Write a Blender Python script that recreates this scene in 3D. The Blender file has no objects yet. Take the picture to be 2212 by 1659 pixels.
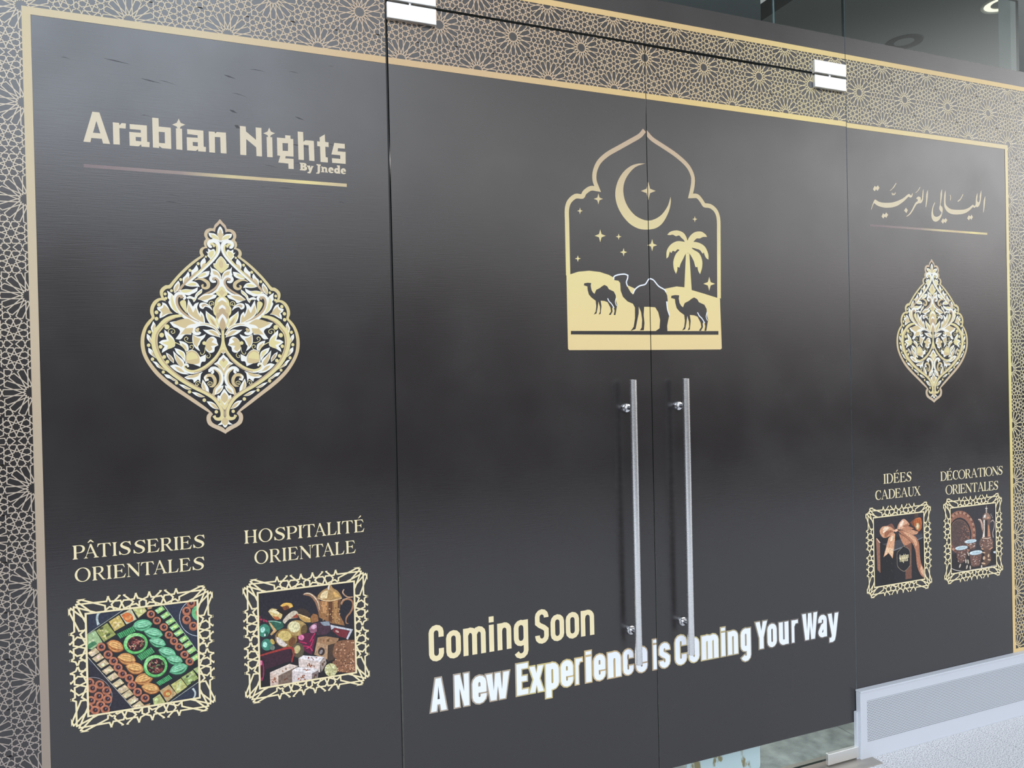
# Glazed shop front with printed film: two fixed panes, a pair of glass doors, clear transom above.
# Units are metres.  X runs along the front, Y into the shop (the street side is negative Y), Z is up.
import bpy, bmesh, math, random
from mathutils import Vector, Matrix
from mathutils.geometry import delaunay_2d_cdt

S = bpy.context.scene
COL = S.collection
U = 0.25                    # one repeat of the star lattice on the film
V0 = 10.185                 # lattice repeats between the floor and the lattice base line
def X(u): return u*U
def Z(v): return (v+V0)*U

# ------------------------------------------------------------------ camera
cam = bpy.data.cameras.new('camera'); cam_o = bpy.data.objects.new('camera', cam); COL.objects.link(cam_o)
cam.sensor_fit = 'HORIZONTAL'; cam.sensor_width = 36.0; cam.lens = 1619.03/2212*36.0
cam.clip_start = 0.02; cam.clip_end = 200
right = Vector((0.927434, -0.373341, -0.021997)); down = Vector((-0.023478, 0.000579, -0.999724)); fwd = Vector((0.373250, 0.927694, -0.008228))
cam_o.matrix_world = Matrix((( right.x, -down.x, -fwd.x, X(1.72284)), ( right.y, -down.y, -fwd.y, -9.08866*U), ( right.z, -down.z, -fwd.z, Z(-3.97259)), (0,0,0,1)))
S.camera = cam_o

# ------------------------------------------------------------------ sky, sun, exposure
S.view_settings.view_transform = 'Standard'; S.view_settings.look = 'None'; S.view_settings.gamma = 1.0
S.view_settings.use_curve_mapping = False
S.view_settings.exposure = -0.55
world = bpy.data.worlds.new('overcast_street'); S.world = world; world.use_nodes = True
wn = world.node_tree.nodes; wl = world.node_tree.links; wn.clear()
def wmath(op, a, b=None, clamp=False):
    n = wn.new('ShaderNodeMath'); n.operation = op; n.use_clamp = clamp
    for k, v in enumerate((a, b)):
        if v is None: continue
        if isinstance(v, (int, float)): n.inputs[k].default_value = v
        else: wl.new(v, n.inputs[k])
    return n.outputs[0]
def wsmooth(x, lo, hi, a=0.0, b=1.0):
    n = wn.new('ShaderNodeMapRange'); n.interpolation_type = 'SMOOTHSTEP'
    wl.new(x, n.inputs[0]); n.inputs[1].default_value = lo; n.inputs[2].default_value = hi; n.inputs[3].default_value = a; n.inputs[4].default_value = b
    return n.outputs[0]
tc = wn.new('ShaderNodeTexCoord'); sp = wn.new('ShaderNodeSeparateXYZ'); wl.new(tc.outputs['Generated'], sp.inputs[0])
elev = wmath('MULTIPLY', wmath('ARCSINE', sp.outputs[2]), 57.2958)
azim = wmath('MULTIPLY', wmath('ARCTAN2', sp.outputs[0], wmath('MULTIPLY', sp.outputs[1], -1.0)), 57.2958)   # 0 straight out from the shop, + to the right
# overcast sky over the dark far side of the street: open to the left and far right, a deep canopy overhead towards the right
rgt = wsmooth(azim, -2.0, 42.0, 0.0, 1.0)
e2 = wmath('ADD', elev, wmath('SUBTRACT', wmath('MULTIPLY', rgt, 8.0), 2.0))                  # the skyline drops towards the right
band = wsmooth(e2, 5.0, 19.0, 0.0, 1.0)
left_b = wsmooth(azim, -2.0, 20.0, 1.0, 0.0); right_b = wsmooth(azim, 36.0, 56.0, 0.0, 1.0)
side = wmath('ADD', 2.9, wmath('ADD', wmath('MULTIPLY', left_b, 3.3), wmath('MULTIPLY', right_b, 3.1)))
canopy = wmath('ADD', wmath('MULTIPLY', wsmooth(elev, 15.0, 24.0, 1.0, .06), rgt), wmath('MULTIPLY', wsmooth(elev, 24.0, 45.0, 1.0, .35), wmath('SUBTRACT', 1.0, rgt)))
ground = wsmooth(elev, -60.0, -40.0, .5, 0.0)
skystr = wmath('ADD', wmath('MULTIPLY', wmath('MULTIPLY', band, side), canopy), wmath('ADD', ground, .14))
cm = wn.new('ShaderNodeMix'); cm.data_type = 'RGBA'; wl.new(band, cm.inputs[0]); cm.inputs[6].default_value = (1.0, .93, .9, 1)
c2 = wn.new('ShaderNodeMix'); c2.data_type = 'RGBA'; wl.new(left_b, c2.inputs[0]); c2.inputs[6].default_value = (1.0, 1.0, 1.0, 1); c2.inputs[7].default_value = (.88, .985, 1.12, 1)
wl.new(c2.outputs[2], cm.inputs[7])
skycol = cm.outputs[2]

bg = wn.new('ShaderNodeBackground'); wo = wn.new('ShaderNodeOutputWorld')
wl.new(skycol, bg.inputs[0]); wl.new(skystr, bg.inputs[1]); wl.new(bg.outputs[0], wo.inputs[0])

# ------------------------------------------------------------------ helpers
def lin(c): return tuple(((x/255)/12.92 if x <= 10.3 else (((x/255)+.055)/1.055)**2.4) for x in c)
def new_mat(name):
    m = bpy.data.materials.new(name); m.use_nodes = True
    return m, m.node_tree.nodes, m.node_tree.links, m.node_tree.nodes['Principled BSDF']
def simple(name, rgb, rough=.5, metal=0.0, bump=None, spec=.5, var=0.0, vscale=30):
    m, n, l, p = new_mat(name); p.inputs['Roughness'].default_value = rough; p.inputs['Metallic'].default_value = metal
    p.inputs['Specular IOR Level'].default_value = spec
    c = lin(rgb)+(1,); p.inputs['Base Color'].default_value = c
    if var:
        t = n.new('ShaderNodeTexNoise'); t.inputs['Scale'].default_value = vscale; t.inputs['Detail'].default_value = 6
        r = n.new('ShaderNodeMapRange'); r.inputs[3].default_value = 1-var; r.inputs[4].default_value = 1+var; l.new(t.outputs[0], r.inputs[0])
        x = n.new('ShaderNodeVectorMath'); x.operation = 'SCALE'; x.inputs[0].default_value = c[:3]; l.new(r.outputs[0], x.inputs['Scale']); l.new(x.outputs[0], p.inputs['Base Color'])
        g = n.new('ShaderNodeNewGeometry'); l.new(g.outputs['Position'], t.inputs['Vector'])
    return m
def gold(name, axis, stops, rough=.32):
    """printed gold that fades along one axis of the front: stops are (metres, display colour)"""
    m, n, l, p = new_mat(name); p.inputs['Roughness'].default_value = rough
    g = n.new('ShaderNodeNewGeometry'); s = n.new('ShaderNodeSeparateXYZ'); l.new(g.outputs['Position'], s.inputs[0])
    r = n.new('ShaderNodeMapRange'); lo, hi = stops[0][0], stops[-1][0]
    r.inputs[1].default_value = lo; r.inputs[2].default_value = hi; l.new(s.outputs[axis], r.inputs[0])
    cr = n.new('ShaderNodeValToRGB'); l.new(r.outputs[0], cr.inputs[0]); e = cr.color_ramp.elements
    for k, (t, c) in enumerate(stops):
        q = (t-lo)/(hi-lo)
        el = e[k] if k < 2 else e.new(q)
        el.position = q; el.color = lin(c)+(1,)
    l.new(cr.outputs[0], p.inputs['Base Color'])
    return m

def link(name, me, parent=None, **props):
    o = bpy.data.objects.new(name, me); COL.objects.link(o)
    if parent is not None: o.parent = parent
    for k, v in props.items(): o[k] = v
    return o
def empty(name, label, cat, kind=None, loc=(0,0,0), group=None):
    o = bpy.data.objects.new(name, None); COL.objects.link(o); o.empty_display_size = .05
    o['label'] = label; o['category'] = cat
    if kind: o['kind'] = kind
    if group: o['group'] = group
    return o
class MB:
    def __init__(s): s.v = []; s.f = []; s.mi = []
    def face(s, pts, m=0):
        k = len(s.v); s.v += [tuple(p) for p in pts]; s.f.append(tuple(range(k, k+len(pts)))); s.mi.append(m)
    def box(s, a, b, m=0, mats=None):
        (x0,y0,z0),(x1,y1,z1) = a, b
        k = len(s.v); s.v += [(x0,y0,z0),(x1,y0,z0),(x1,y1,z0),(x0,y1,z0),(x0,y0,z1),(x1,y0,z1),(x1,y1,z1),(x0,y1,z1)]
        # bottom, top, front(-y), right, back, left
        for j, q in enumerate(((3,2,1,0),(4,5,6,7),(0,1,5,4),(1,2,6,5),(2,3,7,6),(3,0,4,7))):
            s.f.append(tuple(k+i for i in q)); s.mi.append(mats[j] if mats else m)
    def tube(s, p0, p1, r0, r1=None, n=28, m=0, caps=True):
        r1 = r0 if r1 is None else r1
        p0, p1 = Vector(p0), Vector(p1); d = (p1-p0).normalized(); a = d.orthogonal().normalized(); b = d.cross(a); k = len(s.v)
        for p, r in ((p0, r0), (p1, r1)):
            for i in range(n):
                t = 2*math.pi*i/n; s.v.append(tuple(p+a*(math.cos(t)*r)+b*(math.sin(t)*r)))
        for i in range(n):
            j = (i+1) % n; s.f.append((k+i, k+j, k+n+j, k+n+i)); s.mi.append(m)
        if caps: s.f.append(tuple(k+i for i in reversed(range(n)))); s.mi.append(m); s.f.append(tuple(k+n+i for i in range(n))); s.mi.append(m)
    def lathe(s, c, axis, prof, n=32, m=0):
        """prof = [(distance along axis, radius)]"""
        for (d0, r0), (d1, r1) in zip(prof, prof[1:]):
            s.tube(Vector(c)+Vector(axis)*d0, Vector(c)+Vector(axis)*d1, max(r0, 1e-5), max(r1, 1e-5), n, m, caps=False)
    def mesh(s, name, mats, smooth=False):
        me = bpy.data.meshes.new(name); me.from_pydata(s.v, [], s.f); me.update()
        for m in mats: me.materials.append(m)
        me.polygons.foreach_set('material_index', s.mi)
        if smooth:
            bm = bmesh.new(); bm.from_mesh(me); bmesh.ops.remove_doubles(bm, verts=bm.verts, dist=1e-6); bmesh.ops.recalc_face_normals(bm, faces=bm.faces); bm.to_mesh(me); bm.free()
            me.set_sharp_from_angle(angle=math.radians(35))
        return me
def bevel(o, w, seg=2):
    b = o.modifiers.new('bevel', 'BEVEL'); b.width = w; b.segments = seg; b.limit_method = 'ANGLE'

# ------------------------------------------------------------------ printed artwork: outlines in tenths of a millimetre on the film (X, Z)
ART = {
"lettering": """f0 1558 22875 166 -5 235 -818 -168 -2 -26 123 -249 -3 -22 -115 -164 0/1648 22639 -87 -324 173 -2
f0 2037 22643 150 -1 9 -63 55 65 101 -1 -9 -137 -151 -3 0 -445 -155 -5
f0 2443 22639 420 5 -3 -444 62 -7 -7 -135 -197 -5 -7 60 -63 -58 -218 -3 -2 373 283 3 -1 77 -265 -2/2581 22305 135 4 -3 -114 -130 2
f0 3000 22873 156 1 2 -228 302 -3 -1 -585 -229 1 -73 53 -5 -55 -151 1/3155 22503 149 3 0 -307 -149 -1
f0 3588 22644 155 2 -3 -586 -154 1
f0 3665 22916 47 -111 117 -37 -119 -66 -53 -129 -47 119 -115 41 117 62
f0 3874 22647 417 3 -2 -448 60 -8 -7 -131 -198 -6 -4 61 -57 -55 -223 -3 -3 363 283 10 -2 73 -262 6/4008 22306 132 4 -1 -113 -129 1
f0 4430 22643 156 2 10 -47 47 49 240 7 2 -591 -153 -3 -3 449 -142 -5 -4 -446 -151 -1
f0 5260 22884 157 -1 4 -140 267 -215 0 356 156 2 -2 -822 -151 1 -3 247 -264 213 -9 -463 -161 0
f0 5980 22643 156 5 0 -581 -153 -3
f0 6059 22917 45 -109 113 -38 -115 -64 -51 -127 -47 118 -114 40 117 61
f0 6266 22653 231 0 3 91 146 0 -2 -92 79 1 -3 -514 -221 -3 -14 -65 234 2 -2 -297 -147 -3 -2 152 -280 7 57 196 -79 7/6417 22508 156 6 -5 -225 -150 -5
f0 6853 22886 155 1 3 -285 60 52 239 1 5 -592 -150 0 -8 452 -143 1 -2 -452 -152 0
f0 7632 22880 6 -221 100 -5 -3 -140 -97 4 5 -311 61 -9 0 -144 -214 -3 -4 458 -81 5 0 139 78 0 -3 124
f0 7904 22655 309 -2 1 -141 -203 -4 -13 -95 234 3 -5 -360 -398 0 -6 139 249 -2 -1 109 -258 1
f0 6886 21978 132 3 50 -11 17 -31 -11 -37 -20 -18 38 -24 7 -44 -20 -37 -44 -24 -147 4 5 28 19 6 0 151 -25 10/6982 21938 27 -3 3 -26 -31 -7/6980 21850 38 -2 2 -34 -44 -4
f0 7094 21913 93 3 0 -28 6 -40 21 38 -7 23 78 1 -5 -26 -16 -6 -62 -165 -28 -27 -66 7 -3 28 23 10 24 10 4 24 -40 113 -22 6
f0 7369 21979 127 -1 -2 -36 -20 -6 -7 -185 -26 -51 -83 -5 -3 26 24 10 19 10 7 197 -31 6
f0 7505 21919 55 -4 8 -13 36 13 47 -8 23 -35 2 -88 24 -6 -5 -25 -79 0 6 99 -23 18 -21 -18 3 -68 16 -7 -1 -24 -95 -4 1 29 18 5 0 101 -16 6
f0 7709 21831 13 54 40 31 48 4 40 -21 15 -43 -5 -33 -84 1 7 -31 40 -5 36 3 -5 -29 -56 -17 -55 12 -27 30/7769 21864 40 -1 -4 -12 -36 -1
f0 8072 21830 14 54 41 32 48 4 40 -21 15 -44 -5 -33 -84 2 7 -32 40 -5 37 3 -5 -29 -57 -17 -56 12 -28 30/8134 21864 40 -1 -5 -13 -36 -1
f0 7964 21994 88 -1 -1 -207 15 -35 -64 -1 -60 -1 -47 20 -19 47 9 50 29 31 40 15 32 -5 1 44 -20 15/7944 21846 25 19 15 -23 -5 -37 -24 -6""",
"underline_left": """f0 1323 21464 6922 1 -1 -97 -6923 4""",
"arabic": """s0 29398 22851 106 152 67 -55 105 85 84 -96 -101 -132 -90 58 -71 -86
s0 29276 22021 60 148 84 175 93 100 147 -58 182 -39 300 3 325 39 330 99 286 123 205 136 120 60 83 -46 47 -14 38 72 37 46 -7 -96 -46 -81 -84 -32 -107 27 -145 -114 -192 -134 -287 -157 -282 -87 -326 -42 -276 12 -228 44 -180 90 -83 -124 -71 -148
s0 29840 21776 95 142 80 -46 94 83 102 -88 -107 -135 -80 46 -83 -81
s0 30328 22868 154 114 192 229 28 -24 -126 -164 -143 -113 -94 -55
s0 31106 22094 110 128 104 -97 -86 -127
s0 32245 23068 -11 -237 -37 -230 -112 -131 -146 -18 -134 -70 -137 -183 -123 -147 -122 -112 -145 -78 -59 -3 181 132 148 165 124 182 99 129 122 78 -10 69 -72 13 50 73 109 34 96 -37 9 -122 62 74 29 177 28 160
s0 31769 22885 135 97 137 168 23 -16 -112 -148 -147 -107
s0 32500 23052 -9 -203 -44 -284 -74 -251 -29 16 30 230 24 283 52 144
s0 33342 23135 -18 -258 -65 -302 -26 -118 103 -76 20 -131 -39 -152 -109 -189 -142 -124 -140 -44 -137 28 -90 110 -19 164 40 216 85 187 84 120 15 -32 -78 -153 -50 -168 9 -131 55 -96 114 -42 140 33 129 82 60 87 -113 108 -21 82 50 168 30 267 16 184 50 136
s0 33246 21771 113 134 76 -49 88 75 97 -81 -102 -139 -81 54 -83 -83
s0 33552 23118 -6 -225 -17 -250 20 -132 114 -109 187 -71 283 -12 334 21 289 48 244 100 197 123 96 -45 74 48 18 205 41 189 77 141 -4 -153 -29 -172 47 -81 62 4 52 122 11 188 97 212 9 -136 -44 -293 -66 -174 -76 -108 -99 -40 -85 12 -75 -56 -109 27 -173 -130 -244 -133 -314 -87 -335 -34 -283 13 -210 71 -137 124 -55 146 -1 249 36 251
s0 34824 21996 119 142 83 -54 75 84 90 -91 -95 -133 -84 63 -79 -94
s0 35992 23048 -9 -189 -52 -311 -68 -235 -32 7 30 224 14 240 53 157
k0 30442 22782 21 -76 60 38 10 -33 71 31 32 71;42
k0 33817 22937 33 -106 -38 -128;40
k0 34266 22684 164 103 173 231;45""",
"underline_right": """f0 29194 21425 6895 7 -9 -89 -6881 2""",
"emblem_arch_l": """k0 18682 24136 -193 -208 -377 -225 -497 -287 -429 -251 -336 -293 -169 -329 -25 -317 112 -296 -267 7 -238 -158 -91 -137 -263 -18 -236 -198 -92 -264 -5 -465 -2 -1032 0 -724;160""",
"emblem_arch_r": """k0 18731 24087 259 -228 504 -239 511 -254 451 -319 210 -342 5 -333 -109 -412 299 10 197 -182 98 -116 269 -27 234 -154 110 -274 2 -507 -45 -2426;160""",
"emblem_moon": """s0 18686 22972 -282 -30 -313 -112 -313 -250 -222 -337 -100 -379 40 -368 186 -360 300 -303 367 -167 375 -17 382 85 293 234 234 396 86 334 -9 175 -104 -292 -153 -228 -210 -203 -321 -155 -315 -18 -371 139 -302 302 -145 364 9 373 162 333 316 320""",
"emblem_stars": """f0 18796 22339 67 -242 229 -61 -233 -95 -78 -252 -67 242 -227 61 231 95
f0 16794 21785 39 -141 136 -36 -138 -55 -46 -146 -40 141 -134 36 137 54
f0 16075 21256 23 -86 79 -22 -80 -33 -28 -88 -23 85 -79 23 81 32
f0 20731 21244 23 -83 81 -22 -82 -31 -27 -86 -24 83 -80 22 81 31
f0 16836 20558 48 -165 162 -45 -165 -61 -55 -171 -48 166 -161 44 164 62
f0 17556 20448 25 -79 83 -22 -85 -30 -28 -82 -24 80 -83 21 84 30
f0 18906 20328 45 -163 153 -45 -156 -59 -52 -167 -45 163 -152 45 154 59
f0 17740 19957 31 -108 107 -30 -109 -40 -36 -110 -31 108 -106 30 107 39
f0 15955 19628 24 -81 84 -23 -85 -30 -28 -84 -25 82 -83 23 84 29
f0 21309 19066 57 -194 195 -57 -198 -67 -66 -198 -57 195 -193 57 196 67""",
"emblem_sand": """f0 15511 18960 104 8 350 110 411 45 413 -29 358 -94 449 -210 273 -126 275 -100 216 -75 821 73 193 15 519 101 327 -25 294 -87 564 -127 689 -166 39 -1824 -56 -44 -3083 3 -3112 15 -45 47""",
"emblem_palm": """f0 20220 18653 95 1235 145 6 73 -1356
s0 20391 20334 -62 163 -128 131 -260 58 -261 -58 -144 -117 109 -10 130 23 129 -49 131 34 96 -78 129 -104 61 -190 132 6
s0 20391 20334 137 200 202 133 268 30 199 -101 46 -82 -182 -9 -136 -62 -134 -7 -135 -117 -137 -173 -132 -6
s0 20451 20087 -62 164 -196 46 -261 -2 -263 -133 -166 -226 -20 -274 79 58 69 194 63 -52 67 85 97 -23 100 87 97 -24 165 63
s0 20385 20057 4 194 266 56 266 -32 232 -128 129 -247 8 -212 -113 68 -96 192 -35 -57 -131 133 -133 34 -198 35
s0 20454 20198 -132 -6 -200 -147 -234 -202 -117 -279 20 -274 80 -162 55 112 16 138 85 -25 49 139 88 142 150 243 133 44
s0 20322 20192 132 6 162 -159 263 -128 128 -245 -7 -280 -93 -242 -77 125 -30 138 -87 -3 -74 220 -179 259 -145 33""",
"emblem_camel": """f1 15633 17070 6037 12 -3 -135 -2987 -4 -3050 8
f1 17324 18836 15 117 171 69 245 29 134 -39 -15 -107 -52 -135 45 -159 119 -185 91 -78 97 190 190 123 220 59 130 166 83 35 138 -50 198 -202 240 -119 111 -200 21 -191 -53 -83 20 -218 85 -218 -49 -165 -50 -219 8 -191 -511 -2 181 110 32 299 -70 272 -123 172 -284 12 -170 -2 -26 -297 25 -270 -31 -259 -162 -1 77 98 25 269 -37 269 -89 198 -12 -253 -83 -323 -55 -215 -199 -65 127 145 57 295 9 376 -78 133 -214 77 -180 157 -87 211 -12 266 -71 77
f1 16158 18620 19 69 130 24 135 -7 -20 -94 26 -141 57 -88 59 -41 62 133 150 72 91 65 91 45 107 -50 58 -94 191 -75 76 -131 7 -212 40 -116 -48 -229 -27 -123 -67 -1 34 149 -39 159 -50 -80 9 -106 -75 -123 -72 5 87 117 -21 132 -104 183 -119 41 -149 8 25 -184 -36 -264 -78 -33 56 112 -2 157 -55 184 -35 -211 -46 -200 -108 -44 74 111 28 185 -20 183 -157 102 -98 103 -43 155 -9 120 -76 19
f1 19643 18260 24 80 159 28 167 -9 -24 -111 32 -164 71 -103 72 -48 76 154 186 83 112 77 113 51 132 -59 72 -110 237 -90 94 -154 9 -249 49 -136 -59 -268 -33 -144 -83 0 42 174 -48 186 -63 -93 12 -124 -93 -144 -89 6 108 137 -27 155 -128 216 -148 48 -184 10 31 -215 -44 -309 -96 -37 69 130 -3 185 -68 214 -43 -246 -57 -234 -133 -50 91 130 34 215 -24 215 -194 120 -121 121 -53 183 -12 140 -93 22""",
"emblem_lines": """k2 17067 18195 58 -105 88 -78 100 -141;35
k2 20766 17756 72 -123 110 -92 123 -167;38
k2 17400 18212 -34 -144 46 -122;25
k2 21178 17773 -42 -168 57 -143;28
k2 17324 18846 15 107 171 69 245 29 134 -39 -15 -107 -52 -135 46 -143;45
k2 18078 18375 96 163 190 123 220 59 130 166 83 35 138 -50 198 -202 240 -119 75 -91;45
k2 19453 18131 32 -273 79 -229;40""",
"heading_pastry": """f0 823 10981 121 0 0 8 -26 16 -5 49 0 292 -90 0 0 -7 26 -17 5 -49 0 -219 -5 -49 -26 -16
s0 892 11346 104 0 62 -15 41 -36 14 -51 -14 -51 -41 -40 -62 -13 -83 -2/913 11331 65 0 45 -18 25 -29 8 -40 -12 -44 -27 -29 -39 -16 -65 -2
f0 1121 10998 11 0 114 310 -12 37
f0 1228 11352 36 0 126 -336 45 -29 0 -7 -123 0 0 7 26 19 -6 29 -104 284
f0 1079 10980 97 0 0 7 -32 19 -3 32 -20 -11 -13 -29 -29 -11
f0 1150 11106 162 0 -6 14 -151 0
f0 1176 11396 58 69 26 0 65 -69 -19 -8 -59 40 -51 -40
f0 1505 10978 115 0 0 8 -25 16 -5 49 0 292 -55 0 0 -292 -5 -49 -25 -16
f0 1399 11252 11 0 28 54 43 21 163 0 43 -21 28 -54 11 0 -16 91 -295 0
f0 1757 10976 112 0 0 8 -24 16 -5 49 0 219 5 49 24 17 0 7 -112 0 0 -7 24 -17 4 -49 0 -219 -4 -49 -24 -16
k0 2175 11267 -26 37 -48 23 -51 -1 -52 -30 -24 -47 28 -44 70 -40 66 -40 26 -51 -26 -58 -55 -28 -55 -3 -48 20 -37 44;7 18 18 20 37 55 68 73 72 59 37 20 18 20 11
f0 2138 11329 52 8 15 -106 -13 0 -28 58
f0 1917 11092 13 0 42 -73 -18 -29 -37 7
k0 2527 11265 -26 37 -48 24 -52 -2 -53 -29 -24 -48 28 -44 71 -40 67 -40 26 -51 -26 -58 -56 -27 -56 -4 -48 20 -37 44;7 18 18 20 37 55 68 74 72 59 37 20 18 20 11
f0 2490 11327 52 8 15 -106 -13 0 -28 58
f0 2267 11090 13 0 42 -72 -18 -30 -37 8
f0 2595 10972 90 0 0 365 -90 0 0 -8 26 -16 5 -49 0 -219 -5 -49 -26 -17
f0 2664 11337 187 0 28 -88 -12 0 -33 55 -45 16 -125 0
f0 2664 11173 83 0 42 9 14 31 10 0 0 -106 -10 0 -14 35 -42 14 -83 0
f0 2664 10972 208 0 31 102 -12 0 -43 -66 -59 -20 -125 0
f0 2926 10970 119 0 0 8 -25 16 -5 49 0 292 -89 0 0 -7 26 -17 5 -49 0 -219 -5 -49 -26 -16
s0 2994 11335 102 0 54 -11 34 -33 11 -47 -14 -48 -34 -32 -51 -19 -81 -2/3015 11320 61 0 41 -14 20 -29 5 -33 -9 -40 -23 -30 -34 -16 -61 0
f0 3049 11153 61 -4 88 -142 51 -29 0 -8 -58 -3 -27 18
f0 3266 10969 118 0 0 7 -25 16 -5 49 0 219 5 49 25 17 0 7 -118 0 0 -7 25 -17 5 -49 0 -219 -5 -49 -25 -16
f0 3415 10968 89 0 0 364 -89 0 0 -7 26 -16 5 -50 0 -218 -5 -50 -26 -16
f0 3484 11332 185 0 28 -87 -12 0 -33 55 -45 16 -123 0
f0 3484 11168 82 0 41 9 14 31 10 0 0 -105 -10 0 -14 34 -41 15 -82 0
f0 3484 10968 206 0 31 102 -12 0 -43 -66 -59 -20 -123 0
k0 4024 11258 -26 36 -49 24 -53 -2 -53 -29 -24 -48 28 -43 72 -40 67 -41 27 -51 -27 -58 -56 -27 -57 -4 -49 20 -37 44;7 19 19 20 37 56 69 74 72 59 37 20 19 20 11
f0 3986 11320 53 7 15 -106 -13 0 -28 58
f0 3760 11083 13 0 44 -73 -19 -30 -38 8
s0 1229 10557 -5 42 -13 40 -22 36 -29 30 -35 23 -39 14 -41 4 -41 -4 -39 -14 -34 -23 -30 -30 -22 -36 -13 -40 -5 -42 5 -42 13 -40 22 -36 30 -30 34 -23 39 -14 41 -4 41 4 39 14 35 23 29 30 22 36 13 40/1174 10566 -5 38 -12 36 -17 31 -22 26 -25 19 -28 11 -29 3 -28 -7 -27 -14 -23 -23 -19 -28 -14 -34 -7 -37 -2 -39 6 -38 11 -36 17 -32 22 -26 26 -18 27 -11 29 -3 29 7 26 14 24 22 19 29 13 34 8 37
f0 1267 10372 118 0 0 7 -25 16 -5 49 0 292 -88 0 0 -8 25 -16 5 -49 0 -219 -5 -49 -25 -16
s0 1334 10736 102 0 54 -11 33 -33 11 -47 -14 -48 -34 -32 -50 -19 -81 -1/1355 10721 60 0 41 -14 20 -30 5 -32 -8 -40 -24 -29 -34 -17 -60 0
f0 1388 10554 61 -4 88 -142 51 -29 0 -7 -58 -4 -27 18
f0 1608 10369 118 0 0 7 -25 17 -5 49 0 218 5 49 25 17 0 7 -118 0 0 -7 26 -17 5 -49 0 -218 -5 -49 -26 -17
f0 1768 10368 87 0 0 364 -87 0 0 -8 25 -16 5 -49 0 -219 -5 -49 -25 -16
f0 1835 10732 182 0 27 -88 -12 0 -32 55 -44 16 -121 0
f0 1835 10568 81 0 40 9 14 31 10 0 0 -106 -10 0 -14 35 -40 14 -81 0
f0 1835 10368 202 0 30 102 -11 0 -42 -66 -58 -20 -121 0
f0 2093 10365 83 0 0 7 -32 18 -3 26 0 259 -13 18 0 -277 -3 -26 -32 -18
f0 2093 10729 64 0 224 -291 6 -80 -25 0 -211 284 -26 51 -32 29
f0 2374 10358 13 0 0 320 3 26 29 18 0 7 -83 0 0 -7 35 -18 3 -26
f0 2538 10362 114 0 0 8 -25 16 -5 49 0 291 -55 0 0 -291 -5 -49 -24 -16
f0 2432 10635 12 0 27 55 43 20 162 0 42 -20 28 -55 11 0 -16 91 -293 0
f0 2777 10378 11 0 112 310 -11 36
f0 2882 10731 35 0 125 -335 44 -29 0 -7 -121 0 0 7 26 18 -7 29 -102 285
f0 2736 10360 95 0 0 7 -32 18 -3 33 -19 -11 -13 -29 -28 -11
f0 2806 10485 159 0 -6 15 -148 0
f0 3100 10357 88 0 0 291 5 49 25 17 0 7 -118 0 0 -7 25 -17 5 -49 0 -218 -5 -49 -25 -17
f0 3167 10357 176 0 27 102 -12 0 -39 -66 -50 -20 -102 0
f0 3390 10355 88 0 0 364 -88 0 0 -8 25 -16 6 -49 0 -219 -6 -49 -25 -16
f0 3457 10719 182 0 27 -88 -12 0 -32 55 -44 16 -121 0
f0 3457 10555 81 0 40 9 14 31 10 0 0 -106 -10 0 -14 35 -40 14 -81 0
f0 3457 10355 202 0 30 102 -12 0 -42 -66 -57 -20 -121 0
k0 4000 10643 -27 37 -51 23 -54 -2 -54 -29 -25 -47 29 -44 73 -40 70 -40 27 -51 -27 -58 -58 -27 -58 -4 -50 20 -39 44;8 19 19 21 38 56 70 75 73 60 38 21 19 21 11
f0 3961 10705 55 7 15 -105 -14 0 -29 58
f0 3729 10468 13 0 45 -72 -20 -30 -38 8""",
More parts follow.
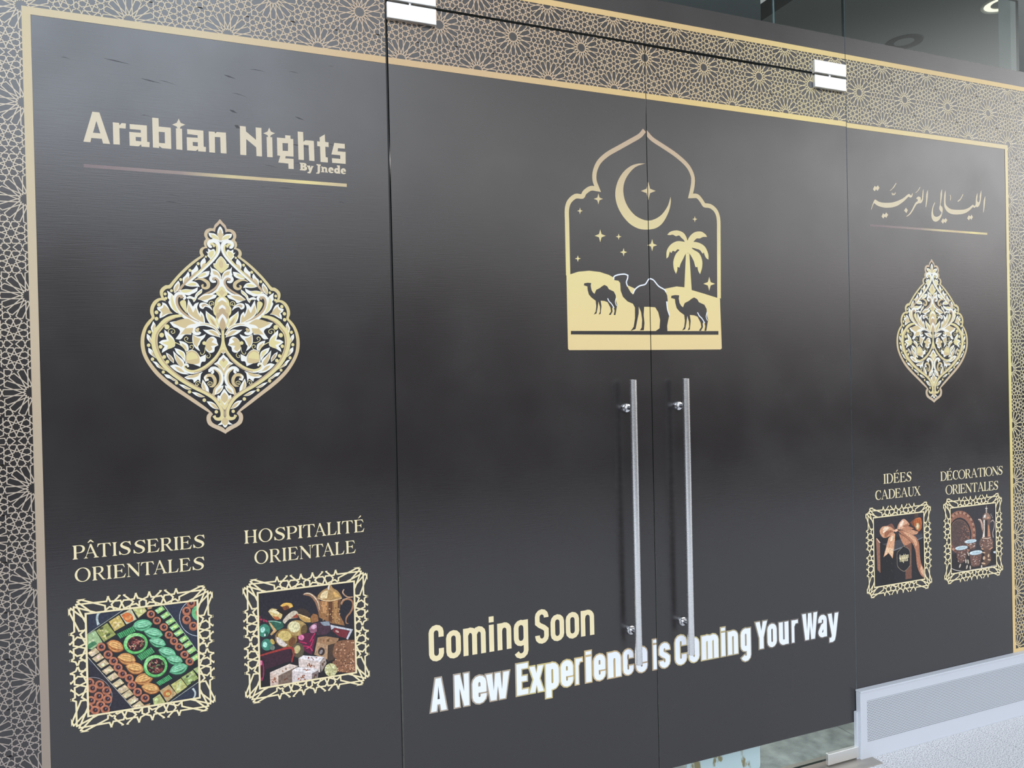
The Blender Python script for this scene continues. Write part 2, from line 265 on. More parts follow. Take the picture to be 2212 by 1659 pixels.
"heading_hospitality": """f0 5102 10958 123 0 0 8 -27 17 -5 51 0 227 5 51 27 17 0 7 -123 0 0 -7 26 -17 6 -51 0 -227 -6 -51 -26 -17
f0 5330 10958 122 0 0 8 -26 17 -5 51 0 227 5 51 26 17 0 7 -122 0 0 -7 26 -17 5 -51 0 -227 -5 -51 -26 -17
f0 5172 11138 210 0 0 17 -210 0
s0 5872 11149 -4 44 -15 41 -22 38 -31 31 -36 23 -41 15 -42 5 -43 -5 -41 -15 -36 -23 -30 -31 -23 -38 -14 -41 -5 -44 5 -43 14 -42 23 -37 30 -31 36 -24 41 -14 43 -5 42 5 41 14 36 24 31 31 22 37 15 42/5815 11158 -5 40 -12 37 -18 33 -23 27 -27 20 -29 11 -30 2 -30 -6 -27 -15 -25 -23 -19 -30 -15 -35 -7 -39 -2 -40 6 -39 12 -38 18 -33 22 -26 27 -20 29 -11 30 -3 30 7 28 15 24 23 20 30 14 35 8 38
k0 6193 11265 -27 38 -50 24 -54 -2 -54 -30 -25 -49 29 -45 73 -42 69 -42 27 -52 -27 -61 -57 -28 -58 -4 -51 21 -38 45;8 19 19 21 38 57 71 76 74 61 38 21 19 21 11
f0 6154 11329 54 8 16 -110 -14 0 -29 61
f0 5923 11083 13 0 45 -75 -20 -30 -38 7
f0 6261 10964 126 0 0 8 -27 17 -6 51 0 302 -93 0 0 -7 27 -17 6 -51 0 -227 -6 -51 -27 -17
s0 6333 11342 107 0 65 -15 43 -38 14 -53 -14 -53 -43 -41 -65 -13 -86 -2/6354 11327 69 0 46 -19 25 -30 9 -42 -12 -45 -29 -30 -39 -17 -69 -2
f0 6586 10966 131 0 0 8 -28 17 -5 51 0 226 5 51 28 17 0 8 -131 0 0 -8 28 -17 6 -51 0 -226 -6 -51 -28 -17
f0 6841 10967 120 0 0 7 -26 17 -5 51 0 303 -58 0 0 -303 -5 -51 -26 -17
f0 6730 11250 12 0 29 57 44 21 171 0 45 -21 29 -57 12 0 -17 95 -308 0
f0 7088 10987 11 0 114 321 -11 38
f0 7195 11354 36 0 126 -348 46 -30 0 -8 -123 0 0 8 25 19 -6 30 -104 295
f0 7046 10968 97 0 0 8 -32 19 -3 34 -20 -12 -13 -30 -29 -11
f0 7117 11099 163 0 -7 15 -151 0
f0 7420 10970 90 0 0 303 5 51 26 17 0 7 -121 0 0 -7 26 -17 5 -51 0 -227 -5 -51 -26 -17
f0 7489 10970 180 0 27 106 -12 0 -40 -68 -51 -21 -104 0
f0 7709 10972 118 0 0 7 -26 17 -5 51 0 227 5 51 26 17 0 8 -118 0 0 -8 25 -17 5 -51 0 -227 -5 -51 -25 -17
f0 7965 10973 115 0 0 7 -25 17 -4 51 0 302 -57 0 0 -302 -5 -51 -24 -17
f0 7857 11256 12 0 28 57 43 20 165 0 43 -20 28 -57 12 0 -17 94 -297 0
f0 8219 10974 90 0 0 378 -90 0 0 -7 26 -17 5 -51 0 -227 -5 -51 -26 -17
f0 8288 11352 187 0 28 -90 -12 0 -33 56 -45 17 -125 0
f0 8288 11182 83 0 42 10 14 32 10 0 0 -110 -10 0 -14 36 -42 15 -83 0
f0 8288 10974 208 0 31 106 -12 0 -43 -68 -59 -21 -125 0
f0 8343 11390 49 64 35 23 13 -23 -48 -41
s0 5741 10532 -5 44 -14 42 -22 38 -30 31 -36 24 -40 15 -42 5 -42 -5 -40 -15 -36 -24 -29 -31 -23 -38 -14 -42 -5 -44 5 -44 14 -42 23 -37 29 -32 36 -23 40 -15 42 -5 42 5 40 15 36 23 30 32 22 37 14 42/5684 10541 -5 40 -12 38 -18 33 -22 27 -26 20 -29 12 -29 2 -30 -7 -27 -15 -24 -23 -19 -30 -14 -36 -8 -38 -1 -41 5 -40 12 -37 18 -34 22 -27 26 -20 29 -11 30 -2 29 6 27 15 24 24 19 30 14 35 8 39
f0 5774 10345 122 0 0 8 -26 17 -6 51 0 305 -90 0 0 -7 26 -18 5 -51 0 -229 -5 -51 -26 -17
s0 5844 10726 104 0 55 -11 35 -35 11 -49 -14 -50 -35 -34 -52 -19 -84 -2/5864 10711 63 0 42 -15 21 -31 5 -34 -9 -42 -24 -31 -35 -17 -63 0
f0 5899 10536 63 -4 90 -149 52 -30 0 -8 -59 -4 -28 19
f0 6128 10348 119 0 0 7 -26 18 -5 51 0 229 5 51 26 17 0 8 -119 0 0 -8 25 -17 5 -51 0 -229 -5 -51 -25 -18
f0 6286 10349 89 0 0 381 -89 0 0 -7 25 -17 6 -52 0 -229 -6 -51 -25 -17
f0 6354 10730 184 0 27 -91 -12 0 -32 57 -44 17 -123 0
f0 6354 10559 82 0 41 9 13 33 11 0 0 -111 -11 0 -13 36 -41 16 -82 0
f0 6354 10349 204 0 31 107 -12 0 -42 -69 -58 -21 -123 0
f0 6620 10352 88 0 0 7 -34 19 -3 27 0 271 -14 19 0 -290 -3 -27 -34 -19
f0 6620 10733 67 0 236 -305 7 -84 -27 0 -222 297 -27 54 -34 30
f0 6916 10344 14 0 0 336 3 26 30 19 0 8 -87 0 0 -8 37 -19 3 -26
f0 7075 10355 117 0 0 7 -25 17 -5 52 0 305 -57 0 0 -305 -5 -52 -25 -17
f0 6967 10640 12 0 28 58 43 21 167 0 43 -21 28 -58 12 0 -17 96 -299 0
f0 7311 10376 11 0 115 324 -12 38
f0 7419 10746 36 0 127 -351 46 -30 0 -8 -124 0 0 8 26 19 -7 30 -104 298
f0 7268 10357 98 0 0 8 -32 19 -4 34 -19 -11 -13 -31 -30 -11
f0 7340 10489 164 0 -7 15 -152 0
f0 7641 10360 89 0 0 305 5 51 26 18 0 7 -120 0 0 -7 25 -18 5 -51 0 -229 -5 -51 -25 -17
f0 7709 10360 178 0 28 107 -12 0 -40 -69 -51 -21 -103 0
f0 7951 10362 88 0 0 382 -88 0 0 -8 25 -17 5 -52 0 -228 -5 -52 -25 -17
f0 8019 10744 183 0 27 -92 -12 0 -32 57 -44 18 -122 0
f0 8019 10572 81 0 41 10 14 32 10 0 0 -110 -10 0 -14 36 -41 15 -81 0
f0 8019 10362 203 0 31 107 -12 0 -42 -68 -58 -21 -122 0""",
"heading_gifts": """f0 29695 10871 131 0 0 8 -28 18 -5 53 0 239 5 53 28 18 0 8 -131 0 0 -8 28 -18 6 -53 0 -239 -6 -53 -28 -18
f0 29853 10871 97 0 0 397 -97 0 0 -7 28 -18 5 -54 0 -238 -5 -54 -28 -18
s0 29928 11268 112 0 90 -27 68 -68 30 -103 -30 -104 -68 -67 -90 -28 -112 0/29950 11251 75 0 68 -26 48 -64 19 -91 -19 -92 -48 -63 -68 -26 -75 0
f0 30254 10871 97 0 0 398 -97 0 0 -8 28 -18 6 -54 0 -238 -6 -54 -28 -18
f0 30329 11269 202 0 30 -95 -13 0 -35 59 -49 18 -135 0
f0 30329 11090 90 0 45 10 15 34 11 0 0 -115 -11 0 -15 37 -45 16 -90 0
f0 30329 10871 225 0 34 112 -14 0 -46 -72 -64 -22 -135 0
f0 30389 11309 52 67 38 24 15 -24 -53 -44
f0 30610 10872 98 0 0 397 -98 0 0 -8 28 -18 6 -53 0 -239 -6 -53 -28 -18
f0 30685 11269 203 0 30 -95 -14 0 -35 59 -49 18 -135 0
f0 30685 11090 90 0 45 10 15 34 11 0 0 -115 -11 0 -15 38 -45 16 -90 0
f0 30685 10872 225 0 34 111 -13 0 -47 -71 -64 -22 -135 0
k0 31229 11190 -26 40 -49 26 -53 -2 -52 -32 -25 -52 29 -47 71 -44 67 -44 27 -55 -27 -64 -56 -30 -56 -4 -49 22 -37 48;8 19 19 21 39 58 71 77 75 62 39 21 19 21 12
f0 31191 11258 53 8 15 -116 -13 0 -28 64
f0 30966 10999 13 0 44 -79 -19 -32 -38 8
k0 29527 10540 -29 38 -59 34 -73 -5 -73 -52 -29 -122 29 -115 73 -57 73 -8 66 27 40 53;7 19 19 34 56 67 56 34 19 19 7
f0 29490 10612 37 12 14 -115 -14 0 -29 61
f0 29603 10261 13 0 128 325 -13 38
f0 29724 10632 40 0 143 -352 51 -30 0 -8 -139 0 0 8 29 19 -7 30 -117 299
f0 29556 10242 110 0 0 8 -37 19 -4 34 -22 -11 -14 -31 -33 -11
f0 29636 10374 183 0 -7 15 -170 0
f0 29958 10243 95 0 0 382 -95 0 0 -8 27 -17 6 -51 0 -230 -6 -51 -27 -18
s0 30031 10625 109 0 88 -27 66 -65 29 -99 -29 -100 -66 -65 -88 -26 -109 0/30053 10608 73 0 65 -25 48 -61 18 -88 -18 -88 -48 -61 -65 -25 -73 0
f0 30323 10243 95 0 0 383 -95 0 0 -8 27 -17 6 -52 0 -229 -6 -52 -27 -17
f0 30396 10626 197 0 29 -92 -13 0 -34 57 -48 17 -131 0
f0 30396 10454 87 0 44 9 15 33 11 0 0 -111 -11 0 -15 36 -44 15 -87 0
f0 30396 10243 219 0 33 107 -13 0 -46 -68 -62 -21 -131 0
f0 30692 10263 12 0 128 325 -13 38
f0 30812 10634 40 0 143 -352 51 -31 0 -7 -139 0 0 7 29 20 -7 30 -117 298
f0 30644 10244 110 0 0 7 -37 20 -3 34 -22 -11 -15 -31 -33 -12
f0 30724 10376 183 0 -7 15 -170 0
f0 31046 10627 131 0 0 -8 -34 -19 -2 -241 22 -65 47 -30 55 3 51 39 22 68 0 215 -37 30 0 8 103 0 0 -8 -44 -23 -6 -222 -23 -84 -59 -46 -62 -11 -84 23 -44 73 -3 260 -4 15 -29 15
f0 31404 10627 131 0 0 -7 -29 -19 219 -325 51 -23 0 -8 -146 0 0 8 29 19 -219 325 -36 23
f0 31404 10245 87 0 0 8 -29 19 234 329 44 19 0 7 -88 0 0 -7 26 -19 -238 -329 -36 -19""",
"heading_decor": """f0 32948 10753 99 0 0 388 -99 0 0 -7 28 -18 6 -52 0 -233 -6 -53 -28 -17
s0 33024 11141 114 0 91 -27 69 -66 30 -101 -30 -101 -69 -66 -91 -27 -114 0/33047 11124 76 0 68 -25 50 -63 19 -89 -19 -89 -50 -62 -68 -26 -76 0
f0 33321 10754 99 0 0 389 -99 0 0 -8 28 -18 6 -52 0 -233 -6 -53 -28 -17
f0 33397 11143 206 0 30 -94 -13 0 -36 59 -50 17 -137 0
f0 33397 10968 91 0 46 9 15 33 12 0 0 -112 -12 0 -15 37 -46 15 -91 0
f0 33397 10754 228 0 35 109 -14 0 -47 -70 -65 -21 -137 0
f0 33458 11181 53 66 38 24 16 -24 -54 -42
k0 33991 11058 -30 39 -61 35 -77 -6 -76 -52 -30 -125 30 -116 76 -58 77 -8 68 27 42 54;8 19 19 35 58 69 58 35 19 19 8
f0 33953 11132 38 12 15 -117 -15 0 -30 62
s0 34448 10951 -5 45 -17 42 -25 39 -35 32 -41 24 -46 14 -48 6 -48 -6 -46 -14 -41 -24 -35 -32 -26 -39 -16 -42 -5 -45 5 -45 16 -43 26 -38 35 -32 41 -24 46 -15 48 -5 48 5 46 15 41 24 35 32 25 38 17 43/34383 10960 -6 41 -14 38 -20 34 -26 27 -30 21 -33 11 -34 3 -33 -7 -32 -16 -27 -23 -23 -31 -16 -36 -9 -39 -1 -42 6 -40 14 -39 20 -33 26 -28 30 -20 33 -12 34 -2 33 6 32 16 27 24 23 30 16 36 9 40
f0 34440 10758 134 0 0 8 -29 17 -6 53 0 310 -99 0 0 -8 29 -17 6 -52 0 -233 -6 -53 -29 -17
s0 34517 11146 114 0 61 -11 38 -35 11 -51 -15 -50 -38 -35 -57 -20 -92 -2/34539 11131 69 0 46 -16 22 -31 6 -35 -9 -43 -27 -31 -38 -17 -69 0
f0 34577 10952 69 -4 99 -151 57 -31 0 -8 -65 -4 -30 19
f0 34844 10778 13 0 134 331 -14 38
f0 34970 11155 42 0 148 -357 53 -31 0 -8 -144 0 0 8 30 19 -7 31 -122 303
f0 34794 10759 115 0 0 8 -38 19 -4 35 -23 -11 -15 -32 -35 -11
f0 34878 10893 191 0 -8 16 -177 0
f0 35330 10760 133 0 0 8 -29 18 -5 52 0 311 -65 0 0 -311 -6 -52 -28 -18
f0 35206 11052 13 0 32 58 50 21 190 0 50 -21 32 -58 14 0 -19 97 -343 0
f0 35579 10762 133 0 0 7 -28 18 -6 52 0 233 6 53 28 17 0 8 -133 0 0 -8 28 -17 6 -53 0 -233 -6 -52 -28 -18
s0 36139 10956 -6 45 -16 43 -26 38 -34 32 -41 24 -46 15 -48 5 -49 -5 -46 -15 -41 -24 -34 -32 -26 -38 -16 -43 -5 -45 5 -45 16 -42 26 -39 34 -32 41 -24 46 -15 49 -5 48 5 46 15 41 24 34 32 26 39 16 42/36074 10966 -7 40 -13 38 -20 34 -26 28 -30 20 -33 12 -34 2 -34 -6 -31 -16 -28 -24 -22 -30 -16 -36 -9 -40 -1 -41 6 -41 13 -38 21 -34 25 -28 30 -20 33 -11 34 -3 34 7 31 15 28 24 22 31 16 36 9 39
f0 36131 10763 99 0 0 8 -38 20 -4 27 0 276 -15 19 0 -295 -4 -27 -38 -20
f0 36131 11152 76 0 267 -311 7 -85 -30 0 -251 303 -31 54 -38 31
f0 36466 10756 15 0 0 341 4 28 34 19 0 8 -99 0 0 -8 42 -19 4 -28
k0 36778 11075 -26 39 -50 25 -53 -2 -53 -31 -25 -50 28 -47 73 -42 68 -43 27 -54 -27 -63 -57 -29 -57 -4 -49 22 -38 46;8 19 19 21 38 58 71 77 75 62 38 21 19 21 12
f0 36740 11141 54 8 15 -112 -13 0 -29 62
f0 36512 10889 13 0 44 -78 -19 -31 -38 8
s0 33654 10342 -5 46 -15 43 -25 40 -33 32 -40 25 -44 15 -47 5 -46 -5 -44 -15 -40 -25 -33 -32 -25 -40 -16 -43 -5 -46 5 -46 16 -43 25 -40 33 -32 40 -25 44 -15 46 -5 47 5 44 15 40 25 33 32 25 40 15 43/33592 10352 -6 41 -13 39 -20 35 -25 28 -29 20 -31 12 -33 3 -33 -7 -30 -16 -26 -24 -22 -31 -15 -37 -9 -40 -1 -43 6 -41 13 -39 19 -35 25 -28 29 -20 32 -12 33 -3 32 7 30 16 27 24 21 31 16 37 8 40
f0 33654 10140 129 0 0 8 -28 18 -5 54 0 317 -96 0 0 -8 28 -18 5 -54 0 -237 -5 -54 -28 -18
s0 33728 10537 110 0 58 -12 37 -36 11 -51 -15 -52 -36 -36 -55 -19 -88 -2/33750 10521 66 0 44 -16 22 -32 5 -35 -9 -44 -26 -32 -36 -18 -66 0
f0 33786 10338 66 -3 96 -155 55 -32 0 -8 -63 -4 -29 20
f0 34003 10137 128 0 0 8 -27 18 -6 54 0 237 6 54 27 18 0 8 -128 0 0 -8 27 -18 6 -54 0 -237 -6 -54 -27 -18
f0 34131 10136 95 0 0 397 -95 0 0 -8 28 -18 5 -54 0 -237 -5 -54 -28 -18
f0 34204 10533 199 0 29 -95 -13 0 -35 59 -47 18 -133 0
f0 34204 10354 89 0 44 10 14 34 11 0 0 -115 -11 0 -14 38 -44 15 -89 0
f0 34204 10136 221 0 33 111 -13 0 -46 -71 -62 -22 -133 0
f0 34454 10134 95 0 0 7 -36 20 -4 28 0 282 -15 19 0 -301 -3 -28 -37 -20
f0 34454 10530 73 0 257 -317 7 -87 -29 0 -242 309 -29 55 -37 32
f0 34777 10126 14 0 0 348 4 28 33 20 0 8 -95 0 0 -8 40 -20 4 -28
f0 34947 10130 129 0 0 8 -28 18 -5 54 0 317 -63 0 0 -317 -5 -54 -28 -18
f0 34828 10428 13 0 31 59 48 22 183 0 48 -22 31 -59 13 0 -19 99 -330 0
f0 35242 10147 13 0 129 337 -13 40
f0 35364 10532 40 0 143 -365 51 -32 0 -8 -139 0 0 8 29 20 -7 32 -117 309
f0 35195 10127 110 0 0 8 -37 20 -4 36 -22 -12 -14 -32 -33 -12
f0 35275 10264 184 0 -7 16 -171 0
f0 35598 10124 96 0 0 317 5 54 28 17 0 8 -129 0 0 -8 28 -17 5 -54 0 -238 -5 -53 -28 -18
f0 35672 10124 190 0 30 111 -13 0 -42 -71 -55 -22 -110 0
f0 35892 10121 95 0 0 397 -95 0 0 -8 27 -18 6 -53 0 -238 -6 -54 -27 -18
f0 35965 10518 198 0 29 -95 -12 0 -35 59 -48 18 -132 0
f0 35965 10339 88 0 44 10 15 34 11 0 0 -115 -11 0 -15 38 -44 16 -88 0
f0 35965 10121 220 0 33 111 -13 0 -46 -71 -62 -22 -132 0
k0 36471 10436 -25 40 -48 25 -51 -2 -52 -31 -24 -52 28 -48 70 -43 66 -44 25 -55 -25 -64 -55 -29 -55 -4 -48 21 -37 48;8 19 19 21 38 57 71 76 74 61 38 21 19 21 11
f0 36435 10503 51 8 15 -115 -13 0 -28 64
f0 36214 10246 13 0 42 -80 -18 -31 -37 8""",
"coming_soon": """j0 10856 7437 0 148 -21 81 -59 58 -80 22 -81 -22 -58 -58 -22 -81 0 -655 22 -80 58 -59 81 -21 80 21 59 59 21 80 0 149;168
K0 11418 7340 -21 80 -59 59 -80 21 -80 -21 -59 -59 -21 -80 0 -410 21 -80 59 -59 80 -21 80 21 59 59 21 80;168
j0 11665 6699 0 871;168
j0 11665 7352 74 128 75 20 74 -20 54 -54 20 -74 0 -653;168
j0 11962 7352 74 128 74 20 74 -20 54 -54 20 -74 0 -653;168
j0 12542 6699 0 871;168
j0 12542 7648 0 190;168
j0 12827 6699 0 871;168
j0 12827 7301 24 119 81 70 60 9 59 -13 50 -35 33 -51 11 -60 0 -641;168
K0 13744 7328 -23 86 -63 62 -85 23 -86 -23 -62 -62 -23 -86 0 -353 23 -85 62 -63 86 -22 85 22 63 63 23 85;168
j0 13744 7570 0 -1006 0 0 -28 -93 -74 -63 -96 -12 -87 41 -51 83;168
j0 14487 7543 0 40 -22 81 -59 59 -81 22 -80 -22 -60 -59 -21 -81 0 -205 89 -81 145 -81 89 -80 0 -206 -22 -81 -59 -59 -81 -21 -80 21 -60 59 -21 81 0 40;168
K0 15058 7333 -23 83 -60 61 -83 22 -83 -22 -60 -61 -23 -83 0 -399 23 -83 60 -60 83 -23 83 23 60 60 23 83;168
K0 15622 7331 -22 84 -61 61 -84 23 -83 -23 -62 -61 -22 -84 0 -396 22 -83 62 -61 83 -23 84 23 61 61 22 83;168
j0 15854 6698 0 871;168
j0 15854 7284 25 129 87 75 65 10 64 -14 53 -38 36 -55 13 -64 0 -629;168""",
"slogan": """f0 10468 5122 171 1026 176 0 171 -1026 -187 0 -26 205 -93 0 -26 -205/10691 5491 72 0 -36 431
f0 11255 5122 0 1025 182 0 135 -564 0 564 162 0 0 -1025 -172 0 -144 594 0 -594
j0 12009 5552 216 0 0 205 -19 69 -50 50 -69 19 -69 -19 -51 -50 -18 -69 0 -410 18 -69 51 -51 69 -18 69 18 50 51 19 69 0 58;200
f0 12317 5982 209 0 49 -560 56 560 177 0 57 -560 48 560 209 0 -145 -861 -201 0 -56 448 -57 -448 -201 0
j0 13463 5120 0 1025;171
j0 13377 6060 408 0;171
j0 13377 5643 367 0;171
j0 13377 5205 408 0;171
f0 13835 5981 192 0 61 -241 61 241 192 0 -142 -431 142 -430 -192 0 -61 241 -61 -241 -192 0 142 430
j0 14523 4853 0 1127;202
K0 14802 5752 -19 70 -51 51 -69 19 -70 -19 -51 -51 -19 -70 0 -405 19 -70 51 -51 70 -18 69 18 51 51 19 70;202
j0 15131 5549 206 0 0 216 -18 66 -48 48 -66 18 -65 -18 -48 -48 -18 -66 0 -432 18 -66 48 -48 65 -17 66 17 48 48 18 66 0 70;191
j0 15583 5118 0 861;108
j0 15583 5738 74 182 129 6;108
j0 16024 5118 0 861;210
j0 16024 6051 0 113;210
j0 16377 5548 201 0 0 221 -17 65 -47 47 -65 17 -64 -17 -47 -47 -17 -65 0 -442 17 -64 47 -47 64 -18 65 18 47 47 17 64 0 75;186
j0 16879 5117 0 861;214
j0 16879 5698 22 111 75 66 56 8 55 -12 46 -33 31 -47 11 -56 0 -618;214
j0 17695 5685 0 100 -16 59 -43 44 -60 16 -60 -16 -43 -44 -16 -59 0 -475 16 -60 43 -43 60 -16 60 16 43 43 16 60 0 100;173
j0 18045 5547 202 0 0 220 -17 64 -47 48 -65 17 -65 -17 -47 -48 -18 -64 0 -440 18 -65 47 -47 65 -17 65 17 47 47 17 65 0 73;187
j0 18665 5116 0 861;149
j0 18665 6049 0 112;149
j0 19192 5735 0 32 -18 65 -47 47 -64 17 -64 -17 -47 -47 -18 -65 0 -124 71 -65 116 -64 71 -64 0 -125 -18 -64 -47 -47 -64 -18 -64 18 -47 47 -18 64 0 32;186
j0 19892 5792 0 120 -19 69 -51 52 -70 18 -70 -18 -51 -52 -19 -69 0 -568 19 -70 51 -51 70 -19 70 19 51 51 19 70 0 120;202
K0 20441 5771 -17 63 -46 46 -63 17 -62 -17 -47 -46 -16 -63 0 -452 16 -63 47 -46 62 -17 63 17 46 46 17 63;182
j0 20747 5114 0 861;198
j0 20747 5760 67 111 67 18 67 -18 49 -49 17 -67 0 -641;198
j0 21014 5760 67 111 67 18 67 -18 49 -49 18 -67 0 -641;198
j0 21600 5113 0 862;183
j0 21600 6046 0 113;183
j0 21905 5113 0 861;194
j0 21905 5723 20 100 68 59 50 8 50 -12 42 -29 28 -43 9 -50 0 -643;194
K0 22755 5758 -18 66 -49 48 -66 18 -66 -18 -48 -48 -18 -66 0 -397 18 -66 48 -48 66 -18 66 18 49 48 18 66;192
j0 22755 5974 0 -984 0 0 -22 -73 -57 -48 -74 -10 -68 32 -40 64;192
f0 23081 6137 203 0 71 -348 71 348 202 0 -175 -615 0 -410 -197 0 0 410
K0 23984 5764 -18 64 -47 47 -64 17 -64 -17 -47 -47 -17 -64 0 -444 17 -64 47 -47 64 -17 64 17 47 47 18 64;186
j0 24552 5111 0 861;196
j0 24282 5972 0 -640 11 -55 33 -45 49 -28 56 -6 54 17;196
j0 24861 5111 0 861;133
j0 24861 5731 92 168 158 7;133
f0 25319 6135 197 0 46 -666 53 666 168 0 53 -666 46 666 198 0 -137 -1025 -191 0 -53 533 -53 -533 -190 0
j0 26460 5110 0 656 0 0 -22 71 -57 46 -73 6 -65 -35 -33 -66 -2 -110;182
j0 26460 5592 -126 -52 -118 -200 -7 -50 18 -48 40 -36 54 -17 56 6 83 87;182
f0 26608 5970 203 0 77 -516 71 516 197 0 -153 -904 -55 -164 -93 -60 -181 0 0 181 98 0 22 86""",
"slogan_edge": """c0 10468 5122 171 1026 176 0 171 -1026 -187 0 -26 205 -93 0 -26 -205;88
c0 11255 5122 0 1025 182 0 135 -564 0 564 162 0 0 -1025 -172 0 -144 594 0 -594;88
J0 12009 5552 216 0 0 205 -19 69 -50 50 -69 19 -69 -19 -51 -50 -18 -69 0 -410 18 -69 51 -51 69 -18 69 18 50 51 19 69 0 58;288
c0 12317 5982 209 0 49 -560 56 560 177 0 57 -560 48 560 209 0 -145 -861 -201 0 -56 448 -57 -448 -201 0;88
J0 13463 5120 0 1025;259
J0 13377 6060 408 0;259
J0 13377 5643 367 0;259
J0 13377 5205 408 0;259
c0 13835 5981 192 0 61 -241 61 241 192 0 -142 -431 142 -430 -192 0 -61 241 -61 -241 -192 0 142 430;88
J0 14523 4853 0 1127;289
K0 14802 5752 -19 70 -51 51 -69 19 -70 -19 -51 -51 -19 -70 0 -405 19 -70 51 -51 70 -18 69 18 51 51 19 70;289
J0 15131 5549 206 0 0 216 -18 66 -48 48 -66 18 -65 -18 -48 -48 -18 -66 0 -432 18 -66 48 -48 65 -17 66 17 48 48 18 66 0 70;278
J0 15583 5118 0 861;195
J0 15583 5738 74 182 129 6;195
J0 16024 5118 0 861;298
J0 16024 6051 0 113;298
J0 16377 5548 201 0 0 221 -17 65 -47 47 -65 17 -64 -17 -47 -47 -17 -65 0 -442 17 -64 47 -47 64 -18 65 18 47 47 17 64 0 75;274
J0 16879 5117 0 861;302
J0 16879 5698 22 111 75 66 56 8 55 -12 46 -33 31 -47 11 -56 0 -618;302
J0 17695 5685 0 100 -16 59 -43 44 -60 16 -60 -16 -43 -44 -16 -59 0 -475 16 -60 43 -43 60 -16 60 16 43 43 16 60 0 100;260
J0 18045 5547 202 0 0 220 -17 64 -47 48 -65 17 -65 -17 -47 -48 -18 -64 0 -440 18 -65 47 -47 65 -17 65 17 47 47 17 65 0 73;275
J0 18665 5116 0 861;237
J0 18665 6049 0 112;237
J0 19192 5735 0 32 -18 65 -47 47 -64 17 -64 -17 -47 -47 -18 -65 0 -124 71 -65 116 -64 71 -64 0 -125 -18 -64 -47 -47 -64 -18 -64 18 -47 47 -18 64 0 32;274
J0 19892 5792 0 120 -19 69 -51 52 -70 18 -70 -18 -51 -52 -19 -69 0 -568 19 -70 51 -51 70 -19 70 19 51 51 19 70 0 120;290
K0 20441 5771 -17 63 -46 46 -63 17 -62 -17 -47 -46 -16 -63 0 -452 16 -63 47 -46 62 -17 63 17 46 46 17 63;270
J0 20747 5114 0 861;285
J0 20747 5760 67 111 67 18 67 -18 49 -49 17 -67 0 -641;285
J0 21014 5760 67 111 67 18 67 -18 49 -49 18 -67 0 -641;285
J0 21600 5113 0 862;271
J0 21600 6046 0 113;271
J0 21905 5113 0 861;281
J0 21905 5723 20 100 68 59 50 8 50 -12 42 -29 28 -43 9 -50 0 -643;281
K0 22755 5758 -18 66 -49 48 -66 18 -66 -18 -48 -48 -18 -66 0 -397 18 -66 48 -48 66 -18 66 18 49 48 18 66;279
J0 22755 5974 0 -984 0 0 -22 -73 -57 -48 -74 -10 -68 32 -40 64;279
c0 23081 6137 203 0 71 -348 71 348 202 0 -175 -615 0 -410 -197 0 0 410;88
K0 23984 5764 -18 64 -47 47 -64 17 -64 -17 -47 -47 -17 -64 0 -444 17 -64 47 -47 64 -17 64 17 47 47 18 64;273
J0 24552 5111 0 861;284
J0 24282 5972 0 -640 11 -55 33 -45 49 -28 56 -6 54 17;284
J0 24861 5111 0 861;220
J0 24861 5731 92 168 158 7;220
c0 25319 6135 197 0 46 -666 53 666 168 0 53 -666 46 666 198 0 -137 -1025 -191 0 -53 533 -53 -533 -190 0;88
J0 26460 5110 0 656 0 0 -22 71 -57 46 -73 6 -65 -35 -33 -66 -2 -110;270
J0 26460 5592 -126 -52 -118 -200 -7 -50 18 -48 40 -36 54 -17 56 6 83 87;270
c0 26608 5970 203 0 77 -516 71 516 197 0 -153 -904 -55 -164 -93 -60 -181 0 0 181 98 0 22 86;88""",
"medallion_outline": """h5 4659 20191 -64 -89 -72 -79 -34 -93 -91 -4 -97 -47 -49 -87 -3 -94 33 -79 -41 -62 -11 -85 25 -74 -88 -32 -49 -77 -2 -85 20 -61 -123 -92 -159 -137 -157 -155 -140 -153 -139 -171 -105 -132 -84 -11 -94 -67 -52 -84 -2 -101 31 -97 -92 -21 -94 -69 -68 -111 -31 -111 0 -119 31 -106 -68 -78 -77 -101 -69 -135 -51 -165 -20 -152 1 -171 33 -191 73 -191 107 -192 150 -213 204 -215 258 -219 279 -211 263 -203 178 -133 139 -99 -53 -61 -20 -78 7 -98 43 -100 108 -83 126 -65 109 -64 100 -64""",
"medallion_ground": """h4 4659 20072 -40 -53 -63 -70 -19 -76 -7 -48 -64 25 -70 -13 -54 -59 -11 -76 34 -64 60 -35 -70 -31 -51 -59 -5 -66 24 -84 -70 -12 -53 -59 -2 -75 33 -73 -132 -109 -177 -156 -175 -174 -158 -172 -122 -161 -114 -160 -93 -15 -77 -63 -27 -84 15 -82 56 -119 -108 26 -85 -39 -77 -102 -41 -111 -2 -110 18 -119 -60 -83 -60 -92 -59 -83 -55 -152 -30 -172 -1 -171 27 -190 72 -192 100 -173 143 -194 187 -195 241 -208 279 -221 281 -223 213 -183 142 -162 -38 -58 -20 -68 25 -89 72 -72 117 -54 100 -54 69 -72""",
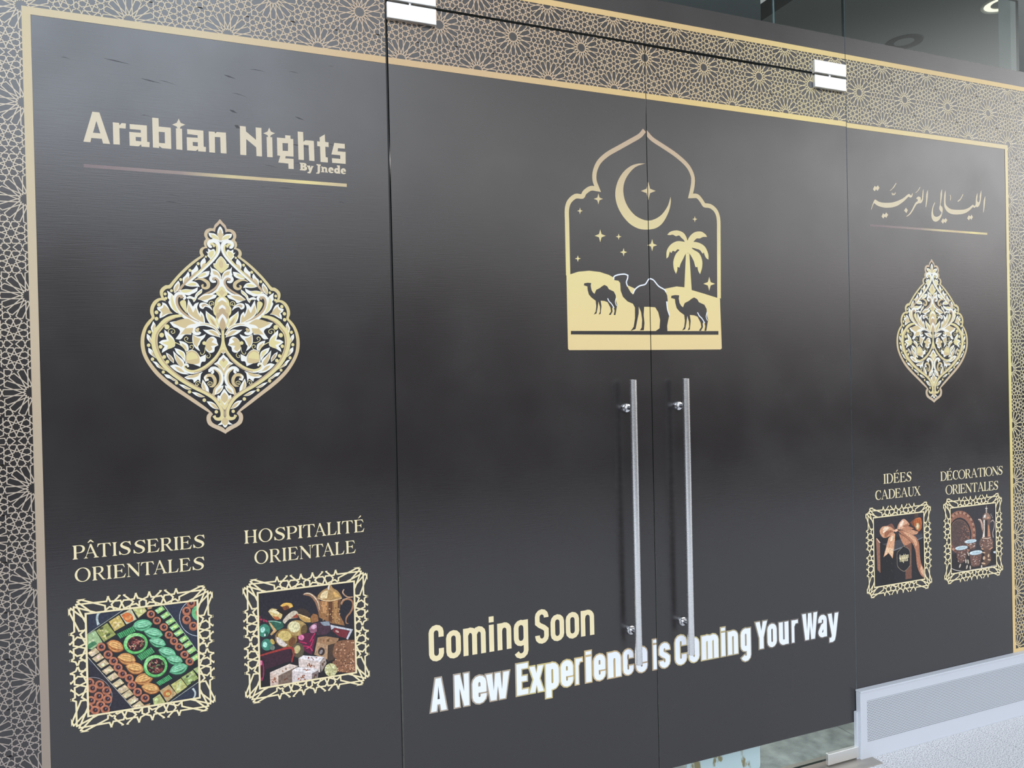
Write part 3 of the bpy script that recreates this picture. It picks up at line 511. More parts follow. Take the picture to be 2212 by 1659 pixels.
"medallion_leaves": """s0 4657 19993 -40 -69 -29 -115 34 -64 35 -216 53 220 10 67 -23 112
s0 4360 19798 78 -10 79 -11 69 -53 42 -73 29 -122 -57 54 -70 25 -69 16 -8 28 -44 16 -42 60
s1 4407 19752 88 -10 79 -45 73 -92 -95 21 -98 33
s2 4668 19915 -37 -66 -2 -53 -54 -14 32 -94 53 -104 57 109 -16 160
s0 4278 19268 60 -17 -6 103 78 -43 53 30 43 -17 16 -93 -46 -87 -81 -97 -51 63 -34 37 18 47
s1 4347 19227 90 68 59 -19 -22 -107 -71 -88 -48 61
s0 4239 19097 32 -102 -19 -76 -107 -126 -23 121 37 95
s2 4249 18946 -70 -45 -42 -139 120 110
s0 4026 18883 41 -102 -11 -66 -87 -49 -80 -96 4 149 52 40
s2 4057 18724 -109 -78 -61 -97 139 131
s0 3806 18689 36 -83 -23 -94 -79 -86 -70 -76 -5 148 61 67
s2 3810 18560 -88 -66 -46 -138 103 97
s0 3553 18430 35 -83 -14 -102 -79 -132 -52 -38 -22 129 36 103
s2 3548 18362 17 -72 -70 -149 -49 -53 3 136
s0 4035 18537 106 106 106 60 114 17 -20 -108 -80 -68 -140 -33
s1 4037 18539 120 99 89 35 28 -52 -119 -68
s0 3721 18314 122 96 120 3 85 -53 50 -93 -104 7 -120 -3 -103 16
s1 3756 18323 137 56 116 -18 -21 -53 -136 -14
s0 3546 18151 189 46 171 -9 140 69 -20 -104 -88 -67 -52 -20 -70 -43 -102 21 -84 54
s1 3617 18165 155 18 135 -11 -59 -44 -136 -34 -96 29
s0 4657 19151 -78 -88 -49 -77 -10 -57 -61 7 18 -94 78 -72 103 -101 100 107 82 79 19 86 -71 -2 -7 56 -48 74
s1 4656 19128 -68 -78 -52 -119 -70 -24 47 -105 146 -134 143 144 43 98 -70 30 -47 116
s2 4662 19042 -46 -76 -2 -96 42 -63 46 66 2 96
s0 4381 18858 51 -64 61 -17 87 -54 51 -74 30 -93 -3 -133 -47 112 -87 64 -88 -31 -60 54 20 95
s2 4436 18730 89 -18 87 -83 37 -148 -87 125 -89 19
s0 4157 18222 -11 -113 -106 -96 -54 -113 -54 -67 -49 93 -120 7 -16 37 86 39 120 -44 36 103 89 96
s1 4148 18183 -11 -63 -110 -87 -92 -182 -66 94 -77 9 154 -29 62 128 80 87
s0 4038 17919 142 134 157 23 201 -24 -46 -86 -106 -40 -71 -39 -36 -57 -70 18 -85 45
s2 4052 17925 159 99 237 22 -101 -83 -119 -56 -99 -8
s0 3259 18145 83 -54 82 -90 14 -148 46 -185 132 -165 -135 35 -116 110 -48 92 -32 91 27 56 -41 64 11 84
s1 3386 18042 33 -198 90 -250 74 -104 -169 134 -54 156 -15 146
s0 3126 17819 91 -35 65 -100 48 -111 58 -54 -110 -20 -120 -75 -101 -47 2 101 35 74 -73 54 -24 73 84 20 52 56
s2 3164 17757 93 -82 111 -145 -153 -33 -116 -74 31 104 -64 93 77 53
s1 3657 17893 67 -31 16 -157 5 -190 -75 105 -74 125 -17 94
s0 3788 17924 -20 -159 -22 -186 74 -130 152 -111 241 -92 -14 151 -32 112 -76 83 -20 -84 -24 75 -32 111 47 142 -96 -39 -62 -86 -58 112
s2 3794 17784 -22 -205 100 -129 186 -130 120 -55 -13 150 -50 93 -20 -94 -66 112 -48 168 -73 -151 -57 130
s0 4068 17751 37 67 104 11 103 -55 68 -74 33 -94 -85 74 -104 36 -54 -66 -77 27
s3 4119 17753 80 44 126 -62 -108 9 -60 -54
s0 4239 17604 102 -93 120 -93 51 -94 65 -225 -140 36 -136 150 -66 168
s1 4256 17555 116 -105 115 -169 55 -171 -136 85 -115 169
s3 4329 17413 96 -95 76 -160 -97 85
s1 4670 18035 -98 -49 -82 -96 -21 -132 -46 -95 23 -151 51 -65 -4 -161 153 -245 166 247 12 162 55 67 22 152 -43 95 -14 132 -78 94
s0 4669 17988 -72 -49 -64 -95 133 30 132 -26 -60 94
s2 4667 17903 -81 -53 -32 -72 -68 -67 -17 -123 83 -75 114 -17 98 20 90 77 -15 123 -65 65 -29 72
s0 4664 17780 -72 -58 -20 -76 89 20 92 -18 -16 76
s3 4662 17694 -63 -57 -29 -86 -62 -19 6 -114 69 -75 74 -56 76 58 73 76 11 114 -61 19 -25 85
s0 4667 17524 -73 -86 -47 -114 41 -132 68 -132 79 133 42 133 -42 114
s3 4664 17423 -63 -129 -13 -128 67 -128 73 129 -7 128
s1 4676 18300 -72 -76 -22 -86 -73 -6 51 -91 109 -51 121 56 42 93 -70 3 -18 85
s2 4673 18207 -71 -87 67 -106 82 109
s1 4304 19118 -6 -19 -15 -12 -19 -1 -14 11 -5 19 6 19 15 12 18 1 14 -11
s1 4109 18918 -8 -26 -20 -16 -24 -1 -19 15 -7 25 8 25 20 16 24 1 19 -15
s1 3892 18723 -8 -25 -20 -16 -24 -1 -19 15 -6 25 8 25 19 16 24 0 19 -14
s1 3652 18459 -8 -25 -20 -16 -24 -1 -19 15 -6 25 8 24 19 16 24 1 19 -15
s1 3408 18145 -7 -24 -19 -15 -22 0 -18 14 -6 23 7 23 19 15 22 1 18 -14
s1 3248 18052 -8 -24 -19 -16 -24 0 -18 14 -7 25 8 24 19 16 24 0 18 -14
s1 3262 17933 -8 -25 -19 -16 -24 0 -18 15 -7 24 8 25 19 15 24 1 18 -15
s1 3094 17749 -9 -29 -23 -19 -28 0 -22 17 -8 30 9 29 23 19 28 0 22 -18
s1 3029 17542 -9 -31 -24 -19 -29 0 -23 18 -9 31 10 30 24 20 29 0 23 -19
s1 3025 17367 -9 -30 -24 -19 -29 -1 -23 19 -9 30 10 31 24 19 29 0 23 -18
s1 2841 17003 -9 -28 -22 -17 -27 0 -21 17 -7 28 9 28 22 17 26 0 21 -17
s1 2810 16641 -9 -28 -22 -17 -26 0 -21 17 -8 28 9 28 22 17 26 0 21 -18
s1 2896 16258 -9 -28 -22 -17 -27 0 -21 18 -7 28 9 28 21 17 27 -1 21 -17
s1 3153 15899 -8 -25 -21 -15 -24 0 -19 16 -7 26 8 25 20 16 24 -1 20 -16
s1 3485 15598 -9 -30 -23 -17 -29 0 -22 19 -8 30 9 29 23 18 29 -1 22 -19
s1 3808 15339 -9 -28 -23 -17 -27 1 -22 18 -8 29 10 28 22 17 28 -1 21 -18
s1 4186 15094 -9 -30 -24 -17 -29 1 -24 19 -8 30 10 30 24 17 29 -1 23 -19
s1 4490 14754 -10 -29 -23 -17 -28 1 -22 19 -8 29 9 28 23 17 28 -1 23 -18
s1 3297 17145 -13 -41 -33 -25 -39 -1 -31 25 -11 41 13 41 32 26 39 0 31 -25
s1 3156 16918 -12 -39 -30 -23 -37 0 -29 23 -10 39 12 38 30 23 37 0 29 -23
s1 3111 16597 -10 -30 -24 -19 -29 0 -23 19 -9 31 10 30 24 19 29 0 23 -19
s1 3193 16316 -10 -31 -24 -18 -29 0 -23 19 -9 31 10 30 24 19 30 0 23 -19
s1 3272 16182 -10 -30 -24 -19 -29 1 -23 19 -9 31 10 30 24 19 30 -1 23 -19
s0 2894 17300 58 -105 -29 -134 -62 -77 -31 134 27 76
s2 2924 17225 14 -86 -52 -119 -17 97
s0 2731 16955 76 -66 32 -115 14 -124 -67 86 -58 95
s2 2787 16883 40 -108 23 -108 -67 86
s0 2757 16574 93 -67 32 -96 66 -135 -102 78 -84 96
s2 2827 16500 47 -87 62 -120 -92 88
s0 2851 16201 95 -20 85 -97 170 -157 -138 60 -103 59 -33 58
s2 2950 16134 96 -66 145 -132 -146 67
s0 3129 15842 122 -21 86 -69 139 -100 -106 2 -86 60 -87 31
s2 3256 15791 98 -67 118 -75 -119 25
s0 3483 15565 132 -32 88 -51 123 -71 -125 -6 -105 60
s2 3603 15511 99 -47 120 -58 -141 15
s0 3815 15333 117 -13 106 -51 125 -82 -127 -6 -124 62
s2 3918 15295 121 -44 121 -65 -143 11
s0 4196 15058 127 -13 108 -83 88 -141 -127 25 -108 82
s2 4271 15018 143 -60 101 -137 -123 49
s0 3303 17274 102 -134 105 -38 51 -97 -119 -193 132 -10 109 126 161 0 40 195 111 117 -230 115 -250 -41
s2 3370 17259 201 88 202 24 199 -130 -204 -56 -207 -264 61 22 222 22 54 154 -252 -1
s0 4144 17075 118 -10 145 11 126 -88 71 -138 -128 39 -145 39 -107 69
s2 4278 17045 123 0 122 -88 60 -89 -143 55
s0 3167 17071 111 -105 103 -116 49 -135 -20 -116 -142 -57 -177 -114 19 96 55 77 -146 115 98 67 105 10 -49 153
s1 3227 16934 127 -108 80 -131 -66 -120 -160 -53 42 108 -156 77 179 53
s0 3529 16763 114 -29 105 -78 24 -136 -46 -58 -86 117 -70 58
s2 3580 16708 118 -88 37 -132 -98 99
s0 3409 16561 123 -39 122 -79 33 -116 -21 -155 -103 156 -104 97
s1 3484 16496 139 -67 46 -176 -108 111
s0 3725 16443 127 67 124 -69 87 -138 146 77 -13 -195 -100 -19 -40 -136 -142 61 -142 60 -98 -18
s2 3724 16419 123 76 140 -78 57 -155 -23 -132 -163 -20 -160 68
s1 3727 16371 123 76 110 -67 48 -111 -163 -31 -122 -21
s0 3372 16484 120 -136 139 -137 15 -97 -56 -116 -103 118 -84 175
s2 3410 16412 136 -176 77 -132 -62 -87 -106 177
s0 3196 16437 103 -68 85 -117 -2 -115 -103 97 -68 116
s3 3229 16393 78 -55 66 -121 -11 -54 -87 99
s0 3283 16071 133 36 140 -69 68 -118 140 -99 -177 22 -157 81 -87 78
s2 3401 16050 138 -46 117 -133 -159 57
s0 4217 16713 75 117 111 49 90 -68 16 -79 34 -99 -93 -58 -21 -118 -110 -38 -107 79
s2 4221 16710 106 132 102 -33 -64 -89 163 -78 -186 -32 39 -89 -84 -66 -90 111
s1 4224 16693 -7 -26 -19 -19 -24 -7 -25 7 -17 19 -6 27 7 26 19 19 24 7 24 -7 18 -19
s0 3880 16947 106 -58 109 0 128 59 -39 -98 -93 -98 -38 -97 -37 -58 50 -137 -106 78 -69 118 -23 136
s2 3887 16928 99 -77 101 -33 -63 -111 -44 -132 -79 111
s0 4677 16623 -44 -89 -21 -88 60 -60 62 59 -16 89
s2 4675 16533 -33 -83 30 -44 37 44
s0 4672 16376 -44 -59 -57 -58 -38 -78 -112 -68 127 -80 80 -110 46 -129 55 127 77 108 122 77 -100 71 -45 80 -63 60
s1 4672 16271 -74 -66 -33 -66 107 -169 112 166 -36 67
s3 4669 16285 -39 -66 36 -68 47 67
s2 4481 16117 112 -72 80 -164 97 161 107 70 -109 -166 -94 -166 -93 169
s0 4111 15677 79 -119 69 -139 7 -118 -117 62 -78 120
s2 4115 15616 58 -157 18 -111 -100 113
s0 4655 15498 -84 -28 -94 -96 -58 -136 111 36 94 116
s2 4618 15452 -127 -97 -44 -99 105 75
s0 4676 15399 -72 -107 -49 -97 -54 31 6 -128 80 -141 92 -151 92 145 77 136 3 129 -56 -28 -53 100
s1 4507 15163 81 -91 84 -148 100 142 73 87 -71 -177 -98 -175 -90 181
s2 4673 15298 -77 -99 4 -100 74 -103 82 98 -2 101
s0 3638 15746 126 55 161 17 200 74 -56 -77 -23 -214 -52 79 -110 -95 -34 98 -125 3
s2 3668 15750 162 52 205 62 -43 -87 -143 -52
s0 4680 14598 -76 -76 -20 -58 -93 -65 92 -8 46 12 17 -60 34 -41 34 38 26 58 45 -16 84 0 -91 74 -17 60
s2 4679 14593 -75 -86 19 -90 55 -58 59 53 23 89""",
"medallion_vines": """k0 4438 19406 -52 7 -30 65 33 63 79 32 87 -24 51 -88 2 -132 -43 -125 -91 -135 -126 -146 -161 -166 -177 -174 -167 -154 -122 -115;60 80 95 100 105 110 110 105 100 95 90 85 80 75 60
k1 4490 19399 -2 57 -51 35 -46 -21;50 70 60 40
k1 4545 19477 29 -112 -35 -134 -91 -135 -126 -156 -160 -165 -177 -174 -176 -164;40 50 52 50 48 45 40 30
k3 4056 18697 -176 -165 -176 -182 -175 -227;15 55 60 75
k2 3964 18451 122 46 121 -30 102 -82 8 -99 -64 -52 -72 17 -22 55 36 29;20 55 80 95 90 75 60 50 40
k0 4520 18429 -87 -3 -48 65 30 72 74 21 104 -44 47 -117 -13 -114 -68 -115 -116 -88 -106 -40;50 70 80 85 90 90 90 85 75 55 30
k3 4469 18465 -8 47 53 11 63 -64 3 -95 -73 -115 -125 -97 -203 -117 -141 -106;50 60 55 55 60 60 55 50 25
k0 3673 17903 36 62 -50 74 -97 35 -75 -57 -28 -108 14 -148 64 -166 112 -129 152 -110 187 -77 207 -55 173 -56 121 -69;50 65 80 90 100 105 105 105 100 95 85 80 75 60
k3 3626 17940 -12 61 -68 -2 -44 -80 5 -139 65 -148 116 -128 165 -111 205 -95;70 75 60 60 62 65 62 55 30
k1 4434 17757 16 66 -48 47 -62 -24 -10 -62 43 -28 36 29 -17 37;18
k1 3632 17462 -221 -36 -205 -112 -154 -186 -104 -144 -36 -191 9 -191 56 -192 100 -212 161 -213 206 -197 244 -189 246 -162 250 -143 214 -163 133 -182 70 -170 2 -148 -63 -77 -100 5 -57 61 40 28;60 100 135 150 160 160 155 150 145 135 125 115 105 100 100 105 110 110 100 80 60 40
k3 3478 17408 -222 -113 -163 -166 -108 -164 -33 -172 13 -191 59 -192 96 -203 162 -204 198 -187 244 -189 247 -161 250 -144 214 -163 142 -202 66 -180 0 -158;20 35 40 40 40 40 40 40 40 40 38 36 34 34 36 36 36
k1 4656 17106 15 -296 -56 -276 -134 -235 -187 -194 -203 -144 -218 -64 -159 41 -79 79 11 58 71 9 25 -59;60 70 80 90 95 100 90 80 70 60 55 40
k0 4089 15903 -217 -49 -160 36 -100 98 16 97 89 18 38 -68;10 35 50 60 55 50 35
k3 4623 16495 -125 -226 -187 -194 -203 -140 -217 -58;15 35 42 40 25
k0 4079 17006 -37 -45 -86 0 -61 84 47 113 124 59 181 1 198 -77 160 -216;60 75 85 95 100 95 85 75 50
k2 4025 17010 -35 51 56 47;60 75 50
k2 4084 17225 181 -3 189 -87 142 -196;15 30 35 25
k1 3430 16715 140 -78 104 -116 49 -175 -41 -233;22
k1 3875 16714 -90 -6 -93 45 -25 68 51 49 43 -39 -28 -49;17
k1 3843 16500 55 78 -34 58 -54 -13 -7 -49 36 -6;17
k1 4066 16440 20 -59 51 0 47 78 12 117;17
k1 4283 16419 44 -59 -29 -75 -60 -3 -8 49 33 10;17
k1 3278 16966 -12 77 68 54 83 -34 8 -74 -59 -29 -31 44 36 29;17
k1 4054 15561 -43 56 -69 -18 -20 -64 50 -30 28 38 -27 24;17
k1 4343 15515 11 69 -63 27 -52 -44 22 -56 46 15 -17 40;17
k0 4342 15839 41 39 -21 59 -63 -5 -7 -53;60 65 65 70 60
k0 4293 15909 61 73 101 -1 107 -100 52 -155 -32 -177 -132 -154 -67 -156;70 80 90 100 100 95 85 80
k2 4418 15956 116 -100 39 -149 -37 -157 -122 -154 -32 -176;25 45 52 50 50 60
k2 4265 15678 -69 -18 -17 71 71 57 109 -12 67 -105 -3 -118 -57 -74 -87 -11;65 75 80 85 90 90 80 60 20
k0 4265 15670 -69 -24 -29 79 56 68;40 45 45 20""",
"picture0": """f0 930 9729 3047 -22 -76 -3224 -2998 237
f1 899 8387 1396 -1229 -12 -501 -1380 63
f2 1105 8974 886 488 225 64 760 -26 889 -1509 -17 -748 -786 -456 -663 12 -247 -4 -1060 1586
k3 1096 8946 896 553;15
k3 2964 9501 878 -1494;15
k4 1083 8395 1069 -1607;15
k3 3062 6787 762 448;15
f5 1105 8944 196 94 166 -346 -264 -156 -106 66
f6 1190 8767 4 -31 -23 -32 -32 -7 -17 22 10 35 31 22
f7 1237 8778 -5 -26 -30 -26 -32 -7 -10 17 19 29 35 19
f8 1269 8913 -18 6 -22 29 -8 29 10 8 22 -19 17 -32
f9 1242 8753 -3 -28 -26 -22 -30 0 -11 22 15 27 32 13
f10 1266 8751 -2 -30 -25 -17 -29 8 -11 27 16 26 29 6
f11 1242 8740 -19 1 -22 23 -9 27 12 11 23 -13 17 -28
f6 1254 8794 15 -24 -7 -22 -22 -3 -21 19 -5 26 16 14
f12 1239 8646 -12 -23 -29 -3 -24 19 -1 27 23 15 30 -9
f13 1263 8769 -14 -13 -29 4 -21 18 3 18 24 5 27 -12
s14 1108 8624 56 90 109 33 63 -72 -110 -69 -109 -45
f15 1323 9023 265 172 201 -340 -289 -155
f16 1618 8963 -7 -21 -23 -8 -22 11 -4 21 17 17 25 -2
f17 1449 9026 -1 -17 -16 -18 -20 -4 -8 12 10 19 20 12
f18 1566 8846 -19 -21 -46 -6 -40 12 -2 23 36 15 48 -4
f19 1586 8973 -19 -18 -23 7 -10 26 10 26 23 7 19 -18
f20 1553 8990 3 -31 -22 -31 -31 -9 -17 21 11 34 29 22
f21 1573 9007 -5 -30 -34 -32 -36 -9 -13 20 21 34 39 23
f22 1565 8759 -21 3 -18 25 -2 27 15 10 22 -15 11 -29
f23 1594 8936 -16 -3 -19 15 -6 22 10 12 20 -7 13 -20
f24 1502 8993 -12 -13 -20 3 -13 17 4 17 17 5 18 -11
f25 1560 8839 -20 -15 -27 10 -13 28 10 25 27 3 22 -21
e26 16 1450 9066 44 17 10 -28
e26 16 1602 8870 54 27 14 -30
f27 1628 9226 250 139 137 -294 -257 -124
f28 1887 9072 -25 4 -30 31 -13 36 13 13 30 -19 24 -37
f29 1935 9172 -12 -27 -39 -14 -35 12 -6 27 28 22 41 1
f30 1815 9010 -20 6 -25 29 -12 32 11 9 25 -20 20 -34
f31 1885 9051 -22 5 -33 31 -19 34 10 11 30 -20 29 -36
f32 1822 9110 1 -28 -23 -41 -28 -24 -13 12 12 38 28 36
f33 1842 9182 -17 -10 -37 2 -30 13 1 14 30 4 37 -9
f34 1875 9277 -11 -11 -25 0 -19 11 0 13 20 6 24 -6
f35 1865 9156 -19 -12 -45 -5 -37 7 -1 13 35 10 45 -2
f36 1790 9190 -9 -21 -31 -14 -30 2 -6 18 22 19 34 7
f37 1900 9374 270 126 128 -306 -249 -103
f38 2223 9282 -15 -24 -42 -10 -36 11 -5 24 32 19 43 0
f39 2121 9187 -22 8 -24 35 -8 35 14 9 25 -24 18 -38
f40 2208 9220 -17 -19 -29 4 -19 26 6 27 26 8 26 -17
f41 2132 9280 -27 1 -21 28 1 32 22 14 27 -16 11 -34
s42 1933 9357 146 55 120 -104 9 -127 -113 -46 -88 75
e43 16 2098 9260 82 31 19 -53
f44 2193 9509 292 -2 65 -122 -207 -160
f45 2455 9414 -14 -25 -29 -2 -22 23 2 30 24 15 28 -12
f46 2303 9478 -2 -18 -18 -20 -21 -7 -8 11 11 21 22 15
f47 2504 9368 -25 -9 -32 19 -14 33 14 22 31 -6 26 -29
f48 2415 9334 -8 -23 -32 -34 -32 -18 -8 10 22 32 36 29
f49 2435 9364 -15 -9 -19 9 -9 20 8 16 19 0 16 -16
f50 2337 9396 -21 0 -36 22 -24 28 6 13 32 -13 33 -27
f51 2564 9489 148 13 -47 -69 -91 -13
f52 2744 9376 179 103 80 -113 -177 -97
e53 8 2881 9378 52 26 15 -33
f54 2848 9367 -5 -25 -29 -19 -30 0 -10 20 19 25 33 11
f52 2877 9206 180 102 80 -113 -177 -97
e53 8 3015 9207 52 26 16 -33
f54 2982 9196 -5 -25 -29 -19 -31 0 -9 21 19 25 32 10
f52 2999 9024 181 101 81 -113 -179 -97
e53 8 3138 9024 53 26 15 -33
f54 3104 9014 -5 -25 -28 -20 -31 1 -10 20 19 25 33 11
f52 3099 8856 181 102 82 -114 -179 -97
e53 8 3239 8856 53 25 16 -33
f54 3205 8846 -5 -25 -29 -19 -31 0 -10 21 19 25 33 10
f52 3199 8676 182 101 82 -114 -180 -97
e53 8 3339 8676 53 25 16 -33
f54 3305 8665 -5 -25 -29 -19 -31 1 -9 20 19 25 33 10
f52 3323 8491 183 101 82 -115 -181 -96
e53 8 3464 8490 53 25 16 -33
f54 3430 8480 -6 -25 -29 -19 -31 1 -9 20 19 25 33 10
f52 3413 8324 183 100 82 -115 -181 -96
e53 8 3554 8323 53 25 16 -34
f54 3519 8313 -5 -26 -29 -19 -31 1 -10 21 19 25 34 10
f52 3514 8141 184 100 83 -116 -182 -95
e53 8 3655 8140 54 25 16 -34
f54 3621 8130 -5 -26 -29 -19 -32 1 -9 21 19 25 33 10
f52 3615 7932 185 100 83 -117 -183 -94
e53 8 3757 7930 54 25 16 -34
f54 3723 7920 -6 -25 -29 -19 -31 1 -10 21 19 25 34 10
e55 16 2650 9283 104 -14 -3 -110
e56 16 2651 9288 97 -13 -2 -100
e57 16 2650 9283 73 -10 -2 -72
e58 10 2655 9287 51 -28 -18 -50
e59 6 2664 9296 10 -9 -16 -23
e55 16 2794 9086 105 -15 -3 -110
e56 16 2794 9091 98 -14 -2 -100
e57 16 2794 9086 73 -11 -2 -72
e58 10 2799 9090 51 -28 -19 -50
e59 6 2808 9099 10 -9 -16 -23
e55 16 2962 8884 105 -15 -3 -111
e56 16 2962 8889 98 -14 -2 -100
e57 16 2962 8884 74 -11 -2 -72
e58 10 2966 8888 51 -29 -19 -50
e59 6 2976 8897 10 -10 -16 -23
e55 16 3083 8650 106 -16 -3 -111
e56 16 3083 8655 99 -15 -2 -101
e57 16 3083 8650 74 -11 -2 -73
e58 10 3088 8654 51 -28 -19 -50
e59 6 3097 8663 10 -10 -16 -23
e55 16 3206 8458 106 -16 -3 -111
e56 16 3206 8463 99 -15 -2 -101
e57 16 3206 8458 75 -11 -2 -73
e58 10 3211 8462 51 -29 -19 -50
e59 6 3220 8471 10 -10 -16 -23
e55 16 3330 8280 107 -17 -3 -111
e56 16 3330 8285 100 -15 -2 -101
e57 16 3330 8280 75 -12 -2 -73
e58 10 3335 8285 52 -29 -19 -50
e59 6 3344 8294 10 -10 -16 -23
e55 16 3465 8041 107 -17 -3 -112
e56 16 3465 8046 100 -16 -2 -101
e57 16 3465 8041 75 -12 -2 -73
e58 10 3470 8046 52 -30 -19 -50
e59 6 3479 8054 10 -10 -16 -23
e55 16 3589 7828 108 -18 -3 -112
e56 16 3589 7834 100 -16 -2 -101
e57 16 3589 7828 76 -12 -2 -73
e58 10 3594 7833 52 -29 -19 -51
e59 6 3604 7842 10 -10 -17 -23
e55 16 1432 8574 108 -17 -3 -117
e56 16 1432 8579 101 -16 -2 -106
e57 16 1432 8574 76 -12 -2 -76
e58 10 1436 8578 52 -30 -19 -53
e59 6 1445 8587 11 -10 -17 -24
e55 16 1590 8339 109 -17 -3 -118
e56 16 1590 8344 102 -16 -2 -106
e57 16 1590 8339 76 -12 -2 -77
e58 10 1594 8343 53 -31 -19 -53
e59 6 1603 8352 10 -10 -17 -24
e55 16 1713 8145 110 -18 -3 -118
e56 16 1713 8150 102 -17 -3 -107
e57 16 1713 8145 77 -12 -2 -77
e58 10 1717 8150 53 -31 -19 -53
e59 6 1726 8158 10 -10 -17 -24
e55 16 1819 7954 110 -18 -3 -118
e56 16 1819 7959 102 -17 -3 -107
e57 16 1819 7954 77 -13 -2 -77
e58 10 1823 7958 53 -31 -19 -53
e59 6 1832 7966 11 -10 -17 -24
e55 16 1918 7763 110 -19 -3 -118
e56 16 1918 7768 103 -17 -2 -107
e57 16 1918 7763 77 -13 -2 -77
e58 10 1923 7767 53 -31 -19 -53
e59 6 1932 7776 10 -10 -17 -24
e55 16 2082 7622 111 -19 -3 -119
e56 16 2082 7627 103 -18 -3 -107
e57 16 2082 7622 78 -13 -2 -77
e58 10 2086 7626 54 -32 -20 -53
e59 6 2096 7635 11 -10 -17 -24
e55 16 2140 7424 111 -19 -3 -119
e56 16 2140 7429 104 -18 -2 -107
e57 16 2140 7424 78 -13 -2 -77
e58 10 2144 7428 54 -32 -20 -53
e59 6 2154 7437 11 -11 -17 -24
e55 16 2274 7212 112 -20 -3 -119
e56 16 2274 7218 104 -18 -2 -108
e57 16 2274 7212 78 -14 -2 -78
e58 10 2278 7217 54 -32 -20 -53
e59 6 2288 7225 11 -11 -17 -24
e55 16 2454 7016 113 -20 -3 -119
e56 16 2454 7021 105 -19 -3 -108
e57 16 2454 7016 79 -14 -2 -78
e58 10 2459 7020 55 -32 -20 -53
e59 6 2468 7029 11 -11 -18 -24
f60 1104 8460 191 118 96 -138 -188 -94
f61 1268 8367 -27 8 -33 42 -13 44 16 13 33 -28 26 -47
f62 1272 8405 -6 -27 -28 -14 -29 8 -8 25 19 23 32 4
f63 1280 8420 -2 -22 -24 -23 -26 -5 -10 16 15 25 27 15
f64 1268 8475 6 -30 -18 -33 -29 -11 -18 20 6 34 27 24
f65 1228 8452 -15 -28 -38 -7 -33 18 -3 29 29 20 39 -6
f66 1230 8470 -12 -18 -35 -15 -32 0 -5 14 26 19 37 8
f60 1208 8296 191 118 97 -140 -189 -93
f67 1412 8332 -12 -10 -21 4 -14 15 4 16 17 4 20 -11
f68 1372 8290 -15 -11 -22 7 -12 21 6 17 20 2 19 -15
f69 1377 8243 -23 4 -19 27 -1 31 18 10 24 -18 11 -32
f70 1410 8281 -16 -21 -27 4 -18 25 5 28 24 9 25 -15
f71 1402 8276 -30 7 -33 43 -12 45 18 14 35 -27 25 -49
f72 1356 8348 7 -25 -13 -27 -23 -10 -16 15 3 29 20 21
f60 1323 8117 192 117 98 -139 -191 -93
f73 1516 8089 -23 -6 -46 11 -36 20 2 14 38 -2 46 -17
f74 1483 8043 -19 13 -24 40 -11 37 10 7 24 -30 20 -43
f75 1542 8103 -22 14 -24 44 -9 41 14 7 25 -32 18 -47
f76 1500 8079 -16 -23 -37 -3 -31 18 -1 27 29 15 38 -9
f77 1414 8137 2 -17 -11 -23 -17 -10 -10 10 5 22 15 18
f78 1499 8127 -6 -21 -25 -12 -26 6 -6 20 18 18 28 4
f60 1434 7926 193 117 98 -141 -191 -92
f40 1581 7902 7 -24 -12 -23 -22 -4 -16 18 2 26 19 15
f79 1584 7906 -6 -18 -23 -11 -23 3 -6 15 17 16 25 5
f80 1569 7888 -27 -5 -43 25 -26 37 10 20 39 -11 38 -34
f75 1591 7977 -3 -21 -23 -23 -25 -6 -10 15 14 24 27 16
f81 1654 7884 -28 -5 -42 25 -25 37 10 21 39 -12 37 -34
f82 1614 7900 -16 -6 -22 11 -12 21 7 15 21 -4 19 -18
f60 1543 7734 194 116 98 -141 -192 -91
f83 1709 7713 -7 -23 -19 -6 -18 17 -3 26 15 17 20 -6
f65 1729 7669 -25 14 -26 46 -7 44 16 8 28 -33 19 -50
f84 1685 7758 -6 -21 -23 -10 -23 7 -6 19 16 18 26 2
f85 1699 7803 4 -25 -17 -27 -25 -8 -15 17 8 29 23 19
f86 1665 7773 0 -27 -21 -41 -27 -23 -13 10 12 38 27 36
f87 1713 7652 -25 7 -25 36 -4 37 19 11 28 -24 16 -40
f60 1665 7539 195 116 99 -142 -193 -91
f88 1895 7599 -5 -28 -27 -18 -31 6 -10 26 18 25 32 6
f89 1893 7572 -23 -16 -39 11 -27 29 6 25 34 3 37 -22
f90 1833 7489 -8 -17 -24 -6 -21 10 -3 18 17 13 25 -2
f91 1902 7501 -17 3 -12 18 2 20 13 7 16 -12 6 -21
f66 1814 7499 -8 -28 -35 -19 -35 5 -9 24 23 26 39 8
f92 1832 7523 -5 -21 -20 -9 -21 9 -6 22 14 17 23 0
f60 1780 7357 196 116 99 -143 -194 -90
f93 1948 7368 -10 -25 -38 -20 -36 0 -8 20 27 25 41 11
f94 2000 7434 1 -21 -17 -18 -22 -2 -10 17 9 22 21 11
f95 1921 7342 -21 4 -31 28 -19 31 9 11 29 -18 27 -33
f96 1892 7375 -13 -17 -33 -2 -26 16 -1 20 26 10 32 -7
f97 1968 7329 -15 1 -14 16 -3 19 10 9 16 -10 10 -19
f98 1937 7343 -18 -14 -40 2 -31 17 0 19 32 7 39 -11
f60 1883 7202 196 115 100 -143 -195 -90
f74 2082 7207 -13 -26 -40 -10 -36 14 -5 26 29 20 42 -1
f99 2036 7189 -12 -23 -23 -1 -18 21 2 28 19 12 23 -11
f100 2056 7121 -24 9 -35 38 -21 39 10 10 33 -26 31 -42
f65 2063 7132 -15 -8 -30 5 -23 15 1 13 25 1 30 -11
f101 2035 7144 -19 -15 -37 5 -28 21 2 21 30 6 37 -14
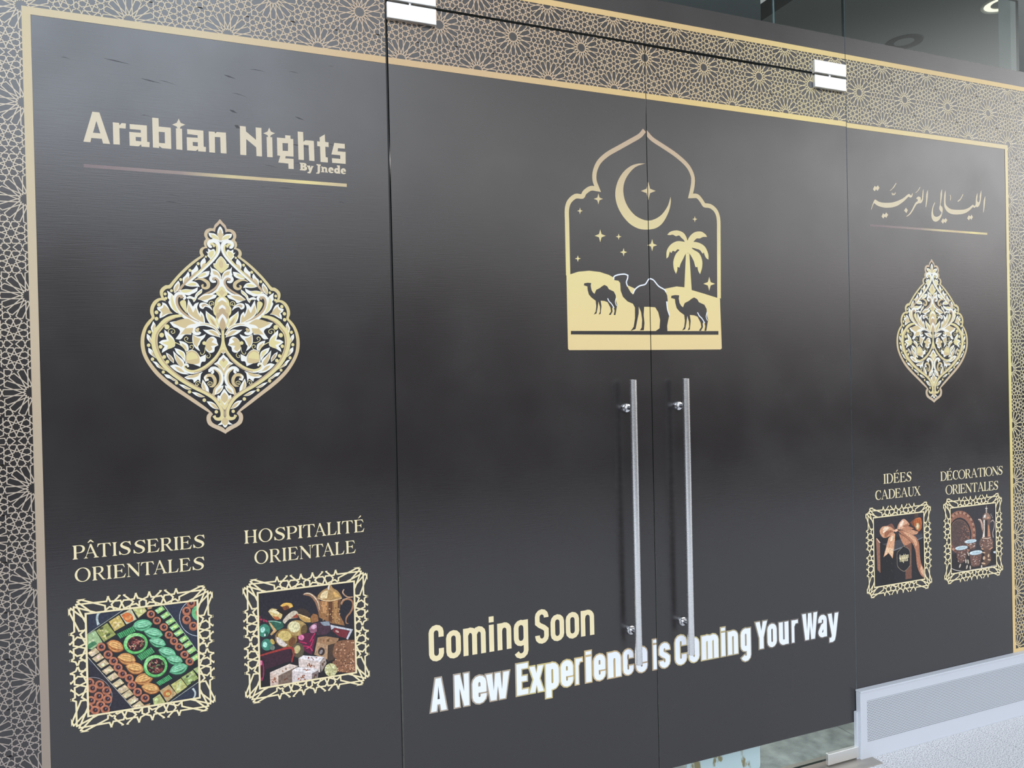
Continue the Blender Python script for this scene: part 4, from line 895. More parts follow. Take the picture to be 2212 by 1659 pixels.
f82 2059 7144 -24 2 -32 31 -14 37 14 14 31 -19 25 -37
f60 2001 7018 197 115 100 -144 -195 -90
f102 2170 7031 0 -19 -17 -23 -20 -9 -10 11 9 23 21 18
f103 2156 7000 0 -18 -15 -22 -20 -8 -9 11 8 21 20 17
f85 2226 7006 2 -27 -21 -29 -28 -11 -14 17 11 31 27 22
f81 2163 6946 -17 -18 -31 4 -21 23 3 26 26 8 29 -15
f90 2294 7031 -16 -24 -44 -9 -39 13 -5 25 34 18 46 -2
f101 2223 6980 -23 -1 -44 22 -31 29 5 14 37 -12 42 -28
f60 2131 6857 198 114 100 -144 -196 -90
f85 2304 6847 -18 -23 -45 -4 -38 18 -2 26 35 15 46 -8
f79 2317 6875 1 -33 -27 -26 -34 1 -16 27 15 32 34 14
f104 2344 6824 -14 -8 -25 9 -16 19 4 15 22 -1 22 -15
f105 2298 6845 7 -22 -12 -22 -21 -3 -15 17 2 24 19 14
f70 2286 6794 -22 3 -41 27 -28 30 5 11 35 -17 38 -31
f106 2325 6865 -11 -22 -33 -11 -31 7 -6 21 24 18 36 3
s107 2175 8998 136 -125 165 -34 141 58 78 120 -110 119 -178 40 -141 -49
s108 2189 9007 132 -110 152 -35 129 56 73 107 -102 107 -165 36 -141 -46
k109 2219 9016 126 71 146 12 144 -57;5 22 22 5
k109 2221 9006 131 28 146 9 139 -14;5 22 22 5
k109 2222 8996 137 -14 147 6 132 28;5 22 22 5
k107 2223 8986 143 -57 147 3 127 71;5 22 22 5
s107 2453 8842 92 -156 145 -90 149 -4 108 71 -69 141 -156 100 -147 11
s108 2468 8844 92 -141 133 -87 138 -1 99 62 -64 128 -145 91 -147 15
k109 2499 8840 139 12 141 -44 119 -101;5 22 22 5
k109 2498 8831 131 -25 141 -47 126 -64;5 22 22 5
k109 2496 8822 125 -63 140 -50 132 -26;5 22 22 5
k107 2494 8814 118 -101 139 -53 140 12;5 22 22 5
s107 2576 8588 73 -149 126 -95 136 -17 104 55 -53 133 -135 105 -133 23
s108 2590 8589 74 -137 116 -90 125 -13 95 47 -49 121 -126 96 -132 27
k109 2619 8582 127 -1 126 -53 101 -102;5 22 22 5
k109 2616 8574 119 -35 125 -55 110 -69;5 22 22 5
k109 2614 8566 110 -68 124 -58 119 -35;5 22 22 5
k107 2612 8558 100 -101 124 -61 128 -1;5 22 22 5
s107 2797 8279 76 -162 133 -102 145 -17 112 60 -55 145 -143 113 -142 25
s108 2812 8280 78 -148 122 -98 133 -13 102 52 -51 132 -133 104 -141 28
k109 2842 8273 136 0 134 -56 107 -111;5 22 22 5
k109 2840 8264 126 -37 133 -59 116 -74;5 22 22 5
k109 2837 8256 116 -74 132 -62 127 -37;5 22 22 5
k107 2835 8247 106 -110 131 -65 137 0;5 22 22 5
s107 2994 8017 79 -142 126 -83 131 -2 96 66 -59 129 -136 91 -129 10
s108 3007 8020 80 -130 116 -79 120 0 88 58 -55 117 -126 83 -129 13
k109 3035 8016 121 12 124 -39 103 -93;5 22 22 5
k109 3033 8008 115 -23 123 -42 110 -58;5 22 22 5
k109 3032 8000 108 -58 123 -45 116 -23;5 22 22 5
k107 3030 7992 102 -93 122 -48 123 12;5 22 22 5
s107 3064 7614 148 -95 162 -5 126 79 57 127 -122 94 -175 7 -128 -70
s108 3076 7625 142 -82 150 -7 114 74 54 114 -112 84 -162 6 -128 -67
k109 3104 7638 109 89 138 36 145 -29;5 22 22 5
k109 3106 7629 121 49 139 34 134 10;5 22 22 5
k109 3109 7620 133 10 139 30 122 49;5 22 22 5
k107 3112 7611 144 -30 140 27 111 89;5 22 22 5
s110 1558 8663 53 -169 112 -109 133 -23 111 59 -34 151 -121 120 -130 30
s111 1573 8664 55 -155 103 -104 122 -18 101 50 -32 137 -113 111 -128 33
k112 1600 8655 126 -4 119 -62 86 -118;5 22 22 5
k112 1597 8647 113 -42 117 -65 100 -80;5 22 22 5
k112 1593 8638 100 -79 116 -68 114 -43;5 22 22 5
k110 1590 8629 86 -116 115 -71 128 -5;5 22 22 5
s110 1802 8238 83 -162 134 -92 139 1 104 79 -62 147 -144 101 -137 8
s113 1816 8241 84 -147 123 -88 128 3 95 69 -57 134 -134 93 -137 11
k112 1846 8237 130 18 131 -42 109 -104;5 22 22 5
k112 1844 8228 123 -23 131 -45 116 -64;5 22 22 5
k112 1842 8219 116 -63 130 -49 124 -23;5 22 22 5
k110 1841 8209 107 -103 130 -52 131 17;5 22 22 5
s110 1995 7957 84 -163 134 -93 141 0 104 79 -62 148 -145 103 -139 8
s113 2009 7960 85 -148 123 -89 130 3 95 68 -58 135 -135 94 -137 11
k112 2039 7956 131 17 132 -43 110 -105;5 22 22 5
k112 2037 7947 124 -24 132 -46 117 -64;5 22 22 5
k112 2035 7938 117 -64 131 -50 125 -24;5 22 22 5
k110 2034 7928 108 -104 131 -53 132 17;5 22 22 5
s110 2201 7509 134 -117 151 -25 122 67 59 126 -109 113 -164 29 -123 -58
s113 2212 7519 129 -103 140 -26 111 64 56 112 -101 102 -152 26 -123 -55
k112 2239 7529 107 79 130 22 135 -49;5 22 22 5
k112 2241 7519 116 37 131 18 125 -6;5 22 22 5
k112 2243 7510 125 -7 132 15 116 37;5 22 22 5
k110 2245 7500 134 -49 132 12 108 79;5 22 22 5
s110 2361 7343 87 -156 137 -91 142 -6 104 70 -65 141 -147 101 -140 13
s113 2376 7345 87 -142 126 -87 130 -3 95 61 -59 128 -138 93 -139 16
k112 2406 7340 132 11 134 -45 112 -102;5 22 22 5
k112 2404 7332 125 -27 134 -48 119 -65;5 22 22 5
k112 2403 7323 118 -64 133 -51 126 -27;5 22 22 5
k110 2401 7314 111 -101 132 -55 134 11;5 22 22 5
f114 1811 8864 393 155 64 -147 -383 -144
k115 1833 8873 73 -137;12
k115 1876 8890 73 -138;12
k115 1920 8907 71 -139;12
k115 1963 8924 70 -140;12
k115 2007 8941 69 -141;12
k115 2050 8958 68 -142;12
k115 2094 8976 67 -144;12
k115 2138 8993 66 -145;12
k115 2182 9010 64 -146;12
f114 2275 8205 366 182 87 -153 -345 -185
k115 2295 8215 107 -156;12
k115 2335 8235 106 -155;12
k115 2376 8255 103 -155;12
k115 2416 8276 101 -155;12
k115 2457 8296 98 -155;12
k115 2498 8316 96 -154;12
k115 2538 8336 94 -153;12
k115 2579 8356 92 -153;12
k115 2620 8377 89 -153;12
f114 2732 7397 325 161 90 -117 -326 -148
k115 2750 7406 89 -105;12
k115 2786 7424 89 -106;12
k115 2822 7442 89 -108;12
k115 2858 7460 89 -110;12
k115 2894 7477 90 -110;12
k115 2930 7495 90 -112;12
k115 2966 7513 90 -114;12
k115 3003 7531 90 -115;12
k115 3039 7549 90 -117;12
e116 24 2260 8526 296 43 60 -289
e117 24 2261 8546 287 42 59 -281
e118 20 2217 8598 229 34 47 -224
e119 20 2271 8532 218 32 43 -208
e120 6 2398 8640 20 -33 -11 -8
e121 6 2233 8469 -18 -32 -17 13
e122 6 2223 8494 48 -7 0 -16
e121 6 2080 8556 9 -45 -19 -3
e120 6 2446 8489 1 -50 -15 1
e123 6 2192 8477 39 -24 -8 -18
e120 6 2178 8592 -18 -48 -13 8
e124 6 2390 8476 29 -29 -12 -15
e123 6 2262 8476 -6 -43 -14 5
e123 6 2332 8595 38 -7 -1 -21
e121 6 2302 8591 -5 -34 -17 5
e124 6 2309 8565 34 -8 -1 -21
e120 6 2215 8531 -22 -37 -16 13
e123 6 2226 8541 -40 -18 -8 18
e122 6 2420 8566 43 -11 -2 -15
e123 6 2124 8480 34 -41 -11 -12
e124 6 2330 8568 -4 -43 -20 5
e120 6 2294 8411 34 -6 -1 -18
e124 6 2238 8594 -45 2 -1 16
e124 6 2133 8434 -21 -28 -11 10
e124 6 2418 8545 -3 -44 -14 3
e124 6 2303 8540 38 -34 -8 -12
e124 6 2276 8645 -34 5 0 19
e121 6 2175 8582 -4 -47 -16 3
e123 6 2393 8590 -41 -25 -8 15
e121 6 2287 8511 -25 -38 -12 10
e121 6 2248 8573 -30 -35 -12 13
e120 6 2253 8623 32 -11 -3 -18
e121 6 2210 8704 36 -26 -8 -16
e120 6 2169 8695 -36 -18 -8 16
e123 6 2448 8575 -37 1 -1 16
e124 6 2385 8456 -28 -30 -12 14
e123 6 2224 8408 -21 -27 -13 12
e122 6 2418 8506 36 -22 -5 -14
e116 24 2731 7833 297 39 66 -313
e117 24 2732 7854 288 38 64 -304
e118 20 2687 7906 230 31 51 -243
e119 20 2742 7839 219 29 47 -225
e120 6 2876 7690 16 -55 -15 -3
e121 6 2668 7844 -35 -8 -6 21
e124 6 2739 7758 -18 -43 -16 10
e122 6 2898 7908 -1 -39 -14 2
e121 6 2724 7850 -45 0 -2 20
e122 6 2770 7864 -29 -26 -12 15
e124 6 2628 7959 -42 7 1 20
e121 6 2890 7750 7 -37 -18 -1
e121 6 2636 8009 16 -54 -17 -4
e120 6 2863 7699 5 -45 -16 0
e123 6 2558 7888 14 -42 -17 -5
e123 6 2678 7706 31 -18 -6 -16
e122 6 2662 7954 35 -34 -9 -12
e122 6 2812 7870 40 -10 -2 -19
e123 6 2802 7747 23 -41 -17 -10
e123 6 2594 7919 6 -47 -15 -1
e120 6 2723 7779 -27 -28 -14 17
e121 6 2724 7684 43 -33 -7 -13
e120 6 2708 7790 46 -19 -4 -18
e124 6 2769 7981 16 -47 -17 -6
e121 6 2886 7706 2 -42 -16 1
e121 6 2586 7765 32 -12 -3 -15
e122 6 2906 7875 37 -20 -6 -17
e122 6 2746 7806 -42 2 -1 21
e121 6 2555 7884 18 -43 -13 -5
e121 6 2848 7724 -6 -47 -18 6
e122 6 2647 7814 39 -14 -4 -20
e124 6 2774 7694 25 -37 -14 -10
e122 6 2658 7692 -32 -5 -4 17
e122 6 2614 7832 31 -38 -10 -11
e123 6 2740 7941 35 -24 -8 -17
e121 6 2799 7762 17 -43 -14 -5
e123 6 2770 7782 -37 1 -1 19
e121 6 2824 7682 -36 -8 -6 22
f125 2817 7154 234 125 190 -289 -248 -186
f126 3010 7033 -25 5 -28 32 -10 35 14 12 29 -20 22 -37
f127 3109 6981 -9 -19 -23 -3 -20 14 -1 20 17 13 24 -6
f128 3086 7007 4 -22 -13 -16 -21 2 -12 19 5 21 19 8
f129 3107 7082 -16 -19 -30 2 -23 22 2 26 26 9 29 -13
f130 2997 7014 -21 -10 -19 12 -2 24 16 19 21 -1 12 -20
e131 16 3011 7044 97 44 42 -91
e132 16 3022 7029 51 -9 -1 -46
f133 3097 7271 259 134 158 -258 -261 -160
f134 3379 7282 -7 -24 -32 -27 -33 -10 -9 15 21 28 36 20
f135 3334 7103 -11 -20 -35 -16 -33 1 -7 17 26 20 38 8
f136 3376 7328 -2 -26 -25 -19 -29 3 -11 22 15 24 30 9
f34 3344 7100 -15 -11 -36 -1 -30 10 -1 13 29 7 36 -5
f137 3358 7225 -13 -25 -43 -18 -40 3 -7 21 31 24 46 8
f138 3338 7161 -6 -33 -37 -28 -42 -2 -14 26 24 34 44 17
f139 3277 7239 5 -21 -12 -20 -21 -3 -13 15 4 23 19 13
f140 3368 7428 298 156 136 -255 -287 -157
f141 3613 7432 -5 -27 -32 -27 -34 -8 -12 17 21 30 36 20
f142 3598 7281 -12 -20 -32 -4 -28 14 -2 22 25 13 33 -6
f143 3675 7441 -31 9 -28 42 -5 43 23 12 33 -28 18 -47
f144 3641 7273 -28 4 -28 33 -7 38 18 13 31 -20 20 -40
f145 3655 7491 -2 -25 -27 -28 -32 -8 -11 16 16 30 32 20
f146 3643 7432 -20 -4 -17 15 -2 23 16 14 21 -7 10 -21
f147 3543 7425 -18 -26 -49 -10 -43 14 -5 26 37 20 52 -2
f148 3594 7306 -11 -18 -25 -2 -21 15 -1 21 20 11 26 -7
e149 16 3521 7428 41 19 12 -27
e149 16 3646 7252 45 21 12 -27
f150 2642 6970 173 96 132 -253 -276 -51
f151 2745 6858 1 -29 -26 -35 -32 -15 -14 16 14 36 31 28
f152 2726 6885 -19 -3 -21 17 -8 25 11 13 22 -8 16 -23
f153 2759 6967 2 -32 -27 -38 -35 -15 -17 19 14 39 34 29
f154 2787 6891 -19 -14 -32 9 -22 25 5 23 29 3 30 -19
f155 2779 6885 -7 -18 -21 -4 -19 13 -2 20 16 12 22 -5
f156 2785 6934 0 -28 -25 -32 -31 -12 -14 17 14 33 31 24
f157 3678 7608 180 73 -7 -309
f158 3774 7608 -4 -20 -23 -14 -25 4 -7 17 15 19 26 6
f159 3880 7526 -20 -19 -47 0 -38 19 -1 23 38 11 47 -10
f160 3827 7536 8 -20 -10 -20 -19 -6 -14 13 1 22 16 15
f161 3823 7514 -14 -12 -25 6 -17 19 5 18 21 3 23 -13
f51 2400 6825 182 29 -24 -71 -137 -13
f162 1668 7196 -9 -91 -24 -85 -37 -78 -49 -66 -60 -54 -69 -41 -76 -24 -79 -9 -82 7 -81 24 -78 38 -73 53 -65 64 -56 75 -44 84 -32 88 -19 92 -5 91 9 89 23 84 36 77 48 66 59 55 67 41 75 25 79 11 81 -6 82 -22 79 -37 73 -52 67 -64 57 -75 46 -84 33 -90 19 -93
f163 1655 7198 -9 -88 -23 -83 -36 -75 -48 -65 -58 -53 -67 -39 -74 -24 -77 -8 -80 7 -79 23 -76 37 -70 51 -64 63 -54 73 -43 81 -31 86 -18 89 -5 89 9 87 22 81 35 75 47 64 57 53 65 40 73 25 77 10 79 -6 79 -21 77 -36 72 -51 64 -62 56 -73 44 -82 32 -87 19 -90
e55 16 1140 7672 112 -19 -3 -121
e56 16 1140 7677 104 -18 -2 -110
e57 16 1140 7672 78 -13 -2 -79
e58 10 1144 7676 54 -32 -19 -54
e59 6 1153 7684 11 -11 -17 -24
e55 16 1376 7570 113 -19 -3 -121
e56 16 1376 7575 105 -18 -3 -110
e57 16 1375 7570 79 -14 -2 -79
e58 10 1380 7574 55 -32 -20 -55
e59 6 1389 7582 11 -11 -17 -25
e55 16 1535 7381 113 -20 -3 -122
e56 16 1535 7386 105 -19 -3 -110
e57 16 1535 7381 79 -14 -2 -79
e58 10 1539 7385 55 -33 -20 -55
e59 6 1548 7394 11 -11 -18 -24
e55 16 1200 7502 112 -20 -3 -121
e56 16 1201 7506 104 -18 -3 -110
e57 16 1200 7501 78 -14 -2 -79
e58 10 1205 7506 54 -32 -20 -54
e59 6 1214 7514 11 -11 -17 -24
e55 16 1347 7266 113 -20 -3 -122
e56 16 1347 7271 105 -19 -3 -110
e57 16 1347 7266 79 -14 -2 -79
e58 10 1351 7270 54 -32 -20 -55
e59 6 1360 7278 11 -11 -18 -24
e55 16 1551 7155 113 -20 -3 -122
e56 16 1551 7160 105 -19 -3 -110
e57 16 1551 7155 79 -14 -2 -80
e58 10 1556 7159 55 -33 -20 -55
e59 6 1565 7167 11 -11 -17 -25
e55 16 1161 7188 112 -20 -3 -121
e56 16 1161 7193 104 -19 -2 -110
e57 16 1161 7188 78 -14 -2 -79
e58 10 1165 7192 54 -33 -19 -54
e59 6 1174 7200 11 -11 -17 -24
e55 16 1384 7024 113 -21 -3 -122
e56 16 1384 7029 105 -19 -3 -110
e57 16 1384 7024 79 -15 -2 -79
e58 10 1389 7028 55 -33 -20 -54
e59 6 1398 7036 11 -11 -17 -24
e55 16 1102 7002 111 -21 -3 -121
e56 16 1102 7007 104 -19 -3 -110
e57 16 1102 7002 78 -14 -2 -79
e58 10 1107 7006 54 -33 -20 -54
e59 6 1116 7014 11 -11 -17 -24
e55 16 1252 6913 112 -21 -3 -121
e56 16 1252 6918 104 -19 -3 -110
e57 16 1252 6913 78 -15 -2 -79
e58 10 1256 6917 54 -33 -20 -54
e59 6 1265 6925 11 -11 -17 -24
e55 16 1490 6893 113 -21 -3 -122
e56 16 1490 6898 105 -20 -3 -110
e57 16 1490 6893 79 -15 -2 -80
e58 10 1495 6897 55 -33 -20 -54
e59 6 1504 6905 11 -11 -17 -24
f164 4361 8955 -10 -92 -25 -87 -40 -79 -53 -69 -64 -56 -74 -43 -80 -27 -86 -11 -88 5 -86 21 -84 36 -78 51 -70 63 -59 74 -48 82 -34 89 -21 91 -5 93 10 90 24 85 38 79 52 68 62 57 73 43 79 29 85 13 87 -4 88 -19 84 -35 79 -50 71 -63 61 -74 50 -83 35 -90 21 -93
f165 4346 8957 -9 -89 -25 -84 -38 -77 -51 -67 -63 -55 -71 -41 -79 -27 -83 -11 -85 5 -85 20 -81 36 -76 49 -67 61 -58 72 -47 80 -33 86 -20 89 -5 90 9 87 24 83 37 76 50 67 61 55 70 42 78 28 82 12 85 -3 85 -19 82 -34 77 -49 69 -61 59 -72 48 -80 35 -87 20 -91
e55 16 3662 9426 113 -15 -3 -117
e56 16 3662 9431 105 -14 -2 -106
e57 16 3662 9426 79 -11 -2 -76
e58 10 3667 9430 55 -29 -20 -53
e59 6 3676 9440 11 -10 -17 -24
e55 16 3663 9452 113 -15 -3 -117
e56 16 3663 9457 105 -14 -2 -106
e57 16 3663 9452 79 -11 -2 -76
e58 10 3667 9456 54 -29 -20 -53
e59 6 3677 9465 11 -10 -18 -24
e55 16 3544 9229 112 -15 -3 -117
e56 16 3544 9234 105 -14 -3 -106
e57 16 3544 9228 79 -11 -2 -76
e58 10 3549 9233 55 -29 -20 -53
e59 6 3559 9242 11 -10 -17 -24
e55 16 3545 9254 113 -15 -3 -117
e56 16 3545 9259 105 -14 -2 -106
e57 16 3545 9254 79 -11 -2 -76
e58 10 3550 9258 54 -29 -20 -53
e59 6 3559 9268 11 -10 -17 -24
e55 16 3539 8993 113 -16 -3 -117
e56 16 3539 8998 105 -15 -2 -106
e57 16 3539 8993 79 -11 -2 -76
e58 10 3544 8997 54 -29 -20 -53
e59 6 3553 9006 11 -10 -17 -24
e55 16 3540 9019 112 -16 -3 -117
e56 16 3540 9024 105 -15 -3 -106
e57 16 3539 9019 79 -11 -2 -76
e58 10 3544 9023 54 -30 -20 -53
e59 6 3554 9032 11 -10 -17 -24
e55 16 3706 8789 113 -16 -3 -117
e56 16 3706 8794 105 -15 -2 -106
e57 16 3706 8789 79 -11 -2 -76
e58 10 3711 8794 55 -30 -20 -53
e59 6 3721 8802 11 -10 -17 -24
e55 16 3707 8815 113 -16 -3 -117
e56 16 3707 8820 105 -15 -2 -106
e57 16 3707 8815 79 -11 -2 -76
e58 10 3712 8819 55 -30 -20 -53
e59 6 3721 8828 11 -10 -18 -24
e166 16 3857 9155 185 -25 -5 -219
e167 16 3874 9152 100 -14 -3 -123
k168 1475 9520 -94 -54 -29 -114 12 -113 23 -65;44 53 53 53 73
k169 3649 7071 61 -114 -14 -121 -61 -76;53 44 44 39""",
"picture1": """f170 5258 9796 3241 -12 -84 -3555 -3189 266
f171 5396 7791 2802 99 -28 -1206 -2775 76
s172 7765 8874 66 119 140 33 138 -64 54 -167 -70 -196 -130 -136 -39 -148 79 -63 -95 27 4 191 130 149 71 183 -43 129 -100 44 -102 -25 -66 -107
k173 7778 8898 61 99 137 28;21
k174 7876 9307 -40 -85 61 -97 100 -72 139 -10;37
s175 6677 9295 86 52 145 -32 144 -119 96 -113 48 -260 -59 -207 -40 170 -73 237 -118 180 -121 58
k176 6701 9312 86 14 120 -41 120 -123 82 -150 44 -233;11 32 32 32 26 11
f177 7172 9054 296 -52 301 25 -18 -228 -42 -198 132 -274 30 -112 -418 136 -317 215 -22 117 65 143
f178 7221 9022 160 -33 -34 -364 -110 66
f179 7418 8991 112 -9 -27 -607 -99 39
f180 7567 8982 113 5 -48 -427 94 -268 -149 59
f181 7693 8986 63 17 -33 -302 -34 -98
e182 6 7506 8542 29 -11 -2 -10
e182 6 7694 8743 7 -30 -10 -1
e183 6 7426 8815 -11 -27 -9 5
e183 6 7346 8568 -21 -19 -7 8
e184 6 7732 8587 -6 -29 -10 3
e183 6 7521 8458 20 -24 -7 -6
e183 6 7448 8763 -28 -7 -3 10
e182 6 7244 8476 -2 -30 -10 2
e183 6 7697 8381 -5 -30 -10 3
e183 6 7649 8356 25 -20 -5 -8
e182 6 7592 8515 -14 -25 -9 6
e183 6 7343 8859 -9 -28 -10 4
e182 6 7698 8683 12 -30 -9 -3
e182 6 7526 8686 -28 -8 -3 10
e184 6 7438 8783 29 -9 -2 -10
e182 6 7632 8548 14 -29 -9 -3
e184 6 7458 8615 -19 -22 -8 7
e182 6 7676 8474 6 -30 -10 -1
e182 6 7371 8610 22 -23 -6 -7
e182 6 7213 8695 10 -30 -9 -2
e183 6 7480 8912 16 -28 -8 -4
e183 6 7622 8795 -14 -26 -9 5
e182 6 7211 8905 19 -26 -8 -5
e182 6 7728 8729 13 -29 -9 -3
e182 6 7530 8498 -26 -12 -5 10
e183 6 7618 8776 21 -24 -7 -7
e183 6 7356 8735 14 -28 -9 -4
e184 6 7710 8436 6 -31 -10 -1
e183 6 7647 8438 -24 -16 -6 9
e182 6 7395 8628 8 -30 -10 -2
s185 7101 9165 39 96 138 108 100 38 52 96 62 -8 60 -109 123 -92 97 -140 35 -94 -164 -55 -274 23 -196 64
s186 7170 9181 107 138 137 13 -43 -228 -148 7
s187 7549 9284 124 -66 60 -110 -138 -20
k188 7100 9152 171 -98 222 -42 314 40;24
k189 7450 9495 -36 -143;42
s190 6892 8613 75 90 121 -67 21 -180 -197 -22
s191 6485 8870 146 42 192 -114 70 -135 -220 -20
s192 5703 8939 95 74 211 -78 81 -111 -39 -143 -143 -10 -92 92
s193 5738 8942 83 38 210 -110 -72 -52
s194 5817 8788 164 -48 46 -68 -119 -8
s195 5915 8948 286 60 116 -165 -122 -83 -141 69
s196 6036 9055 120 71 190 -38 51 -106 -150 -30 -141 64
s197 6082 9024 167 15 46 -94 -144 -30
s198 6096 8600 123 157 194 110 123 -79 -32 -146 -216 -7 -134 -118
s199 6336 8666 171 101 33 -130
s200 6531 8763 336 -172 26 -134 -175 30 -142 132
k201 6567 8738 287 -170;26
s202 5707 8631 342 -24 79 -161 -156 -89 -211 68
k203 5696 8657 188 -27 164 -73;21
e204 16 5578 8403 147 -79 -66 -171
e205 16 5539 8433 56 -30 -29 -74
e206 16 5641 8295 56 -8 -2 -74
e207 16 5594 8277 23 -4 -1 -39
e208 16 5645 7986 154 -24 -4 -172
e209 16 5592 7994 61 -9 -2 -83
e210 16 5799 8049 45 20 40 -83
e211 16 5795 7876 70 -11 -2 -74
k212 5719 8629 158 -270 -120 -106;26 79 53
e213 22 6180 8090 310 -92 -43 -269
e214 16 6146 8170 187 -56 -24 -149
s215 5915 8175 122 -88 174 -188 -73 -51 -153 86 -68 122
e216 16 6344 7966 89 -48 -48 -122
e217 20 6498 8343 282 -67 -25 -226
e218 16 6414 8392 167 -39 -18 -162
e219 16 6689 8265 88 -38 -42 -144
s220 6491 8094 171 54 170 0 181 -82 -38 -272 -80 -302 -197 139 -145 216
e221 16 6606 8051 82 -12 -2 -80
s222 6835 8294 125 108 123 -5 58 -135 -126 -121 -134 8
e223 16 6970 8312 79 18 20 -64
k224 6653 7793 169 -51 95 -140;32
k224 6850 7889 102 161 50 68;32
k224 6560 7933 192 -79;32
k224 6748 7703 124 57 77 189;32
s225 7059 8425 346 -6 74 -219 -158 -167 -271 23
s226 7157 8424 247 -15 35 -127 -186 27
f227 7452 8306 123 -49 538 -188 -159 -284 -50 33 120 226 -450 155 -101 -49
f228 7549 8203 449 -163 -101 -208 -204 87 -184 188
e229 16 7646 8074 51 -38 -16 -24
e230 6 5455 8814 20 -46 -25 -10
e230 6 5499 8734 46 -10 -3 -29
e230 6 5580 8698 0 -49 -28 3
e230 6 5649 8664 38 -32 -16 -23
e230 6 5440 8669 46 -7 -1 -29
e231 16 6506 7691 173 -27 -5 -219
e232 16 6482 7720 81 -43 -44 -111
f233 5440 7698 840 91 51 -370 -549 -109 -235 -35
f234 5439 7662 138 -72 -11 -491 -140 24
k235 5440 7698 400 60 452 41 93 -139 -67 -289;47 58 68 53 37
e236 16 5476 7262 79 -13 -7 -306
e237 16 5463 7486 37 -6 -2 -74
e238 16 5487 7236 37 -6 -5 -196
f239 7073 7981 247 1 371 -119 -53 -120 -275 -34 -318 150
f240 7045 7859 318 -150 -23 -428 -377 212
f241 7363 7709 288 33 -74 -486 -238 -38
f242 7242 7822 -8 16 3 28 12 20 12 -4 2 -25 -8 -26
f243 7411 7807 -20 -4 -34 16 -22 23 5 13 30 -7 32 -21
f244 7349 7832 6 18 24 13 25 -1 6 -15 -16 -17 -27 -7
f245 7372 7862 3 20 23 17 26 2 8 -14 -14 -20 -28 -11
f246 7325 7849 7 20 30 14 29 -3 7 -18 -20 -19 -33 -6
f247 7100 7565 6 17 26 22 26 10 6 -9 -17 -22 -29 -17
f248 7179 7530 -12 7 -11 20 -3 20 9 3 13 -15 8 -22
f249 7148 7497 -17 0 -21 17 -11 21 9 10 21 -9 18 -22
f250 7204 7520 -17 4 -11 18 4 19 16 4 15 -12 4 -20
f251 7149 7587 10 16 26 5 24 -10 3 -17 -20 -12 -28 3
f252 7178 7578 7 15 23 8 23 -5 4 -14 -17 -13 -25 -2
f253 7151 7599 2 21 22 21 26 7 10 -14 -13 -23 -27 -16
f254 7175 7536 -2 18 9 31 15 22 9 -4 -4 -28 -14 -29
f255 7189 7631 -21 5 -18 26 -3 27 15 7 22 -17 11 -29
f256 7185 7615 -15 -11 -33 3 -25 14 1 15 26 4 32 -9
f257 7369 7409 13 10 33 4 27 -7 2 -12 -25 -7 -34 1
f258 7561 7410 -13 0 -20 14 -14 16 5 7 19 -8 18 -16
f259 7462 7515 -15 4 -10 16 2 16 14 4 14 -10 4 -18
f260 7544 7496 -13 5 -14 19 -4 19 9 5 14 -14 10 -21
f261 7466 7494 -5 18 9 14 18 0 12 -15 -2 -17 -15 -8
e262 16 7174 7549 98 -15 -3 -121
e263 16 7161 7538 34 -26 -36 -56
s264 7562 7704 178 88 429 -47 -13 -569 -179 -49 -449 200
e265 6 7978 7268 23 -4 -1 -18
e266 6 7742 7508 -22 -4 -5 18
e267 6 7766 7214 5 -23 -17 -1
e266 6 7617 7550 -16 -14 -12 14
e268 6 7826 7585 -12 -18 -15 12
e268 6 7738 7326 10 -22 -16 -6
e265 6 7630 7457 -22 -3 -5 18
e265 6 7860 7368 -23 1 -2 18
e265 6 7863 7546 18 -17 -11 -13
e268 6 7582 7444 -6 -21 -17 8
e268 6 8109 7448 -19 -11 -10 16
e267 6 8068 7198 9 -23 -16 -5
e267 6 7697 7502 9 -22 -16 -5
e268 6 7717 7424 -19 -9 -9 16
e266 6 8125 7467 -23 0 -2 18
e265 6 8093 7336 22 -8 -4 -17
e267 6 7803 7281 -20 -8 -8 17
e267 6 7690 7650 21 -10 -5 -16
e265 6 7672 7530 -22 -3 -4 18
e265 6 7886 7252 -9 -20 -16 10
e267 6 8055 7448 -12 -18 -15 11
e266 6 7611 7530 -22 0 -2 18
e266 6 8033 7187 10 -22 -16 -6
e268 6 7856 7377 -3 -22 -18 4
e266 6 7957 7723 0 -23 -18 2
e266 6 7767 7675 12 -21 -15 -8
e265 6 7860 7543 8 -23 -16 -4
e265 6 7794 7218 -20 -7 -8 17
e267 6 7985 7196 22 -7 -2 -18
e266 6 8069 7673 14 -20 -14 -10
e265 6 7990 7381 -12 -18 -15 12
e268 6 7813 7655 12 -21 -15 -8
e265 6 7640 7773 3 -23 -17 -1
e267 6 7766 7535 7 -23 -17 -3
e266 6 7850 7663 22 -8 -4 -17
e265 6 7759 7725 -14 -16 -14 13
e266 6 8118 7670 18 -17 -11 -13
e266 6 7851 7478 -23 1 -1 18
e267 6 7828 7213 -9 -20 -16 9
e266 6 8090 7362 -20 -8 -8 17
e268 6 8009 7322 14 -20 -14 -10
e268 6 7807 7677 23 -6 -2 -18
e266 6 7958 7296 23 -6 -2 -18
e266 6 8096 7322 20 -14 -9 -14
e267 6 7939 7308 -23 2 -1 18
s264 7488 7194 189 79 327 -73 -10 -422 -450 139
e266 6 7646 6909 -21 -6 -7 17
e265 6 7842 7163 -13 -17 -14 12
e266 6 7968 7044 -11 -19 -16 10
e266 6 7844 7096 22 -7 -3 -17
e266 6 7815 7040 -19 -11 -10 16
e267 6 7642 7219 20 -14 -9 -14
e268 6 7780 6998 -22 -2 -4 18
e268 6 7898 6830 -14 -16 -14 13
